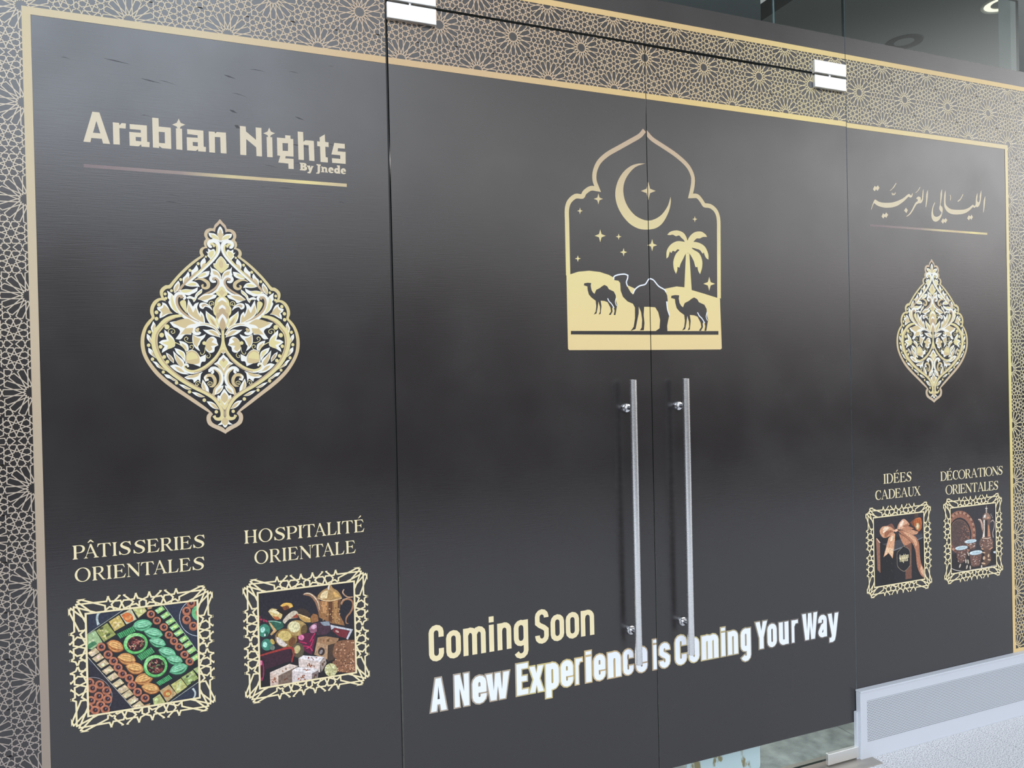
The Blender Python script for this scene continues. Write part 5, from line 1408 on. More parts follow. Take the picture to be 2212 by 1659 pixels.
e265 6 7538 7036 3 -23 -17 0
e266 6 7573 6896 -16 -14 -12 14
e267 6 7784 7006 20 -14 -9 -14
e265 6 7578 6981 0 -23 -18 2
e266 6 7577 6949 11 -22 -15 -7
e268 6 7698 7189 21 -11 -6 -16
e267 6 7928 7034 21 -11 -6 -16
e266 6 7859 7175 -16 -15 -13 14
e267 6 7780 6850 11 -21 -15 -7
e265 6 7746 7042 20 -14 -9 -14
e267 6 7584 7073 -3 -23 -18 4
e265 6 7534 7212 -6 -21 -17 7
e266 6 7586 7244 22 -7 -3 -17
e265 6 7599 7118 -22 2 -1 18
e265 6 7814 7033 11 -22 -15 -7
e266 6 7888 7027 -22 1 -2 18
e265 6 7574 6985 -17 -13 -12 15
e268 6 7605 6947 -17 -13 -12 15
e265 6 7941 7074 -23 0 -3 18
e265 6 7966 7066 -4 -22 -17 6
e268 6 7576 6999 21 -11 -6 -16
e267 6 7551 6924 -14 -16 -14 13
e265 6 7860 7081 10 -22 -16 -6
e266 6 7603 6874 20 -12 -7 -16
e266 6 7638 6971 -20 -8 -8 17
e265 6 7619 7020 19 -15 -10 -14
e267 6 7528 7099 14 -20 -14 -9
e268 6 7896 6949 9 -22 -16 -5
e265 6 7746 7203 -19 -11 -10 16
e268 6 7825 7098 -20 -9 -9 17
e268 6 7873 6991 -22 -3 -5 18
e268 6 7770 6914 20 -13 -8 -15
e268 6 7730 6892 23 -5 -1 -18
e267 6 7790 6898 -23 3 0 18
e267 6 7693 7196 20 -14 -9 -14
e267 6 7733 7130 -2 -23 -18 4
e265 6 7787 7135 14 -20 -14 -10
s264 7952 7157 209 18 -10 -423 -158 13
e267 6 8112 7105 -20 -8 -8 17
e265 6 8078 7152 8 -23 -17 -3
e265 6 8017 7084 -18 -12 -11 15
e265 6 8119 7092 -4 -22 -17 5
e266 6 8010 6967 -23 2 -1 18
e266 6 8025 7090 -22 -2 -4 18
e266 6 8012 7006 17 -18 -12 -12
e265 6 8022 7041 17 -19 -12 -11
e266 6 8122 6850 20 -15 -9 -14
e265 6 8124 7104 19 -15 -10 -14
e266 6 8090 7020 22 -10 -5 -17
e265 6 8114 6802 11 -22 -15 -7
e265 6 8097 7066 16 -19 -13 -11
e267 6 8020 6883 -2 -22 -18 4
e267 6 8085 6995 23 -6 -3 -17
e268 6 8024 7010 -2 -22 -17 4
e268 6 8071 7156 -12 -18 -15 11
e266 6 8080 6899 -21 -6 -8 18
e268 6 8123 6853 -11 -19 -16 11
e265 6 8038 6875 22 -12 -7 -16
e266 6 8101 6934 13 -21 -14 -8
e265 6 8121 6793 22 -8 -4 -17
e268 6 8037 7003 -2 -23 -17 4
e266 6 8009 6807 19 -16 -10 -14
e266 6 8004 6890 14 -20 -14 -9
e268 6 8008 6936 19 -16 -10 -14
e266 6 8085 6882 8 -23 -16 -4
e265 6 8004 7062 -9 -20 -16 10
e265 6 8016 6804 21 -12 -6 -16
e267 6 8014 6951 11 -22 -15 -7
e267 6 8026 7105 -1 -23 -18 3
e265 6 8102 7009 18 -16 -10 -13
e266 6 8086 7126 1 -23 -18 1
e267 6 8076 6850 -23 2 -1 18
e265 6 7998 6840 5 -24 -17 -2
e267 6 7988 6926 -15 -15 -13 14
e267 6 7988 6985 22 -10 -5 -16
e266 6 8034 7075 -22 -4 -6 18
e265 6 8065 7048 -12 -18 -15 11
e268 6 8041 6928 -22 -5 -6 18
e266 6 8113 7096 -23 0 -3 18
e266 6 8022 7074 18 -17 -11 -13
e267 6 8022 6982 -10 -19 -16 10
e267 6 8123 6994 -17 -14 -12 14
e268 6 8109 7087 -3 -22 -18 4
f269 6512 7452 135 67 609 -143 -126 -124
f270 6512 7452 618 -200 -8 -315 -603 271
f271 7130 7252 151 120 32 -188 -154 -241
f272 6958 7327 -16 3 -24 20 -13 23 8 8 22 -13 20 -24
f273 6784 7392 -10 21 8 30 20 15 18 -10 1 -28 -16 -25
f274 6926 7382 -19 1 -32 20 -23 22 5 9 28 -12 31 -23
f275 7027 7371 -17 7 -7 16 9 14 17 1 13 -13 -1 -17
f276 6825 7149 1 19 18 12 21 -4 8 -17 -10 -18 -21 -4
f277 6882 7159 -13 14 0 21 14 12 16 -5 8 -20 -8 -18
f278 6772 7165 -18 14 -7 31 9 25 19 -1 14 -25 -2 -31
f279 6852 7178 -1 20 17 15 21 -3 11 -18 -9 -19 -21 -6
f280 6815 7174 -10 15 -7 36 1 29 8 0 10 -29 3 -35
f281 6961 7101 -12 15 -9 35 2 29 11 1 12 -28 3 -36
f282 6837 7237 -12 -13 -22 2 -15 17 4 18 18 6 20 -11
f283 6822 7161 -15 16 -5 32 10 24 16 -2 11 -26 -3 -31
f284 7242 7156 -17 -4 -34 7 -27 14 1 9 28 -1 35 -12
f285 7195 7110 -12 15 -1 31 10 22 14 -3 8 -25 -5 -30
f286 7246 7200 -15 13 -4 24 10 18 17 -2 11 -21 -3 -23
f287 7170 7164 3 21 24 19 27 4 10 -15 -15 -23 -28 -13
e288 16 7433 6961 184 -30 -5 -197
e289 6 7557 6940 55 -9 -1 -25
e289 6 7507 6841 34 -49 -20 -13
e289 6 7401 6833 -11 -53 -25 9
e290 6 7319 6922 -48 -20 -12 24
e289 6 7323 7040 -50 28 9 22
e290 6 7409 7099 -17 56 23 5
e290 6 7514 7054 29 44 21 -16
e289 6 7556 6938 54 0 4 -26
e290 6 7505 6840 41 -43 -16 -17
e289 6 7399 6834 -1 -56 -25 4
e290 6 7318 6924 -43 -29 -15 22
e290 6 7324 7042 -54 18 5 24
e289 6 7412 7100 -26 53 21 9
e290 6 7515 7052 20 50 23 -12
f291 5708 7169 549 162 243 -104 -555 -192
f292 5708 7169 233 -133 -8 -326 -223 63
f293 5941 7036 554 181 -199 -466 -363 -49
f294 6138 7188 0 19 14 11 19 -5 9 -18 -8 -16 -19 -3
f295 6048 7136 -7 13 4 19 11 11 11 -5 2 -18 -9 -17
f295 6070 7122 -12 5 -7 15 2 14 10 3 11 -11 3 -16
f296 6162 7178 -17 -1 -14 15 0 19 14 9 17 -8 8 -19
f297 5833 6936 4 11 14 4 12 -6 3 -10 -10 -8 -15 1
f298 5844 6858 -9 20 8 24 20 11 16 -12 0 -24 -16 -20
f299 5828 6950 -8 16 2 29 12 19 13 -4 3 -25 -8 -27
f300 5859 6914 -13 14 -7 30 2 26 11 0 11 -24 3 -31
f301 5809 6924 -13 2 -18 14 -9 18 5 6 17 -9 15 -17
f302 5823 6913 -12 10 -5 19 7 15 14 -1 9 -16 -2 -19
f303 5729 6949 6 10 18 6 18 -2 2 -8 -13 -9 -20 -2
f304 5790 6920 10 15 30 12 28 0 5 -12 -23 -15 -32 -6
f305 5805 6843 -20 7 -24 30 -10 30 11 8 25 -21 19 -33
f306 6098 6869 -4 20 13 21 21 6 13 -13 -5 -23 -19 -15
f307 6135 6897 7 14 23 13 23 2 6 -11 -17 -16 -26 -8
f308 6104 6883 2 17 19 16 21 2 8 -12 -11 -19 -23 -10
f254 6154 6921 -4 11 5 13 10 6 9 -6 -1 -13 -8 -11
f309 6324 7126 146 75 459 -106 151 -80 -198 -68
f310 6324 7126 558 -179 -6 -246 -562 -3
f311 6882 6947 198 68 -42 -317 -162 -10
f312 6620 7096 5 11 16 5 16 -3 3 -11 -12 -9 -18 0
f313 6786 7066 11 7 26 1 22 -6 1 -9 -21 -5 -27 3
f314 6752 7059 9 10 23 6 21 -2 2 -9 -17 -9 -25 -2
f312 6710 7045 3 20 23 23 25 10 9 -12 -14 -24 -26 -18
f275 6709 7084 -15 -7 -19 9 -9 19 8 14 19 -1 16 -16
f315 6707 6774 -19 2 -20 23 -7 24 12 9 21 -14 16 -26
f316 6631 6888 -18 3 -17 21 -3 24 14 7 19 -13 11 -25
f317 6599 6841 -17 6 -22 25 -10 26 9 7 22 -17 18 -29
f318 6633 6851 -17 2 -28 18 -19 21 4 8 25 -12 26 -21
f319 6688 6916 -13 -12 -23 2 -18 16 2 18 20 5 23 -10
f281 6486 6828 -7 16 8 19 17 6 13 -11 -1 -20 -14 -13
f320 6713 6763 -15 4 -26 20 -16 22 5 7 23 -14 23 -23
f321 6472 6835 1 21 22 21 26 6 10 -15 -12 -23 -27 -15
f322 6670 6856 -20 -6 -32 15 -21 24 7 16 29 -5 30 -22
f323 6540 6788 -4 19 14 17 20 2 11 -14 -5 -20 -19 -10
f324 6939 6788 -10 10 -1 17 8 11 12 -2 7 -15 -4 -16
f325 7010 6858 -17 7 -7 18 7 16 17 1 13 -14 0 -19
f326 6934 6854 5 17 23 12 23 -2 7 -14 -16 -17 -25 -5
f327 7007 6851 -22 7 -23 31 -8 31 13 8 25 -21 18 -34
f328 6960 6789 -15 14 -5 28 9 21 16 -2 11 -23 -2 -27""",
"picture2": """f329 28863 9740 3539 41 -87 -3598 -3497 260
f330 29134 8751 2788 -251 -45 -1830 -2791 78
f331 30384 8494 1467 148 -5 -189 -1614 -340 -668 307
f332 29425 8487 806 -400 -32 -1346 -745 40
k333 31433 6982 -71 108;13
k333 31514 7010 10 -6;13
k333 29284 8069 21 -15;13
k333 30197 8190 -79 111;13
k333 31681 6726 -95 30;13
k333 31665 7234 -90 -86;13
k333 30213 6951 53 -18;13
k333 29293 7546 0 -42;13
k333 30933 7020 43 55;13
k333 31421 7687 109 -4;13
k333 31701 7535 -8 -45;13
k333 31763 7246 -16 56;13
k333 29763 7731 70 -71;13
k333 29857 8207 -105 -29;13
k333 30104 7529 -74 75;13
k333 31019 7659 -78 -45;13
k333 29897 6933 66 73;13
k333 29589 6792 -43 24;13
k333 31589 7377 -13 79;13
k333 30462 7993 97 44;13
k333 31290 6768 61 -1;13
k333 31395 8048 -88 -65;13
k333 30913 8149 42 52;13
k333 29991 8071 39 -18;13
k333 31043 7713 -102 109;13
k333 30500 7814 109 57;13
k333 30570 7659 -38 -84;13
k333 30033 7317 78 -103;13
k333 30938 8045 1 71;13
k333 30949 6716 33 -48;13
s334 31144 9165 204 102 29 -338 -144 121
s335 31347 9240 186 77 222 -25 61 -243 -73 -235 -131 -68 -163 123 -88 169
e336 16 31562 8965 96 -9 -3 -140
e337 16 31562 8979 44 -4 -2 -81
k338 31348 9280 99 -465;13
k338 31809 9238 -177 -440;13
k338 31451 9271 88 -465;13
k338 31706 9248 -156 -443;13
k338 31554 9262 78 -464;13
k338 31602 9257 -133 -444;13
k338 31657 9252 67 -463;13
k338 31499 9267 -110 -446;13
k338 31761 9243 56 -463;13
k338 31396 9276 -88 -447;13
f339 31390 9491 222 21 -5 -202 -221 -6
f340 29227 8695 205 -209 6 -1232 -161 150
f341 29227 8695 63 -17 171 -182 -50 -21
k342 30195 8096 325 53 291 75;34
k342 31474 8383 391 82;30
f343 30848 8234 349 84 -26 -1496 -357 9
s344 29793 9132 258 76 106 -31 131 -210 -213 54
s345 30718 8872 408 6 474 -153 -83 -83 -258 -1
s346 30539 8929 437 92 370 -129 -374 -50
s347 30481 8776 411 -227 294 -230 -375 -87 -210 267
s348 30448 8885 270 -13 469 -192 297 -190 141 -283 28 -380 64 -410 199 -374 -7 -309 -248 218 -182 411 -61 543 -168 366 -358 290 -286 175
s349 30681 8836 433 -149 289 -202 122 -268 -94 -97 -177 286 -288 216
s266 31708 7337 197 -306 -6 -229 -216 268
s350 29438 8996 143 130 283 5 212 -78 211 -139 -109 -82 -218 -137 -319 -26 -172 167
s351 29634 9095 230 10 105 -42 -145 -118 -214 -84
s352 29746 8914 327 28 106 -57 -219 -190 -276 -4
s345 29927 8804 180 48 -39 -102 -250 -67
s353 30396 8970 76 178 221 179 145 0 221 -181 35 -83 -192 -89 -363 -45
s354 30544 9141 166 144 72 -33 -95 -177 -146 -66
s355 30686 9048 347 87 35 -96 -202 -61
s356 30209 8935 187 29 59 -80 -170 -41
f357 30178 8832 105 -63 -24 -262 -63 -390 -80 -348 -208 247 -293 -139 158 416 132 329
s358 30067 8685 107 15 -58 -179 -125 -40
f359 29790 8265 372 -92 -44 -338 -209 207 -251 -118
s360 30739 8219 340 -228 4 -583 -83 -103 -268 -129 -331 225 -36 300 7 265 146 116
k361 30739 8219 340 -228 4 -583 -83 -103 -268 -129 -331 225 -36 300 7 265 146 116 221 137;20""",
"picture3": """f362 33207 9755 3553 77 -88 -3617 -3474 212
f363 33478 7575 2839 -43 -21 -847 -2802 40
f364 35031 8407 0 -149 -23 -145 -46 -136 -68 -124 -87 -109 -104 -91 -119 -72 -130 -49 -139 -27 -144 -3 -145 20 -143 43 -136 65 -128 84 -116 103 -101 117 -83 130 -64 139 -44 146 -22 147 1 146 22 142 44 134 65 122 84 109 102 91 115 73 129 51 137 30 142 6 145 -17 144 -40 138 -62 130 -83 119 -102 104 -118 86 -131 67 -142 45 -147
e365 8 34936 8370 67 -7 -1 -57
e366 6 34936 8370 26 -2 -1 -24
e367 8 34924 8248 66 -13 -13 -56
e366 6 34924 8248 26 -3 -1 -23
e365 8 34895 8130 64 -19 -24 -53
e366 6 34895 8130 26 -3 -1 -23
e367 8 34850 8019 60 -26 -35 -49
e366 6 34851 8019 26 -3 -1 -23
e365 8 34790 7916 56 -31 -45 -43
e366 6 34790 7916 26 -3 -1 -23
e367 8 34716 7825 49 -36 -54 -38
e366 6 34716 7825 26 -3 -1 -23
e365 8 34630 7747 43 -40 -63 -31
e366 6 34630 7747 26 -3 -1 -23
e367 8 34532 7684 35 -43 -69 -24
e366 6 34532 7684 26 -3 -1 -23
e365 8 34426 7636 27 -45 -74 -16
e366 6 34426 7636 26 -3 -1 -23
e367 8 34314 7605 17 -47 -78 -8
e366 6 34314 7605 26 -3 -1 -23
e365 8 34198 7591 8 -47 -80 0
e366 6 34198 7591 26 -3 -1 -23
e367 8 34080 7595 -1 -47 -80 9
e366 6 34080 7595 26 -3 -1 -23
e365 8 33962 7616 -11 -45 -79 16
e366 6 33962 7616 26 -3 -1 -23
e367 8 33848 7655 -19 -42 -76 24
e366 6 33848 7654 26 -3 -1 -23
e365 8 33740 7709 -28 -39 -72 31
e366 6 33740 7709 26 -3 -1 -23
e367 8 33638 7778 -36 -35 -66 37
e366 6 33638 7778 26 -3 -1 -23
e365 8 33547 7861 -43 -30 -59 43
e366 6 33547 7861 25 -3 -1 -23
e367 8 33467 7955 -50 -25 -51 48
e366 6 33466 7956 26 -3 -1 -23
e365 8 33399 8060 -55 -19 -42 52
e366 6 33399 8060 25 -3 -1 -23
e367 8 33346 8172 -59 -13 -32 54
e366 6 33346 8172 25 -2 -1 -23
e365 8 33308 8290 -62 -7 -21 56
e366 6 33308 8290 26 -3 -1 -23
e367 8 33287 8410 -64 0 -10 57
e366 6 33287 8410 25 -3 -1 -23
e365 8 33282 8532 -64 6 1 56
e366 6 33282 8532 26 -2 -1 -23
e367 8 33293 8652 -64 13 12 55
e366 6 33293 8652 25 -2 -1 -23
e365 8 33320 8768 -62 19 23 52
e366 6 33320 8768 25 -2 -1 -23
e367 8 33364 8878 -59 25 34 48
e366 6 33363 8878 25 -3 -1 -23
e365 8 33422 8979 -54 30 44 43
e366 6 33422 8979 26 -2 -1 -23
e367 8 33494 9070 -48 35 53 38
e366 6 33494 9070 26 -2 -1 -23
e365 8 33578 9148 -42 39 61 32
e366 6 33578 9148 25 -2 -1 -23
e367 8 33673 9213 -34 42 68 24
e366 6 33673 9212 25 -3 -1 -23
e365 8 33777 9262 -26 45 73 17
e366 6 33777 9262 25 -2 -1 -23
e367 8 33888 9295 -17 46 77 9
e366 6 33888 9295 25 -3 -1 -23
e365 8 34004 9310 -8 47 80 1
e366 6 34004 9310 26 -3 -1 -23
e367 8 34121 9309 1 47 80 -7
e366 6 34122 9309 26 -2 -1 -23
e365 8 34239 9290 11 45 80 -15
e366 6 34239 9290 26 -2 -1 -23
e367 8 34354 9254 20 43 77 -23
e366 6 34354 9254 26 -3 -1 -23
e365 8 34464 9201 29 40 73 -30
e366 6 34464 9201 26 -2 -1 -23
e367 8 34568 9133 37 36 68 -37
e366 6 34568 9133 26 -3 -1 -23
e365 8 34662 9050 45 31 61 -43
e366 6 34661 9050 26 -2 -1 -24
e367 8 34744 8956 51 26 53 -48
e366 6 34744 8956 26 -3 -1 -23
e365 8 34813 8850 57 21 43 -52
e366 6 34813 8851 26 -3 -1 -23
e367 8 34868 8737 61 14 33 -55
e366 6 34868 8737 26 -2 -1 -23
e365 8 34907 8618 65 7 22 -57
e366 6 34907 8618 26 -2 -1 -24
e367 8 34930 8494 67 1 10 -58
e366 6 34930 8494 26 -2 -1 -24
f368 34754 8344 -2 -143 -29 -135 -54 -124 -77 -106 -97 -86 -112 -60 -125 -35 -131 -6 -133 21 -129 49 -121 74 -108 95 -92 115 -70 128 -48 137 -23 142 2 140 28 134 52 122 75 106 95 86 111 62 123 36 130 8 133 -19 130 -47 123 -72 110 -95 93 -115 73 -129 49 -140
f369 34668 8323 -2 -131 -26 -125 -49 -114 -69 -98 -88 -78 -102 -57 -113 -31 -119 -6 -120 19 -118 45 -110 68 -98 88 -83 105 -65 118 -43 127 -21 131 2 129 25 123 47 113 68 97 86 79 101 57 111 34 119 7 120 -17 119 -44 111 -66 100 -88 84 -105 66 -120 45 -128
f370 34646 8324 -2 -127 -25 -121 -47 -110 -67 -95 -84 -76 -99 -55 -109 -31 -114 -6 -117 19 -113 44 -106 65 -95 86 -80 102 -62 114 -42 123 -21 126 2 126 24 119 46 109 66 95 83 76 97 56 107 32 114 8 117 -18 114 -41 107 -65 96 -85 82 -102 64 -116 43 -124
e371 6 34182 8049 -25 -8 -13 17
e372 6 33605 8586 -7 -20 -25 6
e372 6 33776 7906 1 -20 -25 2
e373 6 34088 7938 5 -21 -25 -1
e374 6 34478 8269 29 -6 -5 -17
e372 6 33587 8297 -26 -6 -11 17
e375 6 34168 8894 -15 -16 -22 11
e372 6 33687 8033 28 -9 -7 -16
e376 6 34312 8168 8 -21 -25 -3
e377 6 34411 8248 26 -11 -11 -16
e372 6 33618 8226 16 -19 -21 -8
e378 6 34214 7855 -26 -7 -12 17
e372 6 33712 8438 2 -21 -25 1
e371 6 34191 8748 6 -21 -25 -2
e379 6 33852 8379 -29 1 -3 18
e380 6 34255 8070 -19 -14 -20 13
e381 6 34073 8957 -25 -9 -13 17
e382 6 33901 8046 -16 -16 -21 12
e372 6 33565 8424 4 -20 -25 -1
e383 6 33994 8791 29 -5 -2 -18
e372 6 33676 8076 -24 -10 -14 16
e372 6 33581 8596 -12 -18 -23 9
e384 6 34238 8295 -28 -3 -7 18
e385 6 34270 7816 29 -7 -6 -17
e386 6 34302 8176 2 -21 -25 1
e387 6 33930 8712 -29 0 -3 18
e388 6 34256 8647 -23 -11 -16 16
e389 6 33818 8874 -21 -12 -17 14
e371 6 34180 8224 -13 -17 -23 10
e390 6 34540 8141 29 -4 -1 -18
e372 6 33776 8317 26 -12 -12 -15
e379 6 33874 8550 -29 2 0 18
e391 6 34261 8374 -29 -1 -4 18
e392 6 34106 8161 6 -21 -25 -2
e390 6 34577 8457 -25 -9 -13 17
e393 6 33942 8518 -15 -16 -21 11
e372 6 33774 8763 -29 1 -1 18
e394 6 34062 8118 -19 -14 -20 14
e387 6 33924 7912 -18 -15 -20 13
e395 6 34508 8203 26 -12 -11 -15
e372 6 33774 8538 16 -19 -21 -8
e396 6 33992 8930 26 -12 -12 -15
e397 6 33830 8492 -29 0 -3 18
e372 6 33681 8053 16 -19 -21 -8
e395 6 34499 8576 27 -11 -10 -16
e398 6 33946 8329 -17 -15 -21 12
e372 6 33614 8736 -12 -18 -23 9
e399 6 34388 8507 30 -4 -1 -18
e390 6 34572 8172 -3 -20 -25 4
e372 6 33686 8618 0 -20 -25 2
e400 6 34398 8681 -18 -14 -20 13
e372 6 33702 8040 12 -20 -23 -5
e401 6 34329 8283 24 -14 -15 -13
e402 6 34250 7837 5 -21 -25 -1
e372 6 33590 8288 28 -9 -8 -17
e390 6 34482 8621 -19 -14 -20 13
e372 6 33769 7916 26 -12 -12 -15
e380 6 34251 8093 11 -21 -24 -5
e374 6 34543 8198 -1 -21 -26 3
e403 6 33846 8338 27 -10 -9 -16
e403 6 33805 8375 -19 -14 -19 14
e380 6 34259 7918 -3 -20 -25 4
e390 6 34561 8534 29 -8 -6 -17
e371 6 34178 8227 6 -21 -25 -1
e374 6 34480 8036 0 -21 -26 2
e372 6 33728 8843 -28 -4 -8 18
e404 6 34374 8676 18 -18 -20 -10
e405 6 34166 8228 -13 -17 -23 10
e406 6 33794 8279 -29 -1 -5 18
e407 6 34080 7879 -26 -8 -12 17
e408 6 34424 8226 13 -20 -23 -6
e390 6 34548 8090 -5 -20 -25 5
e409 6 33827 8542 -22 -12 -17 15
e399 6 34379 8731 -27 -6 -11 17
e410 6 34197 8480 -24 -9 -14 16
e372 6 33637 8226 28 -8 -6 -17
e372 6 33647 8743 28 -8 -7 -17
e378 6 34235 8574 7 -21 -25 -2
e399 6 34361 8032 -24 -10 -15 16
e411 6 34286 8380 -25 -9 -14 16
e412 6 33999 7963 -19 -14 -19 13
e372 6 33600 8118 9 -21 -24 -3
e390 6 34492 8072 -30 1 -2 18
e413 6 34163 8184 27 -11 -10 -16
e372 6 33708 7965 -21 -12 -17 15
e414 6 34404 8237 -27 -5 -9 18
e381 6 34048 7890 20 -17 -19 -10
e415 6 34011 8476 29 -6 -4 -17
e372 6 33778 8886 -26 -7 -10 17
e372 6 33701 8184 9 -20 -24 -3
e416 6 34166 7763 -6 -20 -25 6
e374 6 34490 7962 -26 -9 -13 17
e372 6 33661 8590 29 -5 -3 -17
e380 6 34250 8402 -29 3 0 18
e417 6 34281 8708 25 -13 -13 -14
e389 6 33801 8265 -4 -20 -25 5
e418 6 34340 8330 -26 -8 -12 17
e403 6 33827 8190 26 -12 -12 -14
e383 6 33978 8294 25 -13 -13 -14
e419 6 34223 8603 24 -14 -15 -14
e389 6 33818 8279 -6 -20 -25 6
e372 6 33665 8172 -2 -21 -25 3
e374 6 34539 8446 -27 -7 -12 17
e420 6 34281 8578 -20 -14 -19 14
e389 6 33782 7871 25 -13 -13 -14
e421 6 34069 7998 -28 -4 -8 18
e422 6 33825 8498 -4 -20 -25 5
e423 6 34232 8531 -29 3 0 18
e372 6 33674 8353 -26 -6 -11 17
e374 6 34549 8367 -25 -9 -14 16
e424 6 33879 8194 -22 -11 -17 15
e425 6 34100 8912 -24 -10 -14 16
e372 6 33778 8873 -10 -18 -24 8
e401 6 34325 8374 -25 -9 -14 16
e395 6 34574 8229 30 -4 -2 -18
e426 6 34314 8000 -6 -20 -25 6
e427 6 34154 8914 -26 -8 -13 16
e428 6 34032 8726 28 -9 -8 -16
e405 6 34156 7767 11 -20 -24 -5
e429 6 34398 8556 -2 -21 -25 3
e430 6 34182 7865 24 -14 -15 -14
e423 6 34226 8145 26 -13 -12 -15
e431 6 33856 8802 -1 -20 -25 3
e399 6 34366 8328 29 -5 -3 -18
e395 6 34528 8590 30 -5 -3 -18
e372 6 33757 8188 -28 -2 -6 18
e426 6 34320 8068 20 -16 -19 -11
e432 6 33834 8832 -6 -20 -25 6
e399 6 34367 8000 19 -18 -20 -10
e372 6 33516 8344 -28 -1 -4 18
e433 6 33957 8378 11 -20 -23 -5
e434 6 34126 8099 13 -20 -23 -6
e374 6 34452 7945 28 -10 -9 -16
e372 6 33642 8364 29 -3 -1 -18
e435 6 34374 8712 6 -21 -25 -2
e436 6 34059 8351 20 -17 -18 -11
e437 6 34038 8460 22 -16 -18 -12
e372 6 33721 8428 -8 -19 -24 8
e374 6 34513 8460 23 -15 -16 -13
e390 6 34494 8463 -24 -10 -14 16
e438 6 34180 8162 -5 -20 -25 5
e439 6 33882 8751 27 -10 -9 -16
e440 6 34020 8550 -18 -15 -20 13
e441 6 34445 8665 29 -7 -6 -17
e371 6 34186 8629 -22 -12 -18 15
e382 6 33905 8336 -28 -3 -7 18
e442 6 34134 8628 19 -17 -20 -10
e425 6 34085 8214 1 -21 -25 1
e379 6 33874 8599 2 -21 -25 1
e443 6 34319 8810 -27 -7 -11 17
s444 35189 8922 169 3 145 -255 -20 -353 -89 219 -59 223
k445 35208 8920 156 -53 82 -218 14 -211;45 39 29 10
k446 35981 8726 136 72 112 -122 -37 -235 -89 -198 41 -210;32 52 45 45 45 65
f447 36035 9070 -10 -16 -23 -2 -18 13 0 18 19 10 22 -6
f447 36081 9000 -10 -16 -23 -2 -18 13 1 18 18 10 23 -6
f447 36127 8929 -10 -15 -23 -2 -18 13 1 18 18 10 23 -6
k448 35732 9479 0 -145 -9 -210;19 52 71
e449 16 35729 9347 76 -6 -1 -32
e450 16 35726 9242 53 -5 -1 -37
s451 35464 8923 49 140 154 97 159 -19 150 -145 20 -121 -260 -16
s452 35529 8957 52 100 115 56 -34 -168
s453 35777 8987 133 -25 -21 -64 -152 1
f454 35471 8904 517 -47 -59 -227 -7 -263 55 -270 140 -226 -29 -235 -270 -117 -435 104 -146 202 23 155 174 171 63 257 29 260
f455 35527 8873 87 -8 -29 -755 -141 -12 91 306
f456 35659 8840 122 -11 -25 -710 -145 1
s457 35814 8641 74 -113 66 -429 -168 4
k458 35432 8086 284 -55 260 13;32
e459 6 35812 7798 3 -29 -23 1
e460 6 35770 7800 -31 -17 -16 13
e461 6 35857 7787 4 -29 -23 1
e461 6 35786 7737 20 -28 -20 -5
e459 6 35996 7800 36 -19 -12 -12
e459 6 35427 7775 40 -12 -7 -14
e459 6 35456 7751 14 -28 -21 -3
e460 6 36028 7631 -38 -9 -10 15
e460 6 35740 7928 -6 -28 -23 4
e461 6 35452 7991 36 -18 -12 -12
e390 6 35879 7795 42 -6 -1 -16
e459 6 35960 7960 -42 0 -3 16
e461 6 35474 7796 -12 -27 -22 6
e390 6 35997 7775 -41 -1 -4 16
e460 6 35623 7659 34 -20 -13 -12
e460 6 36027 7882 38 -17 -11 -13
e460 6 35792 7739 -22 -22 -19 10
e459 6 35744 7677 -39 -6 -8 16
e460 6 35826 7677 -20 -24 -20 9
e459 6 35361 7707 41 -8 -3 -15
e460 6 35902 7853 11 -29 -22 -2
e461 6 35810 7921 37 -17 -10 -13
e461 6 35898 7889 40 -13 -8 -14
e390 6 36063 7805 30 -24 -16 -10
e460 6 35995 7924 -28 -19 -17 12
e390 6 35954 7924 15 -28 -21 -4
e459 6 35519 7952 42 -6 -1 -16
e461 6 35902 7924 -31 -16 -15 13
e390 6 35589 7726 -20 -23 -20 9
e459 6 35354 8005 -27 -20 -17 12
e461 6 35464 7876 -13 -26 -22 7
e390 6 35569 7928 -9 -28 -22 5
e459 6 35795 7917 -40 -6 -7 16
e461 6 35319 8003 -40 -4 -6 16
e460 6 36059 7716 -15 -26 -22 8
e459 6 35482 7977 -8 -28 -22 5
e460 6 35316 7838 -30 -17 -15 13
e390 6 35440 7811 -22 -22 -19 10
e459 6 35835 7708 -26 -20 -18 12
e459 6 35909 7865 -6 -28 -23 4
e461 6 35371 7846 -40 -4 -6 16
e390 6 35797 7879 11 -29 -22 -2
e460 6 35837 7935 21 -27 -20 -6
e460 6 35985 7626 -28 -19 -17 12
e390 6 35778 7975 26 -25 -18 -9
e460 6 35561 7798 38 -16 -10 -14
e460 6 35906 7685 6 -29 -23 0
e460 6 36003 7948 -42 4 0 16
e460 6 35772 7696 42 -6 -2 -16
e460 6 35681 7663 42 -8 -3 -15
k462 35365 7633 262 -107 229 2 232 81;45
s463 35477 7595 531 -88 -87 -144 46 -323 -356 -202 -233 79 166 302
e464 10 35511 7433 111 -26 -7 -25
e464 10 35524 7195 81 -19 -21 -76
e464 10 35481 6963 134 -31 -10 -35
e464 10 35812 7269 52 -12 -22 -76
e464 10 35845 7080 97 -23 -9 -30
s465 34337 8027 716 -47 -56 -308 -270 -37 -257 92
e262 6 34756 7838 29 -14 -13 -14
e262 6 34580 7712 19 -21 -21 -9
e466 6 34673 7726 29 -14 -13 -15
e466 6 34484 7888 -19 -17 -21 13
e466 6 34652 7892 -22 -15 -19 14
e262 6 34550 7725 18 -22 -22 -8
e467 6 34714 7711 -26 -13 -17 16
e467 6 34924 7806 5 -24 -26 0
e467 6 34954 7880 24 -19 -18 -12
e262 6 34537 7897 32 -9 -7 -17
e466 6 34870 7900 -33 -3 -7 18
e466 6 34482 7760 31 -12 -10 -16
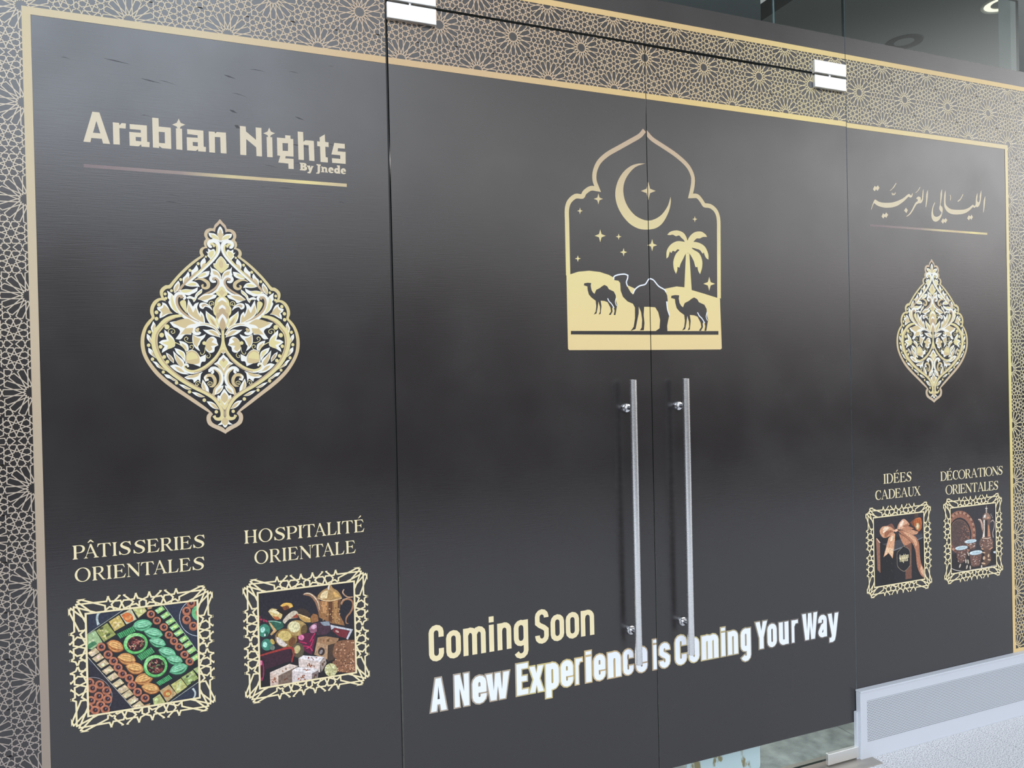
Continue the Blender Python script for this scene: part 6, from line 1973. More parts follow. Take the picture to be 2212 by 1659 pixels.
e466 6 34760 7809 11 -23 -24 -4
e467 6 34948 7792 -11 -21 -25 8
e467 6 34898 7759 -34 2 -1 18
e467 6 34698 7894 27 -16 -15 -13
e466 6 34567 7842 26 -18 -17 -12
e466 6 34818 7837 31 -13 -10 -16
e468 6 34907 7732 14 -23 -23 -6
e466 6 34834 7742 29 -15 -13 -15
e468 6 34430 7740 24 -19 -18 -11
e466 6 34646 7812 32 -11 -8 -16
e466 6 34486 7914 -15 -19 -23 10
e468 6 34717 7710 -30 -8 -12 17
e466 6 34571 7938 5 -24 -26 -1
e262 6 34593 7866 -32 -3 -7 18
e467 6 34884 7784 -21 -16 -20 13
e466 6 34536 7851 -16 -19 -23 11
e467 6 34664 7857 -32 -4 -9 18
e468 6 34922 7878 -14 -20 -24 10
e466 6 34593 7903 -32 -3 -7 18
e468 6 34859 7789 15 -22 -24 -6
e467 6 34750 7882 -2 -23 -26 3
e467 6 34773 7740 -33 -2 -6 18
e262 6 34786 7752 14 -22 -24 -5
e466 6 34689 7782 1 -24 -26 2
e262 6 34549 7727 19 -21 -21 -9
e468 6 34626 7877 32 -10 -8 -17
e466 6 34839 7768 -33 -2 -5 18
e262 6 34478 7770 31 -11 -9 -16
e469 20 34692 8006 376 -1 14 -81
e470 20 34693 8022 376 -1 13 -73
e471 16 34715 8014 263 -1 7 -41
s472 33759 7789 726 -37 -101 -509 -260 -101 -218 64
e466 6 34127 7611 -17 -19 -22 11
e262 6 33887 7654 -23 -15 -19 14
e262 6 34341 7202 -8 -22 -25 7
e262 6 34004 7441 3 -23 -25 1
e468 6 34095 7633 -20 -17 -20 13
e467 6 34092 7426 30 -13 -11 -15
e262 6 34259 7533 -29 -8 -12 17
e468 6 34221 7324 2 -24 -26 1
e468 6 34141 7354 31 -11 -9 -16
e468 6 34102 7488 -12 -21 -24 9
e468 6 34226 7532 31 -11 -9 -16
e262 6 34343 7523 26 -17 -15 -13
e466 6 34332 7675 -6 -22 -25 5
e468 6 34060 7286 3 -24 -25 1
e467 6 33930 7503 1 -24 -26 1
e466 6 33852 7416 30 -12 -10 -16
e467 6 33921 7237 12 -23 -24 -4
e262 6 33968 7296 22 -20 -19 -10
e262 6 34135 7572 1 -23 -26 2
e467 6 34123 7562 -27 -11 -15 16
e468 6 34220 7519 -33 3 -1 18
e466 6 33953 7332 -21 -16 -20 13
e262 6 34247 7340 20 -21 -20 -9
e467 6 34249 7226 -31 -6 -9 18
e466 6 34286 7414 30 -12 -10 -16
e466 6 34120 7292 -17 -18 -22 11
e262 6 34152 7502 1 -23 -25 2
e262 6 34077 7639 24 -19 -18 -11
e466 6 34308 7528 21 -20 -20 -10
e467 6 34310 7375 -7 -22 -25 6
e466 6 34224 7431 33 -5 -2 -18
e466 6 34087 7600 -14 -20 -23 10
e468 6 34151 7245 18 -22 -21 -8
e468 6 34026 7692 -29 -8 -12 17
e467 6 34324 7496 -11 -21 -24 9
e466 6 34242 7479 29 -14 -13 -15
e466 6 33984 7616 32 -10 -8 -17
e467 6 34166 7452 -32 -3 -7 18
e467 6 34335 7470 21 -20 -20 -10
e466 6 34155 7610 -26 -12 -16 16
e469 20 34122 7780 385 -3 15 -89
e470 20 34122 7795 385 -2 14 -80
e471 16 34144 7788 270 -2 8 -44
s473 34619 7477 786 -32 -163 -520 -234 -39 -268 57
e468 6 34890 6996 12 -23 -24 -4
e262 6 35143 6924 -10 -22 -25 8
e467 6 35082 7398 24 -19 -18 -11
e466 6 34994 7209 9 -24 -25 -3
e466 6 35066 7054 16 -22 -23 -6
e262 6 34778 7104 12 -23 -24 -4
e262 6 35157 7131 31 -13 -11 -16
e468 6 35122 7240 -28 -10 -14 17
e262 6 35227 7149 -29 -9 -14 17
e468 6 34981 7194 33 -6 -3 -18
e262 6 35116 7344 7 -24 -26 -2
e466 6 34923 7387 32 -10 -7 -17
e262 6 35150 7262 -31 -7 -11 17
e467 6 34993 6998 -30 -8 -12 17
e467 6 34875 7212 -32 -3 -8 18
e467 6 34924 7105 -28 -10 -14 17
e466 6 34920 7323 8 -24 -25 -2
e466 6 34769 7076 -30 -8 -12 17
e262 6 35008 7350 -33 -2 -5 18
e466 6 34873 7306 9 -24 -25 -2
e262 6 34826 7378 -10 -21 -25 8
e467 6 34974 7128 24 -19 -18 -12
e262 6 35073 7031 9 -24 -25 -2
e468 6 35064 7027 -32 -4 -8 18
e262 6 34972 6948 -33 -1 -5 18
e468 6 34974 7182 20 -21 -21 -9
e468 6 35047 6976 -12 -21 -24 9
e466 6 35064 7182 34 -4 -1 -18
e466 6 34751 6999 -9 -22 -25 7
e466 6 35065 7284 -31 -6 -10 18
e262 6 34805 7368 -22 -16 -20 14
e467 6 35235 7106 -34 3 -1 18
e466 6 34819 7199 -20 -17 -21 13
e262 6 34950 7009 14 -23 -24 -5
e466 6 34988 7035 -8 -22 -25 7
e466 6 35145 6960 7 -23 -25 -1
e466 6 34937 6994 -24 -14 -18 15
e262 6 35235 7256 -32 -6 -10 18
e262 6 34937 7415 -33 -1 -5 18
e468 6 35234 6997 34 -5 -2 -18
e469 20 35016 7476 401 -4 17 -98
e470 20 35016 7492 401 -4 15 -88
e471 16 35038 7484 281 -3 8 -49
e474 8 34029 7024 41 -15 -49 -87
e474 8 34450 6924 43 -12 -34 -92
e474 8 34383 7191 44 -5 0 -99
e474 8 34653 6874 44 -5 0 -99
e474 8 35364 6819 45 -6 -5 -99
e474 8 34538 7486 42 6 44 -98
e474 8 34530 7149 44 -1 17 -100
k475 33507 6968 245 -98 363 -84 294 -29 446 10 602 2 842 27;29
s476 36121 7415 163 20 -3 -124 -142 49""",
}
PALETTE = "46 50 66 42 40 50 30 34 38 175 180 165 185 180 170 160 185 135 198 222 168 204 210 162 192 222 180 192 210 168 192 198 174 204 222 180 204 216 174 210 210 174 70 125 85 150 155 85 180 192 120 204 192 132 204 180 120 192 198 132 204 198 126 192 186 132 204 192 138 198 192 126 204 198 144 204 204 144 70 75 45 200 175 100 240 198 144 222 210 144 222 204 138 216 216 156 234 210 162 240 210 138 222 198 150 222 198 156 228 204 138 205 200 165 210 210 180 222 204 168 228 210 168 216 210 186 205 110 55 225 150 90 195 190 120 216 216 150 228 222 162 222 204 156 228 222 174 216 228 168 216 222 162 190 150 105 150 200 125 205 225 140 190 225 190 150 85 62 190 122 92 165 98 72 52 30 38 140 110 120 205 182 142 234 222 186 234 204 174 222 216 192 228 204 180 234 198 174 234 216 168 216 210 168 216 216 186 234 210 180 234 216 180 240 204 180 234 198 186 228 210 180 228 216 174 234 210 174 216 222 174 234 204 186 228 216 192 228 204 168 240 210 174 216 216 180 234 222 180 222 198 180 228 198 168 234 216 186 216 216 168 240 210 180 216 204 174 216 210 174 222 198 186 240 222 180 216 204 168 216 198 168 228 204 174 228 216 168 222 210 174 228 210 186 234 204 180 228 210 174 240 222 174 222 216 168 240 216 174 216 204 186 228 216 186 216 198 180 234 222 168 38 92 62 105 180 135 165 220 185 140 78 38 205 140 82 235 195 125 205 148 88 48 125 72 105 185 125 40 75 48 105 190 105 150 215 140 48 24 28 95 45 45 130 62 58 110 130 85 195 140 120 165 100 85 188 160 112 216 180 144 198 180 144 198 204 156 210 204 150 210 198 156 175 105 55 215 190 110 185 182 112 198 210 144 198 210 156 198 216 156 204 210 156 216 216 162 222 204 144 150 165 98 174 198 138 180 198 132 198 210 138 180 198 138 198 192 150 186 192 156 180 204 132 192 210 144 60 70 50 180 180 118 192 210 138 216 204 150 192 222 156 204 204 138 192 216 144 198 204 144 160 180 115 204 192 156 198 204 138 192 192 138 186 192 150 150 145 150 52 40 44 190 198 208 44 48 62 110 180 120 180 110 80 185 198 195 190 198 195 38 36 43 30 27 32 165 118 85 205 165 130 190 150 120 150 108 80 225 205 175 150 105 65 195 142 92 95 60 38 180 135 85 85 55 35 215 170 115 90 58 36 230 195 150 175 138 88 232 208 160 215 170 100 225 195 150 235 225 210 150 102 62 62 48 40 215 188 125 240 225 180 185 105 60 40 30 28 228 180 88 120 70 40 205 190 165 150 70 50 192 152 86 235 205 150 48 95 78 150 200 175 62 135 110 180 228 212 40 88 72 235 245 240 60 125 105 170 225 205 190 160 80 110 125 110 205 165 110 140 108 58 205 180 110 222 208 198 110 70 40 175 145 90 222 212 165 100 78 45 92 28 58 218 120 158 150 95 115 222 175 195 190 45 90 70 45 58 140 150 160 200 200 205 118 42 50 200 160 150 170 50 82 90 80 60 195 180 125 58 30 44 44 24 34 160 55 50 150 45 85 225 130 170 60 22 38 160 122 88 178 142 108 72 54 44 132 66 42 102 78 54 114 72 48 126 96 48 120 90 54 114 72 42 114 72 60 126 78 42 102 90 42 108 90 54 132 78 66 108 72 48 108 72 42 126 96 72 132 84 42 78 54 36 84 54 36 84 54 42 66 42 48 84 60 24 58 42 40 150 140 140 135 92 66 85 52 40 225 180 145 180 125 90 205 150 112 232 224 224 216 198 188 165 146 136 156 72 42 138 72 66 138 84 36 162 96 66 138 72 54 162 102 66 144 102 66 144 90 48 156 108 54 144 90 60 138 78 66 156 84 36 84 60 36 102 66 54 78 48 30 84 54 30 198 192 140 160 150 105 228 224 180 222 204 190 208 184 168 122 102 88 162 102 42 150 102 66 132 84 48 138 96 66 156 84 72 162 84 42 156 90 36 162 90 54 132 72 60 150 84 60 150 90 48 150 78 60 102 54 36 96 54 48 108 66 36 236 228 226 214 200 196 128 112 108 150 84 42 144 90 36 150 72 72 156 78 54 162 96 48 156 102 36 150 108 66 138 72 42 162 96 54 168 84 54 138 72 60 132 90 54 78 66 30 96 48 24 90 42 48 78 48 36 84 72 42 44 41 46 30 29 33 66 66 72 24 24 27 72 68 72 125 70 45 196 108 55 250 225 160 255 250 230 110 55 35 80 60 50 150 102 80 235 195 165 135 140 145 118 78 62 128 84 70 205 150 115 190 130 98 192 132 98 178 118 88 222 168 130 212 155 118 245 215 185 160 100 72 218 165 132 250 225 200 170 112 85 235 182 150 222 165 125 248 222 190 240 200 160 26 26 30 150 135 115 50 47 51 36 30 31 150 100 80 122 78 62 88 58 48 206 158 128 44 39 43 140 105 88 82 62 58 109 79 69 92 74 70 128 90 77 120 82 68 152 111 92 114 80 68 119 82 68 164 118 97 95 75 70 112 80 69 123 88 76 106 80 73 100 76 69 144 97 80 113 80 68 177 126 101 98 76 70 168 120 98 93 74 70 200 140 110 169 121 99 145 106 90 117 89 79 104 77 69 168 108 84 114 84 74 94 74 70 110 82 73 117 81 68 161 105 83 115 81 68 147 99 80 94 75 70 187 132 105 155 112 93 93 75 70 127 90 76 166 107 84 98 78 72 159 115 95 149 100 81 128 96 83 108 79 69 193 136 108 118 85 75 137 94 78 171 123 99 156 102 82 142 96 79 113 80 69 104 78 69 98 77 72 111 79 69 103 79 72 105 78 69 154 102 81 107 78 69 102 77 69 191 135 107 139 95 79 102 80 74 96 76 71 120 91 80 149 109 91 159 104 82 137 101 87 121 87 75 157 114 94 96 75 70 118 86 75 167 107 84 148 108 91 177 126 102 170 130 110 228 205 190 175 158 148 190 180 170 195 182 168 215 205 190 190 170 150 150 118 100 232 225 212 210 150 118 112 82 70 228 220 205 44 36 38 205 140 105 235 205 180 215 190 170 150 112 95 60 44 42 225 165 125 98 70 56 215 180 145 88 64 56 190 140 115 225 205 195 150 110 92 150 165 172 212 226 230 180 200 206 98 70 62 108 76 66 205 190 170 205 196 186 205 212 216"
FRAMES = [[708, 6399, 4211, 9894], [5040, 6372, 8564, 9902], [28689, 6314, 32308, 9934], [33078, 6345, 36694, 9954]]
MEDALLION_AXIS = 4668
TAG_CORNERS = [30474, 7729, 31001, 7778, 30505, 7540, 30960, 7595]

_p = [int(t) for t in PALETTE.split()]
PAL = list(zip(_p[0::3], _p[1::3], _p[2::3]))
def smooth_loop(P, closed=True, n=3):
    N = len(P); out = []
    for i in range(N if closed else N-1):
        p1, p2 = P[i], P[(i+1) % N]
        p0 = P[i-1] if (closed or i) else p1
        p3 = P[(i+2) % N] if (closed or i+2 < N) else p2
        def corner(a, b, c):
            v, w = (b[0]-a[0], b[1]-a[1]), (c[0]-b[0], c[1]-b[1]); d = math.hypot(*v)*math.hypot(*w)
            return d < 1e-12 or (v[0]*w[0]+v[1]*w[1])/d < .25
        k1, k2 = corner(p0, p1, p2), corner(p1, p2, p3)
        m1 = (0, 0) if k1 else ((p2[0]-p0[0])/2, (p2[1]-p0[1])/2)
        m2 = (0, 0) if k2 else ((p3[0]-p1[0])/2, (p3[1]-p1[1])/2)
        if k1: m1 = (p2[0]-p1[0], p2[1]-p1[1])
        if k2: m2 = (p2[0]-p1[0], p2[1]-p1[1])
        d = math.hypot(p2[0]-p1[0], p2[1]-p1[1])
        m1, m2 = [(lambda q: (q[0]*min(1, d/(math.hypot(*q)+1e-12)*1.0), q[1]*min(1, d/(math.hypot(*q)+1e-12))))(q) for q in (m1, m2)]
        for j in range(n):
            t = j/n; a = 2*t**3-3*t*t+1; b = t**3-2*t*t+t; c = -2*t**3+3*t*t; e = t**3-t*t
            out.append((a*p1[0]+b*m1[0]+c*p2[0]+e*m2[0], a*p1[1]+b*m1[1]+c*p2[1]+e*m2[1]))
    if not closed: out.append(P[-1])
    return out
def inside(p, loops):
    c = False; x, y = p
    for L in loops:
        j = L[-1]
        for q in L:
            if (q[1] > y) != (j[1] > y) and x < (j[0]-q[0])*(y-q[1])/(j[1]-q[1])+q[0]: c = not c
            j = q
    return c
def fill(loops):
    vs = []; ed = []
    for L in loops:
        k = len(vs); vs += [Vector(p) for p in L]; ed += [(k+i, k+(i+1) % len(L)) for i in range(len(L))]
    v, _, f, *_ = delaunay_2d_cdt(vs, ed, [], 0, 1e-6)
    tri = []
    for q in f:
        t = [tuple(v[i]) for i in q]
        if inside((sum(p[0] for p in t)/3, sum(p[1] for p in t)/3), loops): tri.append(t)
    return tri
def ribbon(P, w, closed=False, cap=0.0):
    """quads along a line; w is one width or a width per point"""
    N = len(P); W = w if isinstance(w, list) else [w]*N
    nrm = []
    P = list(P)
    if cap and not closed:
        for a, b in ((0, 1), (-1, -2)):
            d = math.hypot(P[a][0]-P[b][0], P[a][1]-P[b][1]) or 1
            P[a] = (P[a][0]+(P[a][0]-P[b][0])/d*cap, P[a][1]+(P[a][1]-P[b][1])/d*cap)
    for i in range(N):
        a = P[i-1] if (closed or i) else P[i]; b = P[(i+1) % N] if (closed or i+1 < N) else P[i]; c = P[i]
        d1 = (c[0]-a[0], c[1]-a[1]); d2 = (b[0]-c[0], b[1]-c[1])
        l1 = math.hypot(*d1); l2 = math.hypot(*d2)
        if l1 < 1e-9: d1, l1 = d2, l2
        if l2 < 1e-9: d2, l2 = d1, l1
        n1 = (-d1[1]/(l1 or 1), d1[0]/(l1 or 1)); n2 = (-d2[1]/(l2 or 1), d2[0]/(l2 or 1))
        s = (n1[0]+n2[0], n1[1]+n2[1]); q = s[0]*s[0]+s[1]*s[1]
        k = 2/q if q > .6 else 2/.6
        nrm.append((s[0]*k*W[i]/2, s[1]*k*W[i]/2))
    out = []
    for i in range(N if closed else N-1):
        j = (i+1) % N
        out.append([(P[i][0]+nrm[i][0], P[i][1]+nrm[i][1]), (P[i][0]-nrm[i][0], P[i][1]-nrm[i][1]), (P[j][0]-nrm[j][0], P[j][1]-nrm[j][1]), (P[j][0]+nrm[j][0], P[j][1]+nrm[j][1])])
    return out
def ints(t):
    l = [int(q) for q in t.split()]; out = []; x = z = 0
    for i in range(0, len(l), 2): x += l[i]; z += l[i+1]; out.append((x*1e-4, z*1e-4))
    return out
_cache = {}
def shapes(name):
    """[(colour, [polygons])] in metres"""
    if name in _cache: return _cache[name]
    res = []
    for ln in ART[name].split('\n'):
        head, body = ln.split(' ', 1); k, c = head[0], int(head[1:])
        if k == 'e':
            n, cx, cz, ax, az, bx, bz = [int(t) for t in body.split()]
            res.append((c, [[((cx+ax*math.cos(t)+bx*math.sin(t))*1e-4, (cz+az*math.cos(t)+bz*math.sin(t))*1e-4) for t in (2*math.pi*i/n for i in range(n))]])); continue
        if k in 'kKjJc':
            pt, w = body.split(';'); w = [int(t)*1e-4 for t in w.split()]; P = ints(pt)
            w = w[0] if len(w) == 1 else w
            if k == 'k':
                if isinstance(w, list):
                    Q = smooth_loop(P, False, 4); ww = []
                    for i in range(len(P)-1): ww += [w[i]+(w[i+1]-w[i])*j/4 for j in range(4)]
                    res.append((c, ribbon(Q, ww+[w[-1]])))
                else: res.append((c, ribbon(smooth_loop(P, False, 4), w)))
            elif k == 'j': res.append((c, ribbon(P, w)))
            elif k == 'J': res.append((c, ribbon(P, w, cap=.0044)))
            else: res.append((c, ribbon(P, w, closed=True)))
            continue
        loops = [ints(t) for t in body.split('/')]
        if k == 's': loops = [smooth_loop(L) for L in loops]
        res.append((c, [loops] if k == 'h' else fill(loops)))
    _cache[name] = res
    return res
def clip_poly(P, x0, x1, z0, z1):
    for ax, s, lim in ((0, 1, x0), (0, -1, x1), (1, 1, z0), (1, -1, z1)):
        if not P: return P
        if all(s*(p[ax]-lim) >= 0 for p in P): continue
        out = []
        for i, p in enumerate(P):
            q = P[(i+1) % len(P)]; dp, dq = s*(p[ax]-lim), s*(q[ax]-lim)
            if dp >= 0: out.append(p)
            if (dp >= 0) != (dq >= 0):
                t = dp/(dp-dq); out.append((p[0]+(q[0]-p[0])*t, p[1]+(q[1]-p[1])*t)+tuple(p[2:]))
        P = out
    return P
STEP = 3e-5
def print_mesh(name, items, mats, base, clip=None, layered=False, attr=False, move=(0, 0)):
    """flat ink on the film; base = height in front of the glass.  layered: later shapes lie over earlier ones"""
    mb = MB(); boxes = []; cols = []
    for c, polys in items:
        lay = 0
        polys = [[(p[0]+move[0], p[1]+move[1])+tuple(p[2:]) for p in P] for P in polys]
        if clip: polys = [q for q in (clip_poly(P, *clip) for P in polys) if len(q) > 2]
        if not polys: continue
        if layered:
            bx = (min(p[0] for P in polys for p in P), max(p[0] for P in polys for p in P), min(p[1] for P in polys for p in P), max(p[1] for P in polys for p in P))
            for b, l_ in boxes:
                if l_ >= lay and b[0] < bx[1] and b[1] > bx[0] and b[2] < bx[3] and b[3] > bx[2]: lay = l_+1
            boxes.append((bx, lay))
        for kk, P in enumerate(polys):
            a2 = sum(P[i-1][0]*P[i][1]-P[i][0]*P[i-1][1] for i in range(len(P)))
            if a2 < 0: P = P[::-1]
            mb.face([(p[0], -base-STEP*lay-(p[2] if len(p) > 2 else STEP*.12*(kk % 7)), p[1]) for p in P], 0 if attr else c)
            cols.append(c)
    me = mb.mesh(name, mats)
    if attr:
        at = me.color_attributes.new('print_colour', 'FLOAT_COLOR', 'CORNER'); data = []
        for f, c in zip(me.polygons, cols): data += list(lin(PAL[c])+(1.0,))*f.loop_total
        at.data.foreach_set('color', data)
    return me
def rect(u0, v0, u1, v1): return [[(X(u0), Z(v0)), (X(u1), Z(v0)), (X(u1), Z(v1)), (X(u0), Z(v1))]]

# ------------------------------------------------------------------ the star lattice (one repeat: 16-point stars at corner and centre)
def lattice_cell():
    c = (.146, .354); hub = {a: (c[0]+.0358*math.cos(math.radians(a)), c[1]+.0358*math.sin(math.radians(a))) for a in range(0, 360, 45)}
    out = {a: (c[0]+.086*math.cos(math.radians(a)), c[1]+.086*math.sin(math.radians(a))) for a in range(0, 360, 45)}
    RT = {0: .262, 22.5: .262, 45: .2585, 67.5: .254, 90: .2515}; RS = {0: .2525, 22.5: .2485, 45: .2495, 67.5: .243, 90: .2375}
    pol = lambda r, a: (r*math.cos(math.radians(a)), r*math.sin(math.radians(a)))
    T = lambda a: pol(RT[a], a); sh = lambda a, s: pol(RS[a], a+7.5*s); inv = lambda p: (.5-p[0], .5-p[1])
    m1, m4, e4 = (.2395, .2405), (.239, .161), (.158, .2385); x60, x11 = (.088, .4595), (.196, .463)
    L = [[sh(45, -1), T(45), (.168, .219), (.1905, .2385), (.217, .268), out[315], hub[0], out[45], (.2155, .440), x11, (.1575, .5)],
         [inv(e4), inv(m1), inv(m4), out[0], hub[45], out[90], (.1315, .461), x60, (.060, .461), (.047, .5), (.0345, .5345)],
         [(0, .376), (.0235, .4005), (.046, .4225), out[135], hub[90], out[45], (.2295, .4225), inv(T(22.5)), inv(sh(22.5, 1))],
         [(-.0311, .2355), T(90), (.0245, .2655), (.0235, .341), out[180], hub[135], out[90], (.1535, .462), x11, (.2235, .4625), inv(T(0)), inv(sh(0, -1))],
         [sh(67.5, -1), T(67.5), (.069, .260), out[225], hub[180], out[135], (.066, .4405), x60, (.13, .5)],
         [(-.0345, .4655), (0, .451), (.0235, .438), (.0235, .366), out[180], hub[225], out[270], e4, (.1905, .2385), m1, m4, inv(out[0])],
         [(0, .328), (.0235, .305), (.050, .2785), out[225], hub[270], out[315], (.2345, .285), (.283, .331), inv(T(45)), inv(sh(45, 1))],
         [sh(67.5, 1), T(67.5), (.135, .2375), out[270], hub[315], out[0], (.261, .363), inv(T(22.5)), inv(sh(22.5, -1))]]
    for a in RT:
        for s in (1, -1):
            L.append([sh(a, s), pol(.056, a+33.75*s)])
    seg = set(); R = lambda p: (round(p[0], 4), round(p[1], 4))
    for P in L:
        for Q in (P, [inv(p) for p in P]):
            for sx in (1, -1):
                for sy in (1, -1):
                    W = [R((p[0]*sx, p[1]*sy)) for p in Q]
                    for a, b in zip(W, W[1:]):
                        if a != b: seg.add((min(a, b), max(a, b)))
    return sorted(seg)
CELL = lattice_cell()
def lattice(u0, v0, u1, v1, clips, w=.0098, off=-.012):
    """clipped strips of the lattice covering the rectangle"""
    polys = []; seen = set()
    for i in range(math.floor(u0)-1, math.ceil(u1)+2):
        for j in range(math.floor(v0)-1, math.ceil(v1)+2):
            for (a, b) in CELL:
                A = (round(a[0]+i, 4), round(a[1]+j, 4)); B = (round(b[0]+i, 4), round(b[1]+j, 4))
                if max(A[0], B[0]) < u0-.02 or min(A[0], B[0]) > u1+.02 or max(A[1], B[1]) < v0-.02 or min(A[1], B[1]) > v1+.02 or (A, B) in seen: continue
                seen.add((A, B)); d = math.hypot(B[0]-A[0], B[1]-A[1]); tx, ty = (B[0]-A[0])/d, (B[1]-A[1])/d; h = w/2; e = h*.55
                Q = [(A[0]-tx*e-ty*h, A[1]-ty*e+tx*h), (A[0]-tx*e+ty*h, A[1]-ty*e-tx*h), (B[0]+tx*e+ty*h, B[1]+ty*e-tx*h), (B[0]+tx*e-ty*h, B[1]+ty*e+tx*h)]
                Q = [(X(p[0]), Z(p[1]+off)) for p in Q]
                lay = 2*int((math.atan2(ty, tx) % math.pi)/math.pi*23.99)+(len(seen) & 1)
                for c in clips:
                    k = clip_poly(Q, X(c[0]), X(c[2]), Z(c[1]), Z(c[3]))
                    if len(k) > 2: polys.append([(p[0], p[1], lay*8e-6) for p in k])
    return polys

# ------------------------------------------------------------------ materials
def film_mat():
    m, n, l, p = new_mat('black_printed_film'); p.inputs['Base Color'].default_value = (.0170, .0140, .0145, 1); p.inputs['Roughness'].default_value = FILM_ROUGH
    p.inputs['Specular IOR Level'].default_value = FILM_SPEC
    g = n.new('ShaderNodeNewGeometry'); mp = n.new('ShaderNodeMapping'); mp.inputs['Scale'].default_value = (14, 14, 420); l.new(g.outputs['Position'], mp.inputs[0])
    t = n.new('ShaderNodeTexNoise'); t.inputs['Scale'].default_value = 1; t.inputs['Detail'].default_value = 3; l.new(mp.outputs[0], t.inputs['Vector'])
    b = n.new('ShaderNodeBump'); b.inputs['Strength'].default_value = .05; b.inputs['Distance'].default_value = .002; l.new(t.outputs[0], b.inputs['Height']); l.new(b.outputs[0], p.inputs['Normal'])
    t2 = n.new('ShaderNodeTexNoise'); t2.inputs['Scale'].default_value = 3.5; t2.inputs['Detail'].default_value = 5; l.new(g.outputs['Position'], t2.inputs['Vector'])
    r = n.new('ShaderNodeMapRange'); r.inputs[1].default_value = .3; r.inputs[2].default_value = .75; r.inputs[3].default_value = FILM_ROUGH-.03; r.inputs[4].default_value = FILM_ROUGH+.06; l.new(t2.outputs[0], r.inputs[0]); l.new(r.outputs[0], p.inputs['Roughness'])
    return m
FILM_ROUGH = .24; FILM_SPEC = 1.0
M = {}
M['film'] = film_mat()
M['scuff'] = simple('dull_scuff', (44, 43, 46), .5, spec=.75)
def glass_mat():
    m = bpy.data.materials.new('clear_glass'); m.use_nodes = True; n = m.node_tree.nodes; l = m.node_tree.links; n.clear()
    o = n.new('ShaderNodeOutputMaterial'); mx = n.new('ShaderNodeMixShader'); t = n.new('ShaderNodeBsdfTransparent'); g = n.new('ShaderNodeBsdfGlossy')
    t.inputs[0].default_value = (.91, .955, .945, 1); g.inputs['Roughness'].default_value = 0.01; g.inputs[0].default_value = (.95, 1, .98, 1)
    f = n.new('ShaderNodeFresnel'); f.inputs[0].default_value = 1.5
    gm = n.new('ShaderNodeNewGeometry'); inv = n.new('ShaderNodeMath'); inv.operation = 'SUBTRACT'; inv.inputs[0].default_value = 1.0; l.new(gm.outputs['Backfacing'], inv.inputs[1])
    mul = n.new('ShaderNodeMath'); mul.operation = 'MULTIPLY'; l.new(f.outputs[0], mul.inputs[0]); l.new(inv.outputs[0], mul.inputs[1])   # the far side of a sheet adds no second mirror
    l.new(mul.outputs[0], mx.inputs[0]); l.new(t.outputs[0], mx.inputs[1]); l.new(g.outputs[0], mx.inputs[2]); l.new(mx.outputs[0], o.inputs[0]); return m
M['glass'] = glass_mat()
M['edge'] = simple('green_glass_edge', (22, 34, 32), .15)
M['edge_pale'] = simple('pale_glass_edge', (120, 140, 145), .2)
def steel(name, rgb, rough, axis_scale, bump=.03):
    m, n, l, p = new_mat(name); p.inputs['Metallic'].default_value = 1; p.inputs['Base Color'].default_value = lin(rgb)+(1,); p.inputs['Roughness'].default_value = rough
    g = n.new('ShaderNodeNewGeometry'); mp = n.new('ShaderNodeMapping'); mp.inputs['Scale'].default_value = axis_scale; l.new(g.outputs['Position'], mp.inputs[0])
    t = n.new('ShaderNodeTexNoise'); t.inputs['Scale'].default_value = 1; t.inputs['Detail'].default_value = 4; l.new(mp.outputs[0], t.inputs['Vector'])
    b = n.new('ShaderNodeBump'); b.inputs['Strength'].default_value = bump; b.inputs['Distance'].default_value = .001; l.new(t.outputs[0], b.inputs['Height']); l.new(b.outputs[0], p.inputs['Normal'])
    r = n.new('ShaderNodeMapRange'); r.inputs[3].default_value = rough-.06; r.inputs[4].default_value = rough+.10; l.new(t.outputs[0], r.inputs[0]); l.new(r.outputs[0], p.inputs['Roughness'])
    return m
M['steel'] = steel('brushed_steel', (244, 244, 244), .25, (60, 60, 1400))
M['polished'] = steel('polished_steel', (232, 232, 234), .12, (40, 40, 40), .01)
M['plate'] = steel('satin_steel_plate', (240, 240, 238), .42, (6, 6, 500))
M['white'] = simple('white_print', (236, 240, 246), .35)
M['heading_gold'] = simple('cream_gold_print', (236, 220, 176), .35, var=.04)
M['sign_gold'] = gold('champagne_gold_print', 2, [(2.20, (215, 200, 172)), (2.32, (214, 200, 172)), (2.42, (216, 200, 160))])
M['arabic_gold'] = simple('pale_gold_print', (214, 198, 165), .35)
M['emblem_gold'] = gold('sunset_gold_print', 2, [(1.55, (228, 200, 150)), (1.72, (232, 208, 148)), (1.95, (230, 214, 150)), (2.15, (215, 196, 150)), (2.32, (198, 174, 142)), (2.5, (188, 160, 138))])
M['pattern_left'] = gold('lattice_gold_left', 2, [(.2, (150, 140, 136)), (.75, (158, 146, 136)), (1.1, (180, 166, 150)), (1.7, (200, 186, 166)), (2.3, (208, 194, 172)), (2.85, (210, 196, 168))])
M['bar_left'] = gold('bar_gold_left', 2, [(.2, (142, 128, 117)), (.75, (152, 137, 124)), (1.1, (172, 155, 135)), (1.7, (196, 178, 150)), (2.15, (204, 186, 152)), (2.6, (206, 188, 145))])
xs = lambda *a: [(X(u), c) for u, c in a]
M['pattern_top'] = gold('lattice_gold_top', 0, xs((-1.6, (205, 192, 165)), (1, (205, 190, 160)), (3.5, (205, 178, 148)), (5, (208, 180, 150)), (8, (220, 192, 150)), (10.5, (226, 208, 158)), (12, (222, 206, 168)), (16.5, (222, 206, 172))))
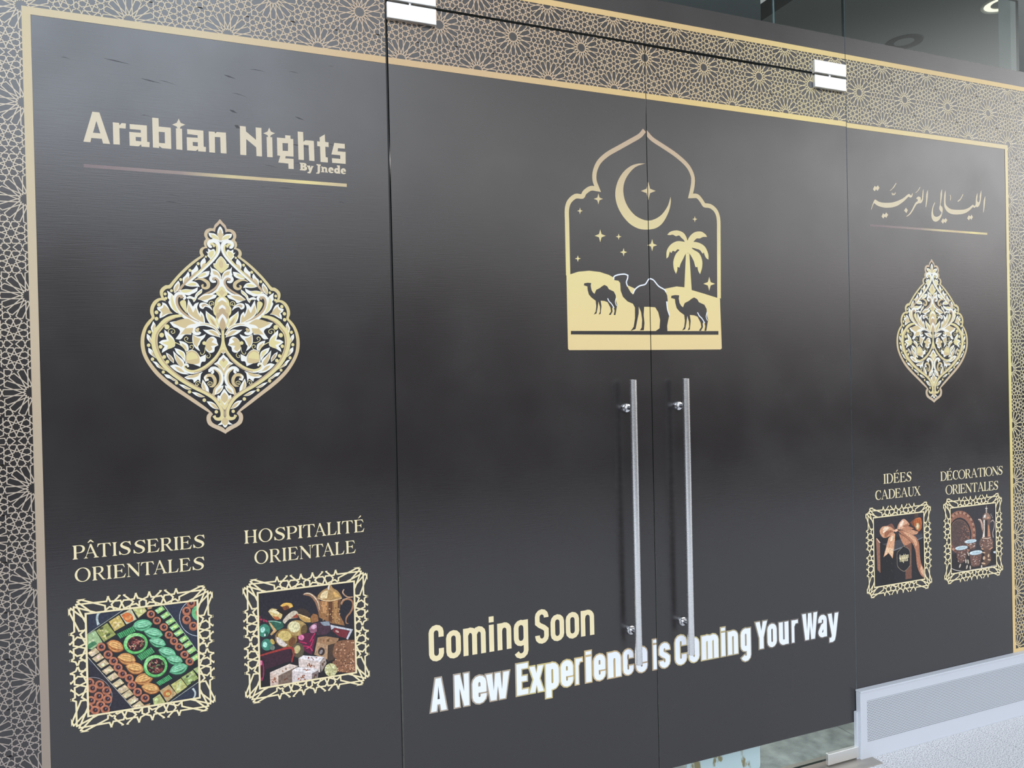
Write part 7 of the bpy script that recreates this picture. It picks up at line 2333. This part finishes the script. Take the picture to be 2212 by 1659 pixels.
M['bar_top'] = gold('bar_gold_top', 0, xs((-1.6, (205, 188, 148)), (1.5, (206, 188, 150)), (3.6, (208, 176, 130)), (5, (210, 178, 134)), (8, (222, 190, 124)), (10.3, (230, 206, 136)), (12, (222, 198, 140)), (14.9, (216, 196, 152))))
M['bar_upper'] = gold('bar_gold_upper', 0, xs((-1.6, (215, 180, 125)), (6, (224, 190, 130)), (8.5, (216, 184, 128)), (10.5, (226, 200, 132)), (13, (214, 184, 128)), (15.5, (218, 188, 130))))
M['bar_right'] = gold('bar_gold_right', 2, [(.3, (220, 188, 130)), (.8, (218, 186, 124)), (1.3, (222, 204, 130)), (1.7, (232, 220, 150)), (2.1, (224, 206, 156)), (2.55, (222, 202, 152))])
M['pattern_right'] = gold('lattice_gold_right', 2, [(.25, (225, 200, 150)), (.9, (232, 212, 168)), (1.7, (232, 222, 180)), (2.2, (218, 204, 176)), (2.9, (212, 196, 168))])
def line_mat(name, u0, u1): return gold(name, 0, xs((u0, (124, 108, 108)), (u0+(u1-u0)*.35, (150, 132, 124)), (u0+(u1-u0)*.55, (205, 188, 140)), (u0+(u1-u0)*.68, (200, 176, 136)), (u0+(u1-u0)*.85, (226, 208, 140)), (u1, (200, 180, 140))))
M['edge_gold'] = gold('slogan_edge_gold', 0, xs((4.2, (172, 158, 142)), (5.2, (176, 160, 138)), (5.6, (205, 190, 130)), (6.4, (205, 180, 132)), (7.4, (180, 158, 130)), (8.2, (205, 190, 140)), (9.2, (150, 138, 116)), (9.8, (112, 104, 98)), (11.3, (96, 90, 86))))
MED = [simple('medallion_white', (240, 238, 228), .35), gold('medallion_light_gold', 2, [(1.35, (222, 204, 150)), (1.7, (226, 212, 152)), (2.05, (222, 208, 154))]), gold('medallion_gold', 2, [(1.35, (206, 184, 140)), (1.7, (212, 190, 142)), (2.05, (208, 188, 146))]),
       gold('medallion_tan', 2, [(1.35, (182, 166, 140)), (1.7, (194, 168, 130)), (2.05, (190, 166, 140))]), simple('medallion_black', (36, 36, 40), .35), gold('medallion_rim_gold', 2, [(1.4, (205, 184, 156)), (1.58, (206, 182, 148)), (1.72, (218, 198, 140)), (1.85, (218, 202, 148)), (2.0, (200, 176, 146))])]
def picture_mat():
    m, n, l, p = new_mat('printed_photograph'); p.inputs['Roughness'].default_value = .33
    a = n.new('ShaderNodeVertexColor'); a.layer_name = 'print_colour'; g = n.new('ShaderNodeNewGeometry')
    t = n.new('ShaderNodeTexNoise'); t.inputs['Scale'].default_value = 160; t.inputs['Detail'].default_value = 4; l.new(g.outputs['Position'], t.inputs['Vector'])
    r = n.new('ShaderNodeMapRange'); r.inputs[1].default_value = .3; r.inputs[2].default_value = .7; r.inputs[3].default_value = .62; r.inputs[4].default_value = 1.3; l.new(t.outputs[0], r.inputs[0])
    x = n.new('ShaderNodeVectorMath'); x.operation = 'SCALE'; l.new(a.outputs[0], x.inputs[0]); l.new(r.outputs[0], x.inputs['Scale']); l.new(x.outputs[0], p.inputs['Base Color']); return m
M['picture'] = picture_mat()
M['concrete'] = simple('grey_concrete', (104, 106, 102), .85, var=.22, vscale=9)
M['ceiling'] = simple('grey_plasterboard', (132, 134, 132), .8, var=.03, vscale=2)
M['dark'] = simple('black_board', (38, 40, 42), .6)
M['innerwall'] = simple('bare_grey_wall', (70, 74, 75), .8)
M['housing'] = simple('pale_grey_powder_coat', (196, 199, 205), .45)
M['rubber'] = simple('black_gasket', (14, 14, 15), .5)

# ------------------------------------------------------------------ glazing
D0 = .0002     # ink heights in front of the film
def slab(name, parent, u0, u1, v0, v1, y0=.0006, y1=.0126, pale=False):
    mb = MB(); e = 1
    mb.box((X(u0), y0, Z(v0)), (X(u1), y1, Z(v1)), mats=(e, e, 0, e, 0, 2 if pale else e))
    return link(name, mb.mesh(name, [M['glass'], M['edge'], M['edge_pale']]), parent)
def film(parent, rects):
    mb = MB()
    for u0, v0, u1, v1 in rects: mb.face([(X(u0), 0, Z(v0)), (X(u1), 0, Z(v0)), (X(u1), 0, Z(v1)), (X(u0), 0, Z(v1))])
    return link('printed_film', mb.mesh('printed_film', [M['film']]), parent, label='black printed film')
def ink(name, parent, items, mats, base=D0, **kw):
    lab = kw.pop('label', None)
    o = link(name, print_mesh(name, items, mats, base, **kw), parent)
    if lab: o['label'] = lab
    return o
SL, D1a, D1b, D2a, D2b, SR = 3.806, 3.838, 7.499, 7.511, 11.211, 11.222
UL, UR, VT = -1.7, 16.6, 1.335      # film runs past both sides of the picture; its top edge
VB = -9.6                            # lower edge of the film on the doors
win_l = empty('window_1', 'tall fixed glass pane at the left, black film with the gold shop name and medallion', 'window', 'structure')
win_r = empty('window_2', 'fixed glass pane right of the doors, black film with Arabic lettering', 'window', 'structure')
win_tl = empty('window_3', 'transom glass above the left door, gold star band and black strip', 'window', 'structure')
win_tr = empty('window_4', 'transom glass above the right door, clear above the black strip', 'window', 'structure')
door_l = empty('door_1', 'left glass door leaf with half of the desert emblem and Coming Soon', 'door', 'structure')
door_r = empty('door_2', 'right glass door leaf with the palm half of the emblem', 'door', 'structure')
TOP = 2.6
VG = .672; VTB = .694; DB = -10.10
slab('glass', win_l, UL, SL, -10.1, TOP); slab('glass', win_r, SR, 15.34, -9.2, TOP, pale=True)
slab('glass', win_tl, D1a-.01, D1b, VTB, TOP, pale=False); slab('glass', win_tr, D2a-.012, D2b, VTB, TOP)
slab('glass', door_l, D1a, D1b, DB, VG-.012); slab('glass', door_r, D2a, D2b, DB, VG-.018)
film(win_l, [(UL, -10.1, SL, VT)]); film(win_r, [(SR, -9.12, UR, VT)])
film(win_tl, [(D1a-.01, VTB, D1b, VT)]); film(win_tr, [(D2a-.012, VTB, D2b, VT)])
film(door_l, [(D1a, VB, D1b, VG-.012)]); film(door_r, [(D2a, VB, D2b, VG-.018)])

# star lattice and gold bars per pane
BV = .982                             # lower edge of the upper gold bar
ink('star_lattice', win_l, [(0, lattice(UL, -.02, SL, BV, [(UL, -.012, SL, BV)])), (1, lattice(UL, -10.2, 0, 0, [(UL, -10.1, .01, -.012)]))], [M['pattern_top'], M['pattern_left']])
ink('star_lattice', win_tl, [(0, lattice(D1a, VTB, D1b, BV, [(D1a, VTB, D1b, BV)]))], [M['pattern_top']])
ink('star_lattice', win_tr, [(0, lattice(D2a, VTB, D2b, BV, [(D2a, VTB, D2b, BV)]))], [M['pattern_top']])
ink('star_lattice', door_l, [(0, lattice(D1a, -.02, D1b, VG, [(D1a, -.012, D1b, VG-.012)]))], [M['pattern_top']])
ink('star_lattice', door_r, [(0, lattice(D2a, -.02, D2b, VG, [(D2a, -.012, D2b, VG-.018)]))], [M['pattern_top']])
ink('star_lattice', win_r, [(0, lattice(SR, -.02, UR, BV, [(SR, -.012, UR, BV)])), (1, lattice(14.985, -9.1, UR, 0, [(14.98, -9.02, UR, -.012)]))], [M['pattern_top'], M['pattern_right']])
T0, T1 = -.090, -.010
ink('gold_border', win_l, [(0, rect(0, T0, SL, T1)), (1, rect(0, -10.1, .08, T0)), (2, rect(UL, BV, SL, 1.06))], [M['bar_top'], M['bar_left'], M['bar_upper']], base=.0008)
ink('gold_border', door_l, [(0, rect(D1a, T0, D1b, T1))], [M['bar_top']], base=.0008)
ink('gold_border', door_r, [(0, rect(D2a, T0, D2b, T1))], [M['bar_top']], base=.0008)
ink('gold_border', win_tl, [(0, rect(D1a-.01, BV, D1b, 1.06))], [M['bar_upper']], base=.0008)
ink('gold_border', win_tr, [(0, rect(D2a-.012, BV, D2b, 1.06))], [M['bar_upper']], base=.0008)
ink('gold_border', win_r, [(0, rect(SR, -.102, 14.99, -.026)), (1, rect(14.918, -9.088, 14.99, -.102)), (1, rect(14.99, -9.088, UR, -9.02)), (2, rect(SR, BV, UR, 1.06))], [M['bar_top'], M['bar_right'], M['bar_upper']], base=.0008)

# lettering
ink('shop_lettering', win_l, shapes('lettering'), [M['sign_gold']], layered=True, label='blocky gold shop name')
ink('underline', win_l, shapes('underline_left'), [line_mat('left_underline_gold', .55, 3.2)], label='gold rule fading to grey at the left')
ink('arabic_lettering', win_r, shapes('arabic'), [M['arabic_gold']], layered=True, label='gold Arabic calligraphy')
ink('underline', win_r, shapes('underline_right'), [line_mat('right_underline_gold', 11.9, 14.5)], label='gold rule fading to grey at the left')
for nm, w, lb in (('heading_pastry', win_l, 'cream serif heading about pastries'), ('heading_hospitality', win_l, 'cream serif heading about hospitality'), ('heading_gifts', win_r, 'cream serif heading about gift ideas'), ('heading_decor', win_r, 'cream serif heading about decorations')):
    ink('heading', w, shapes(nm), [M['heading_gold']], layered=True, label=lb)
ink('announcement', door_l, shapes('coming_soon'), [M['heading_gold']], layered=True, label='tall narrow cream lettering Coming Soon')
for d, a, b in ((door_l, D1a, D1b), (door_r, D2a, D2b)):
    cl = (X(a), X(b), 0, 3)
    s = ink('slogan', d, shapes('slogan'), [M['white']], base=.0012, layered=True, clip=cl, label='heavy white slogan lettering')
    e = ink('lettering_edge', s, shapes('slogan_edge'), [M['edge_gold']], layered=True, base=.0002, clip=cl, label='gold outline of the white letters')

# emblem, split over the two leaves
for d, a, b, side in ((door_l, D1a, D1b, 'l'), (door_r, D2a, D2b, 'r')):
    cl = (X(a), X(b), 0, 3)
    root = bpy.data.objects.new('desert_emblem', None); COL.objects.link(root); root.parent = d; root['label'] = 'gold arch with crescent, camels and dunes'
    EG = [M['emblem_gold'], M['film'], M['white']]
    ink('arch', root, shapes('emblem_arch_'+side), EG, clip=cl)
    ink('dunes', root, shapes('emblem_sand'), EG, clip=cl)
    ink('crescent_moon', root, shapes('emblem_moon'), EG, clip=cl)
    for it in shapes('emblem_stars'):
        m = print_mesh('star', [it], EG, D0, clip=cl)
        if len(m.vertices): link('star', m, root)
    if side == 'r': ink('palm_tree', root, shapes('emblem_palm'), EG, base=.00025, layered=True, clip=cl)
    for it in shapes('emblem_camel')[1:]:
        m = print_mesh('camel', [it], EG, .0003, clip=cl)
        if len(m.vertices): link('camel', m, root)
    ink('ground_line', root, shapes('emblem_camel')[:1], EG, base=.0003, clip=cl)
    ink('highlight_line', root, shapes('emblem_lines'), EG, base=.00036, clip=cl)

# medallions
AX = MEDALLION_AXIS*1e-4
def whole(name):
    res = []
    for c, polys in shapes(name):
        if polys and isinstance(polys[0][0], list):              # half outline from tip to tip
            L = smooth_loop(polys[0][0], False); res.append((c, fill([L+[(2*AX-p[0], p[1]) for p in L[-2:0:-1]]])))
        else:
            res.append((c, polys)); mir = [[(2*AX-p[0], p[1]) for p in P] for P in polys]
            if min(p[0] for P in polys for p in P) < AX-.002: res.append((c, mir))
    return res
def medallion(parent, dx, dz, label):
    root = bpy.data.objects.new('medallion', None); COL.objects.link(root); root.parent = parent; root['label'] = label
    ink('outline', root, whole('medallion_outline'), MED, move=(dx, dz)); ink('black_ground', root, whole('medallion_ground'), MED, base=.00024, move=(dx, dz))
    ink('vine_scrolls', root, whole('medallion_vines'), MED, base=.00028, layered=True, move=(dx, dz))
    ink('leaves_and_flowers', root, whole('medallion_leaves'), MED, base=.0005, layered=True, move=(dx, dz))
medallion(win_l, 0, 0, 'ornate pointed gold floral medallion')
medallion(win_r, 11.192*U, -.014*U, 'ornate pointed gold floral medallion')

# framed pictures
FR = [M['heading_gold']]
def frame_items(x0, z0, x1, z1):
    sx, sz = x1-x0, z1-z0; a, b = .102, .116; polys = []; w = .0125
    seen = set()
    for i in (0, 1):
        for j in (0, 1):
            for A, B in CELL:
                P = (round(A[0]+i, 4), round(A[1]+j, 4)); Q = (round(B[0]+i, 4), round(B[1]+j, 4))
                if (P, Q) in seen: continue
                seen.add((P, Q)); d = math.hypot(Q[0]-P[0], Q[1]-P[1]); tx, ty = (Q[0]-P[0])/d*w/2, (Q[1]-P[1])/d*w/2
                R = [(P[0]-tx*.6-ty, P[1]-ty*.6+tx), (P[0]-tx*.6+ty, P[1]-ty*.6-tx), (Q[0]+tx*.6+ty, Q[1]+ty*.6-tx), (Q[0]+tx*.6-ty, Q[1]+ty*.6+tx)]
                lay = 2*int((math.atan2(ty, tx) % math.pi)/math.pi*23.99)+(len(seen) & 1)
                for c in ((-.006, 1.006, -.006, a), (-.006, 1.006, 1-a, 1.006), (-.006, a, a, 1-a), (1-a, 1.006, a, 1-a)):
                    k = clip_poly(R, *c)
                    if len(k) > 2: polys.append([(x0+p[0]*sx, z0+p[1]*sz, lay*8e-6) for p in k])
    for c in ((a, 1-a, a, b), (a, 1-a, 1-b, 1-a), (a, b, b, 1-b), (1-b, 1-a, b, 1-b)):
        polys.append([(x0+c[0]*sx, z0+c[2]*sz), (x0+c[1]*sx, z0+c[2]*sz), (x0+c[1]*sx, z0+c[3]*sz), (x0+c[0]*sx, z0+c[3]*sz)])
    polys[-4:] = [[(p[0], p[1], .0005) for p in P] for P in polys[-4:]]
    return polys, (x0+b*sx-.0005, x1-b*sx+.0005, z0+b*sz-.0005, z1-b*sz+.0005)
for k, (par, lb) in enumerate(((win_l, 'printed picture of a tray of green and golden pastries'), (win_l, 'printed picture of wrapped sweets and a brass coffee pot'), (win_r, 'printed picture of a black gift box with a copper bow'), (win_r, 'printed picture of a copper coffee pot, cups and a tray'))):
    x0, z0, x1, z1 = [t*1e-4 for t in FRAMES[k]]
    fp, cl = frame_items(x0, z0, x1, z1)
    pic = ink('picture', par, shapes('picture%d' % k), [M['picture']], clip=cl, layered=True, attr=True, label=lb)
    ink('star_cut_border', pic, [(0, fp)], FR, base=.0012)
    if k == 2:     # the lettering on the gift tag
        c = [(TAG_CORNERS[i]*1e-4, TAG_CORNERS[i+1]*1e-4) for i in range(0, 8, 2)]
        src = shapes('lettering'); words = (src[:8], src[8:15]); items = []
        for w, (p, q) in zip(words, ((c[0], c[1]), (c[2], c[3]))):
            xs_ = [v[0] for _, P in w for t in P for v in t]; zs_ = [v[1] for _, P in w for t in P for v in t]
            k0, k1, b0 = min(xs_), max(xs_), min(zs_); s = (q[0]-p[0])/(k1-k0)
            items += [(0, [[(p[0]+(v[0]-k0)*s, p[1]-.002+(v[1]-b0)*s*1.5) for v in t] for t in P]) for _, P in w]
        ink('tag_lettering', pic, items, [M['heading_gold']], base=.0014)

# scuffs where the film was rubbed
random.seed(3)
sc = []
for _ in range(16):
    u, v = random.uniform(.3, 3.6), random.uniform(-2.0, -.2); L = random.uniform(.04, .22); a = random.uniform(-.22, -.05)
    P = [(X(u+L*t), Z(v+L*t*a+.01*math.sin(3*t))) for t in (0, .35, .7, 1)]; sc.append((0, ribbon(P, [.0002, random.uniform(.0006, .002), random.uniform(.0005, .0012), .0001])))
for u, v, L, w in ((2.05, -1.03, .06, .010), (2.0, -.86, .08, .006), (1.95, -.47, .12, .004), (2.72, -.86, .10, .004), (2.6, -1.18, .36, .003), (1.1, -.62, .2, .003), (.75, -.45, .25, .003)):
    sc.append((0, ribbon([(X(u), Z(v)), (X(u+L*.4), Z(v-.012)), (X(u+L), Z(v-.03))], [w*.2, w, .0002])))
ink('scuff_marks', win_l, sc, [M['scuff']], base=.0001, label='dull scuff marks')

# ------------------------------------------------------------------ door hardware
def patch(parent, u0, u1, v0, v1, t=.016, label=None):
    mb = MB(); mb.box((X(u0), -t, Z(v0)), (X(u1), -.0008, Z(v1))); o = link('patch_fitting', mb.mesh('patch_fitting', [M['plate']]), parent, label=label or 'satin steel patch fitting'); bevel(o, .0018); return o
patch(door_l, 3.823, 4.446, .447, .645); patch(win_tl, 3.85, 4.446, .674, .87)
patch(door_r, 10.535, 11.17, .440, .634); patch(win_tr, 10.535, 11.172, .667, .866)
patch(door_r, 10.546, 11.182, -10.145, -9.968, t=.016); patch(door_l, 3.85, 4.47, -10.145, -9.968)
for d, u, v0, v1 in ((win_tl, 4.12, .645, .674), (win_tr, 10.86, .634, .667)):
    mb = MB(); mb.tube((X(u), -.006, Z(v0)), (X(u), -.006, Z(v1)), .005); link('hinge_pin', mb.mesh('hinge_pin', [M['polished']], True), d)
def pull(parent, u):
    root = bpy.data.objects.new('pull_handle', None); COL.objects.link(root); root.parent = parent; root['label'] = 'long round brushed steel pull bar'
    y = -.0535; r = .0125; zt, zb = Z(-4.034), Z(-7.93)
    mb = MB(); mb.lathe((X(u), y, 0), (0, 0, 1), [(zb, 0), (zb, r*.93), (zb+.001, r), (zt-.001, r), (zt, r*.93), (zt, 0)], 40)
    link('bar', mb.mesh('bar', [M['steel']], True), root)
    for v in (-4.424, -7.519):
        z = Z(v); mb = MB(); mb.lathe((X(u), 0, z), (0, -1, 0), [(.0004, 0), (.0004, .0165), (.006, .0165), (.009, .0150), (.0105, .011), (.0108, .0075), (.045, .0075)], 32)
        link('mount', mb.mesh('mount', [M['polished']], True), root)
pull(door_l, 7.075); pull(door_r, 7.93)
mb = MB(); mb.box((X(SL+.001), .002, Z(-10.1)), (X(D1a-.012), .010, Z(TOP))); link('edge_gasket', mb.mesh('edge_gasket', [M['rubber']]), win_l, label='black gasket')

# ------------------------------------------------------------------ perforated grille unit at the foot of the right pane
vent = empty('vent_grille', 'pale grey perforated metal grille box on the paving under the right pane', 'grille')
GY = -.025; g0, g1 = X(11.19), X(18); zt, zb = Z(-9.108), .0
mb = MB(); mb.box((g0, GY, zb), (g1, -.002, zt)); o = link('housing', mb.mesh('housing', [M['housing']]), vent); bevel(o, .0015)
mb = MB(); mb.box((g0-.001, GY-.003, zt), (g1, -.001, zt+.007)); o = link('top_ledge', mb.mesh('top_ledge', [M['housing']]), vent); bevel(o, .0012)
mb = MB(); mb.box((g0-.012, -.014, 0.0), (g0-.0005, -.002, Z(-9.42))); link('end_bracket', mb.mesh('end_bracket', [M['housing']]), vent)
def perf():
    m, n, l, p = new_mat('perforated_sheet'); p.inputs['Roughness'].default_value = .45
    g = n.new('ShaderNodeNewGeometry'); s = n.new('ShaderNodeSeparateXYZ'); l.new(g.outputs['Position'], s.inputs[0])
    def mth(op, a, b=None):
        k = n.new('ShaderNodeMath'); k.operation = op
        for i, v in enumerate((a, b)):
            if v is None: continue
            if isinstance(v, (int, float)): k.inputs[i].default_value = v
            else: l.new(v, k.inputs[i])
        return k.outputs[0]
    px_, pz = .0077, .00675
    row = mth('DIVIDE', s.outputs[2], pz); ri = mth('FLOOR', row); fz = mth('MULTIPLY', mth('SUBTRACT', mth('SUBTRACT', row, ri), .5), pz)
    sh = mth('MULTIPLY', mth('MODULO', ri, 2.0), .5); cx = mth('ADD', mth('DIVIDE', s.outputs[0], px_), sh); fx = mth('MULTIPLY', mth('SUBTRACT', mth('SUBTRACT', cx, mth('FLOOR', cx)), .5), px_)
    d = mth('SQRT', mth('ADD', mth('MULTIPLY', fx, fx), mth('MULTIPLY', fz, fz)))
    r = n.new('ShaderNodeMapRange'); r.interpolation_type = 'SMOOTHSTEP'; l.new(d, r.inputs[0]); r.inputs[1].default_value = .0018; r.inputs[2].default_value = .0024
    mx = n.new('ShaderNodeMix'); mx.data_type = 'RGBA'; l.new(r.outputs[0], mx.inputs[0]); mx.inputs[6].default_value = lin((38, 42, 48))+(1,); mx.inputs[7].default_value = lin((196, 199, 205))+(1,); l.new(mx.outputs[2], p.inputs['Base Color'])
    return m
mb = MB(); mb.box((X(11.325), GY-.0008, Z(-9.915)), (X(17.9), GY-.0001, Z(-9.255))); link('perforated_panel', mb.mesh('perforated_panel', [perf()]), vent, label='punched metal panel')

# ------------------------------------------------------------------ floors, threshold
def granite():
    m, n, l, p = new_mat('flamed_granite'); p.inputs['Roughness'].default_value = .75
    g = n.new('ShaderNodeNewGeometry')
    def tex(scale, det): t = n.new('ShaderNodeTexNoise'); t.inputs['Scale'].default_value = scale; t.inputs['Detail'].default_value = det; l.new(g.outputs['Position'], t.inputs['Vector']); return t.outputs[0]
    cr = n.new('ShaderNodeValToRGB'); l.new(tex(230, 3), cr.inputs[0]); e = cr.color_ramp.elements
    e[0].position = .36; e[0].color = lin((126, 126, 130))+(1,); e[1].position = .56; e[1].color = lin((226, 225, 226))+(1,); q = e.new(.45); q.color = lin((190, 190, 192))+(1,)
    l.new(cr.outputs[0], p.inputs['Base Color']); b = n.new('ShaderNodeBump'); b.inputs['Strength'].default_value = .25; b.inputs['Distance'].default_value = .002; l.new(tex(230, 3), b.inputs['Height']); l.new(b.outputs[0], p.inputs['Normal'])
    return m
GR = granite(); JT = simple('dark_joint', (92, 94, 98), .9)
fl = empty('floor', 'pale speckled granite paving in front of the shop', 'paving', 'structure')
mb = MB(); mb.box((-8, -5.4, -.05), (22, -.0, -.0025)); link('joint_bed', mb.mesh('joint_bed', [JT]), fl)
mb = MB(); p0 = X(13.80)-.30*40; wd = .30; yj = [-.0, -.60, -1.2, -1.8, -2.4, -3.0, -3.6, -4.2, -4.8, -5.4]
for i in range(100):
    x = p0+i*wd
    if x > 21 or x < -8: continue
    for a, b in zip(yj, yj[1:]): mb.box((x+.0012, b+.0012, -.03), (x+wd-.0012, a-.0012, 0))
link('paving_slabs', mb.mesh('paving_slabs', [GR]), fl, label='speckled grey granite slabs')
trim = link('trim_1', None) if False else None
mb = MB(); mb.box((X(3.9), -.075, 0), (X(11.42), .06, .004)); o = link('trim_1', mb.mesh('trim_1', [simple('dull_steel_strip', (170, 164, 156), .4, metal=.6)]), None, label='flat metal threshold strip under the glass doors', category='threshold', kind='structure'); bevel(o, .001)
def inner_tile():
    m, n, l, p = new_mat('grey_stone_tile'); p.inputs['Roughness'].default_value = .45
    g = n.new('ShaderNodeNewGeometry'); t = n.new('ShaderNodeTexNoise'); t.inputs['Scale'].default_value = 14; t.inputs['Detail'].default_value = 8; l.new(g.outputs['Position'], t.inputs['Vector'])
    cr = n.new('ShaderNodeValToRGB'); l.new(t.outputs[0], cr.inputs[0]); e = cr.color_ramp.elements; e[0].position = .35; e[0].color = lin((120, 124, 122))+(1,); e[1].position = .7; e[1].color = lin((170, 174, 172))+(1,)
    l.new(cr.outputs[0], p.inputs['Base Color']); return m
fi = empty('floor_inside', 'grey stone tiles seen through the clear strip under the right door', 'floor', 'structure')
mb = MB(); mb.box((-1, .0, -.06), (9, 7, -.004)); link('joint_bed', mb.mesh('joint_bed', [JT]), fi)
mb = MB()
for i in range(-2, 16):
    for j in range(0, 12):
        a = (X(9.35)+(i-4)*.60+.001, .06+j*.60+.001); mb.box((a[0], a[1], -.03), (a[0]+.597, a[1]+.597, -.001))
link('tiles', mb.mesh('tiles', [inner_tile()]), fi)

# ------------------------------------------------------------------ inside the shop
CZ = 3.6
mb = MB(); mb.box((X(13.83), .25, CZ), (9, 7, CZ+.1)); link('ceiling', mb.mesh('ceiling', [M['ceiling']]), None, label='grey plasterboard ceiling inside, seen through the clear transom', category='ceiling', kind='structure')
mb = MB(); mb.box((-2, .25, CZ+.25), (X(13.83), 7, CZ+.35)); link('ceiling_dark', mb.mesh('ceiling_dark', [M['dark']]), None, label='dark upper ceiling behind the left transom', category='ceiling', kind='structure')
mb = MB(); mb.box((-2, 7, 0), (9, 7.1, CZ+.3)); link('wall_back', mb.mesh('wall_back', [M['innerwall']]), None, label='bare grey back wall inside the shop', category='wall', kind='structure')
mb = MB(); mb.box((-2.1, .0, 0), (-2, 7.1, CZ+.3)); link('wall_left', mb.mesh('wall_left', [M['innerwall']]), None, label='bare side wall inside the shop', category='wall', kind='structure')
mb = MB(); mb.box((X(15.33), .035, 0), (X(19), .09, 4.6)); link('wall_right', mb.mesh('wall_right', [M['concrete']]), None, label='raw concrete pier behind the right end of the glass', category='wall', kind='structure')
mb = MB(); mb.box((9, .6, 0), (9.1, 7.1, CZ+.3)); link('wall_side', mb.mesh('wall_side', [M['innerwall']]), None, label='bare right side wall inside the shop', category='wall', kind='structure')
mb = MB(); mb.box((-2, .10, Z(.73)), (X(9.9), .13, CZ+.25)); link('bulkhead_board', mb.mesh('bulkhead_board', [M['dark']]), None, label='black board hung behind the transom above the left door', category='board')
mb = MB(); mb.box((X(9.845), .0128, Z(1.1)), (X(9.86), .018, Z(TOP))); link('glass_fin', mb.mesh('glass_fin', [M['edge_pale']]), win_tr, label='pale edge of a glass fin')
def lamp(x, y, on, label):
    t = empty('downlight', label, 'ceiling light', group='recessed downlights in the ceiling')
    r = .105; mb = MB(); mb.lathe((x, y, CZ), (0, 0, -1), [(.003, r*.86), (.007, r*.9), (.008, r), (0, r*1.04)], 40); link('rim', mb.mesh('rim', [simple('lamp_rim', (225, 220, 205) if on else (30, 32, 33), .4)], True), t)
    mb = MB(); mb.lathe((x, y, CZ), (0, 0, -1), [(.0025, 0), (.0025, r*.55), (.003, r*.86)], 40)
    if on:
        m = bpy.data.materials.new('lit_lamp'); m.use_nodes = True; p = m.node_tree.nodes['Principled BSDF']; p.inputs['Base Color'].default_value = (.9, .85, .7, 1); p.inputs['Emission Color'].default_value = (1, .93, .72, 1); p.inputs['Emission Strength'].default_value = 1.6
    else: m = simple('unlit_lamp', (16, 18, 18), .5)
    link('reflector', mb.mesh('reflector', [m], True), t)
    if on:
        L = bpy.data.lights.new('downlight_bulb', 'SPOT'); L.energy = LAMP_W; L.spot_size = math.radians(140); L.spot_blend = .6; L.color = (1, .95, .86); L.shadow_soft_size = .07
        lo = bpy.data.objects.new('downlight_bulb', L); COL.objects.link(lo); lo.parent = t; lo.location = (x, y, CZ-.02)
LAMP_W = 45; FILL_W = 60
LAMP_W = 45
lamp(4.503, 1.158, False, 'unlit dark recessed downlight in the ceiling left of the lit one')
lamp(4.62, .612, True, 'lit warm recessed downlight at the top right beside the concrete pier')
# unseen fill lights, added to brighten the floor and room inside
for lx, ly in ((2.2, 1.1), (1.2, 2.6), (4.0, 2.8)):
    L = bpy.data.lights.new('fill_light', 'AREA'); L.shape = 'RECTANGLE'; L.size = 1.2; L.size_y = .2; L.energy = FILL_W; L.color = (1, .98, .95)
    lo = bpy.data.objects.new('fill_light', L); COL.objects.link(lo); lo.location = (lx, ly, 3.0)


# poster board standing on the floor behind the right door
board = None
m, n, l, p = new_mat('white_marbled_card'); p.inputs['Roughness'].default_value = .3; g = n.new('ShaderNodeNewGeometry'); t = n.new('ShaderNodeTexNoise'); t.inputs['Scale'].default_value = 13; t.inputs['Detail'].default_value = 7
mp = n.new('ShaderNodeMapping'); mp.inputs['Scale'].default_value = (1.5, 1, .7); mp.inputs['Rotation'].default_value = (0, .6, 0); l.new(g.outputs['Position'], mp.inputs[0]); l.new(mp.outputs[0], t.inputs['Vector'])
cr = n.new('ShaderNodeValToRGB'); l.new(t.outputs[0], cr.inputs[0]); e = cr.color_ramp.elements; e[0].position = .60; e[0].color = lin((226, 234, 242))+(1,); e[1].position = .64; e[1].color = lin((160, 140, 100))+(1,); l.new(cr.outputs[0], p.inputs['Base Color'])
mb = MB(); pts = []
bx0, bx1, bz0, bz1, by = X(8.2), X(9.56), .0, .75, .085
for cx, cz, a0 in ((bx1-.02, bz0+.02, -90), (bx1-.02, bz1-.02, 0), (bx0+.02, bz1-.02, 90), (bx0+.02, bz0+.02, 180)):
    for k in range(7): t_ = math.radians(a0+15*k); pts.append((cx+.02*math.cos(t_), cz+.02*math.sin(t_)))
mb.face([(q[0], by, q[1]) for q in pts]); mb.face([(q[0], by+.008, q[1]) for q in reversed(pts)])
for i in range(len(pts)): a, b = pts[i], pts[(i+1) % len(pts)]; mb.face([(b[0], by, b[1]), (a[0], by, a[1]), (a[0], by+.008, a[1]), (b[0], by+.008, b[1])])
link('display_board', mb.mesh('display_board', [m]), None, label='white board with brown flecks standing inside behind the right door', category='board')
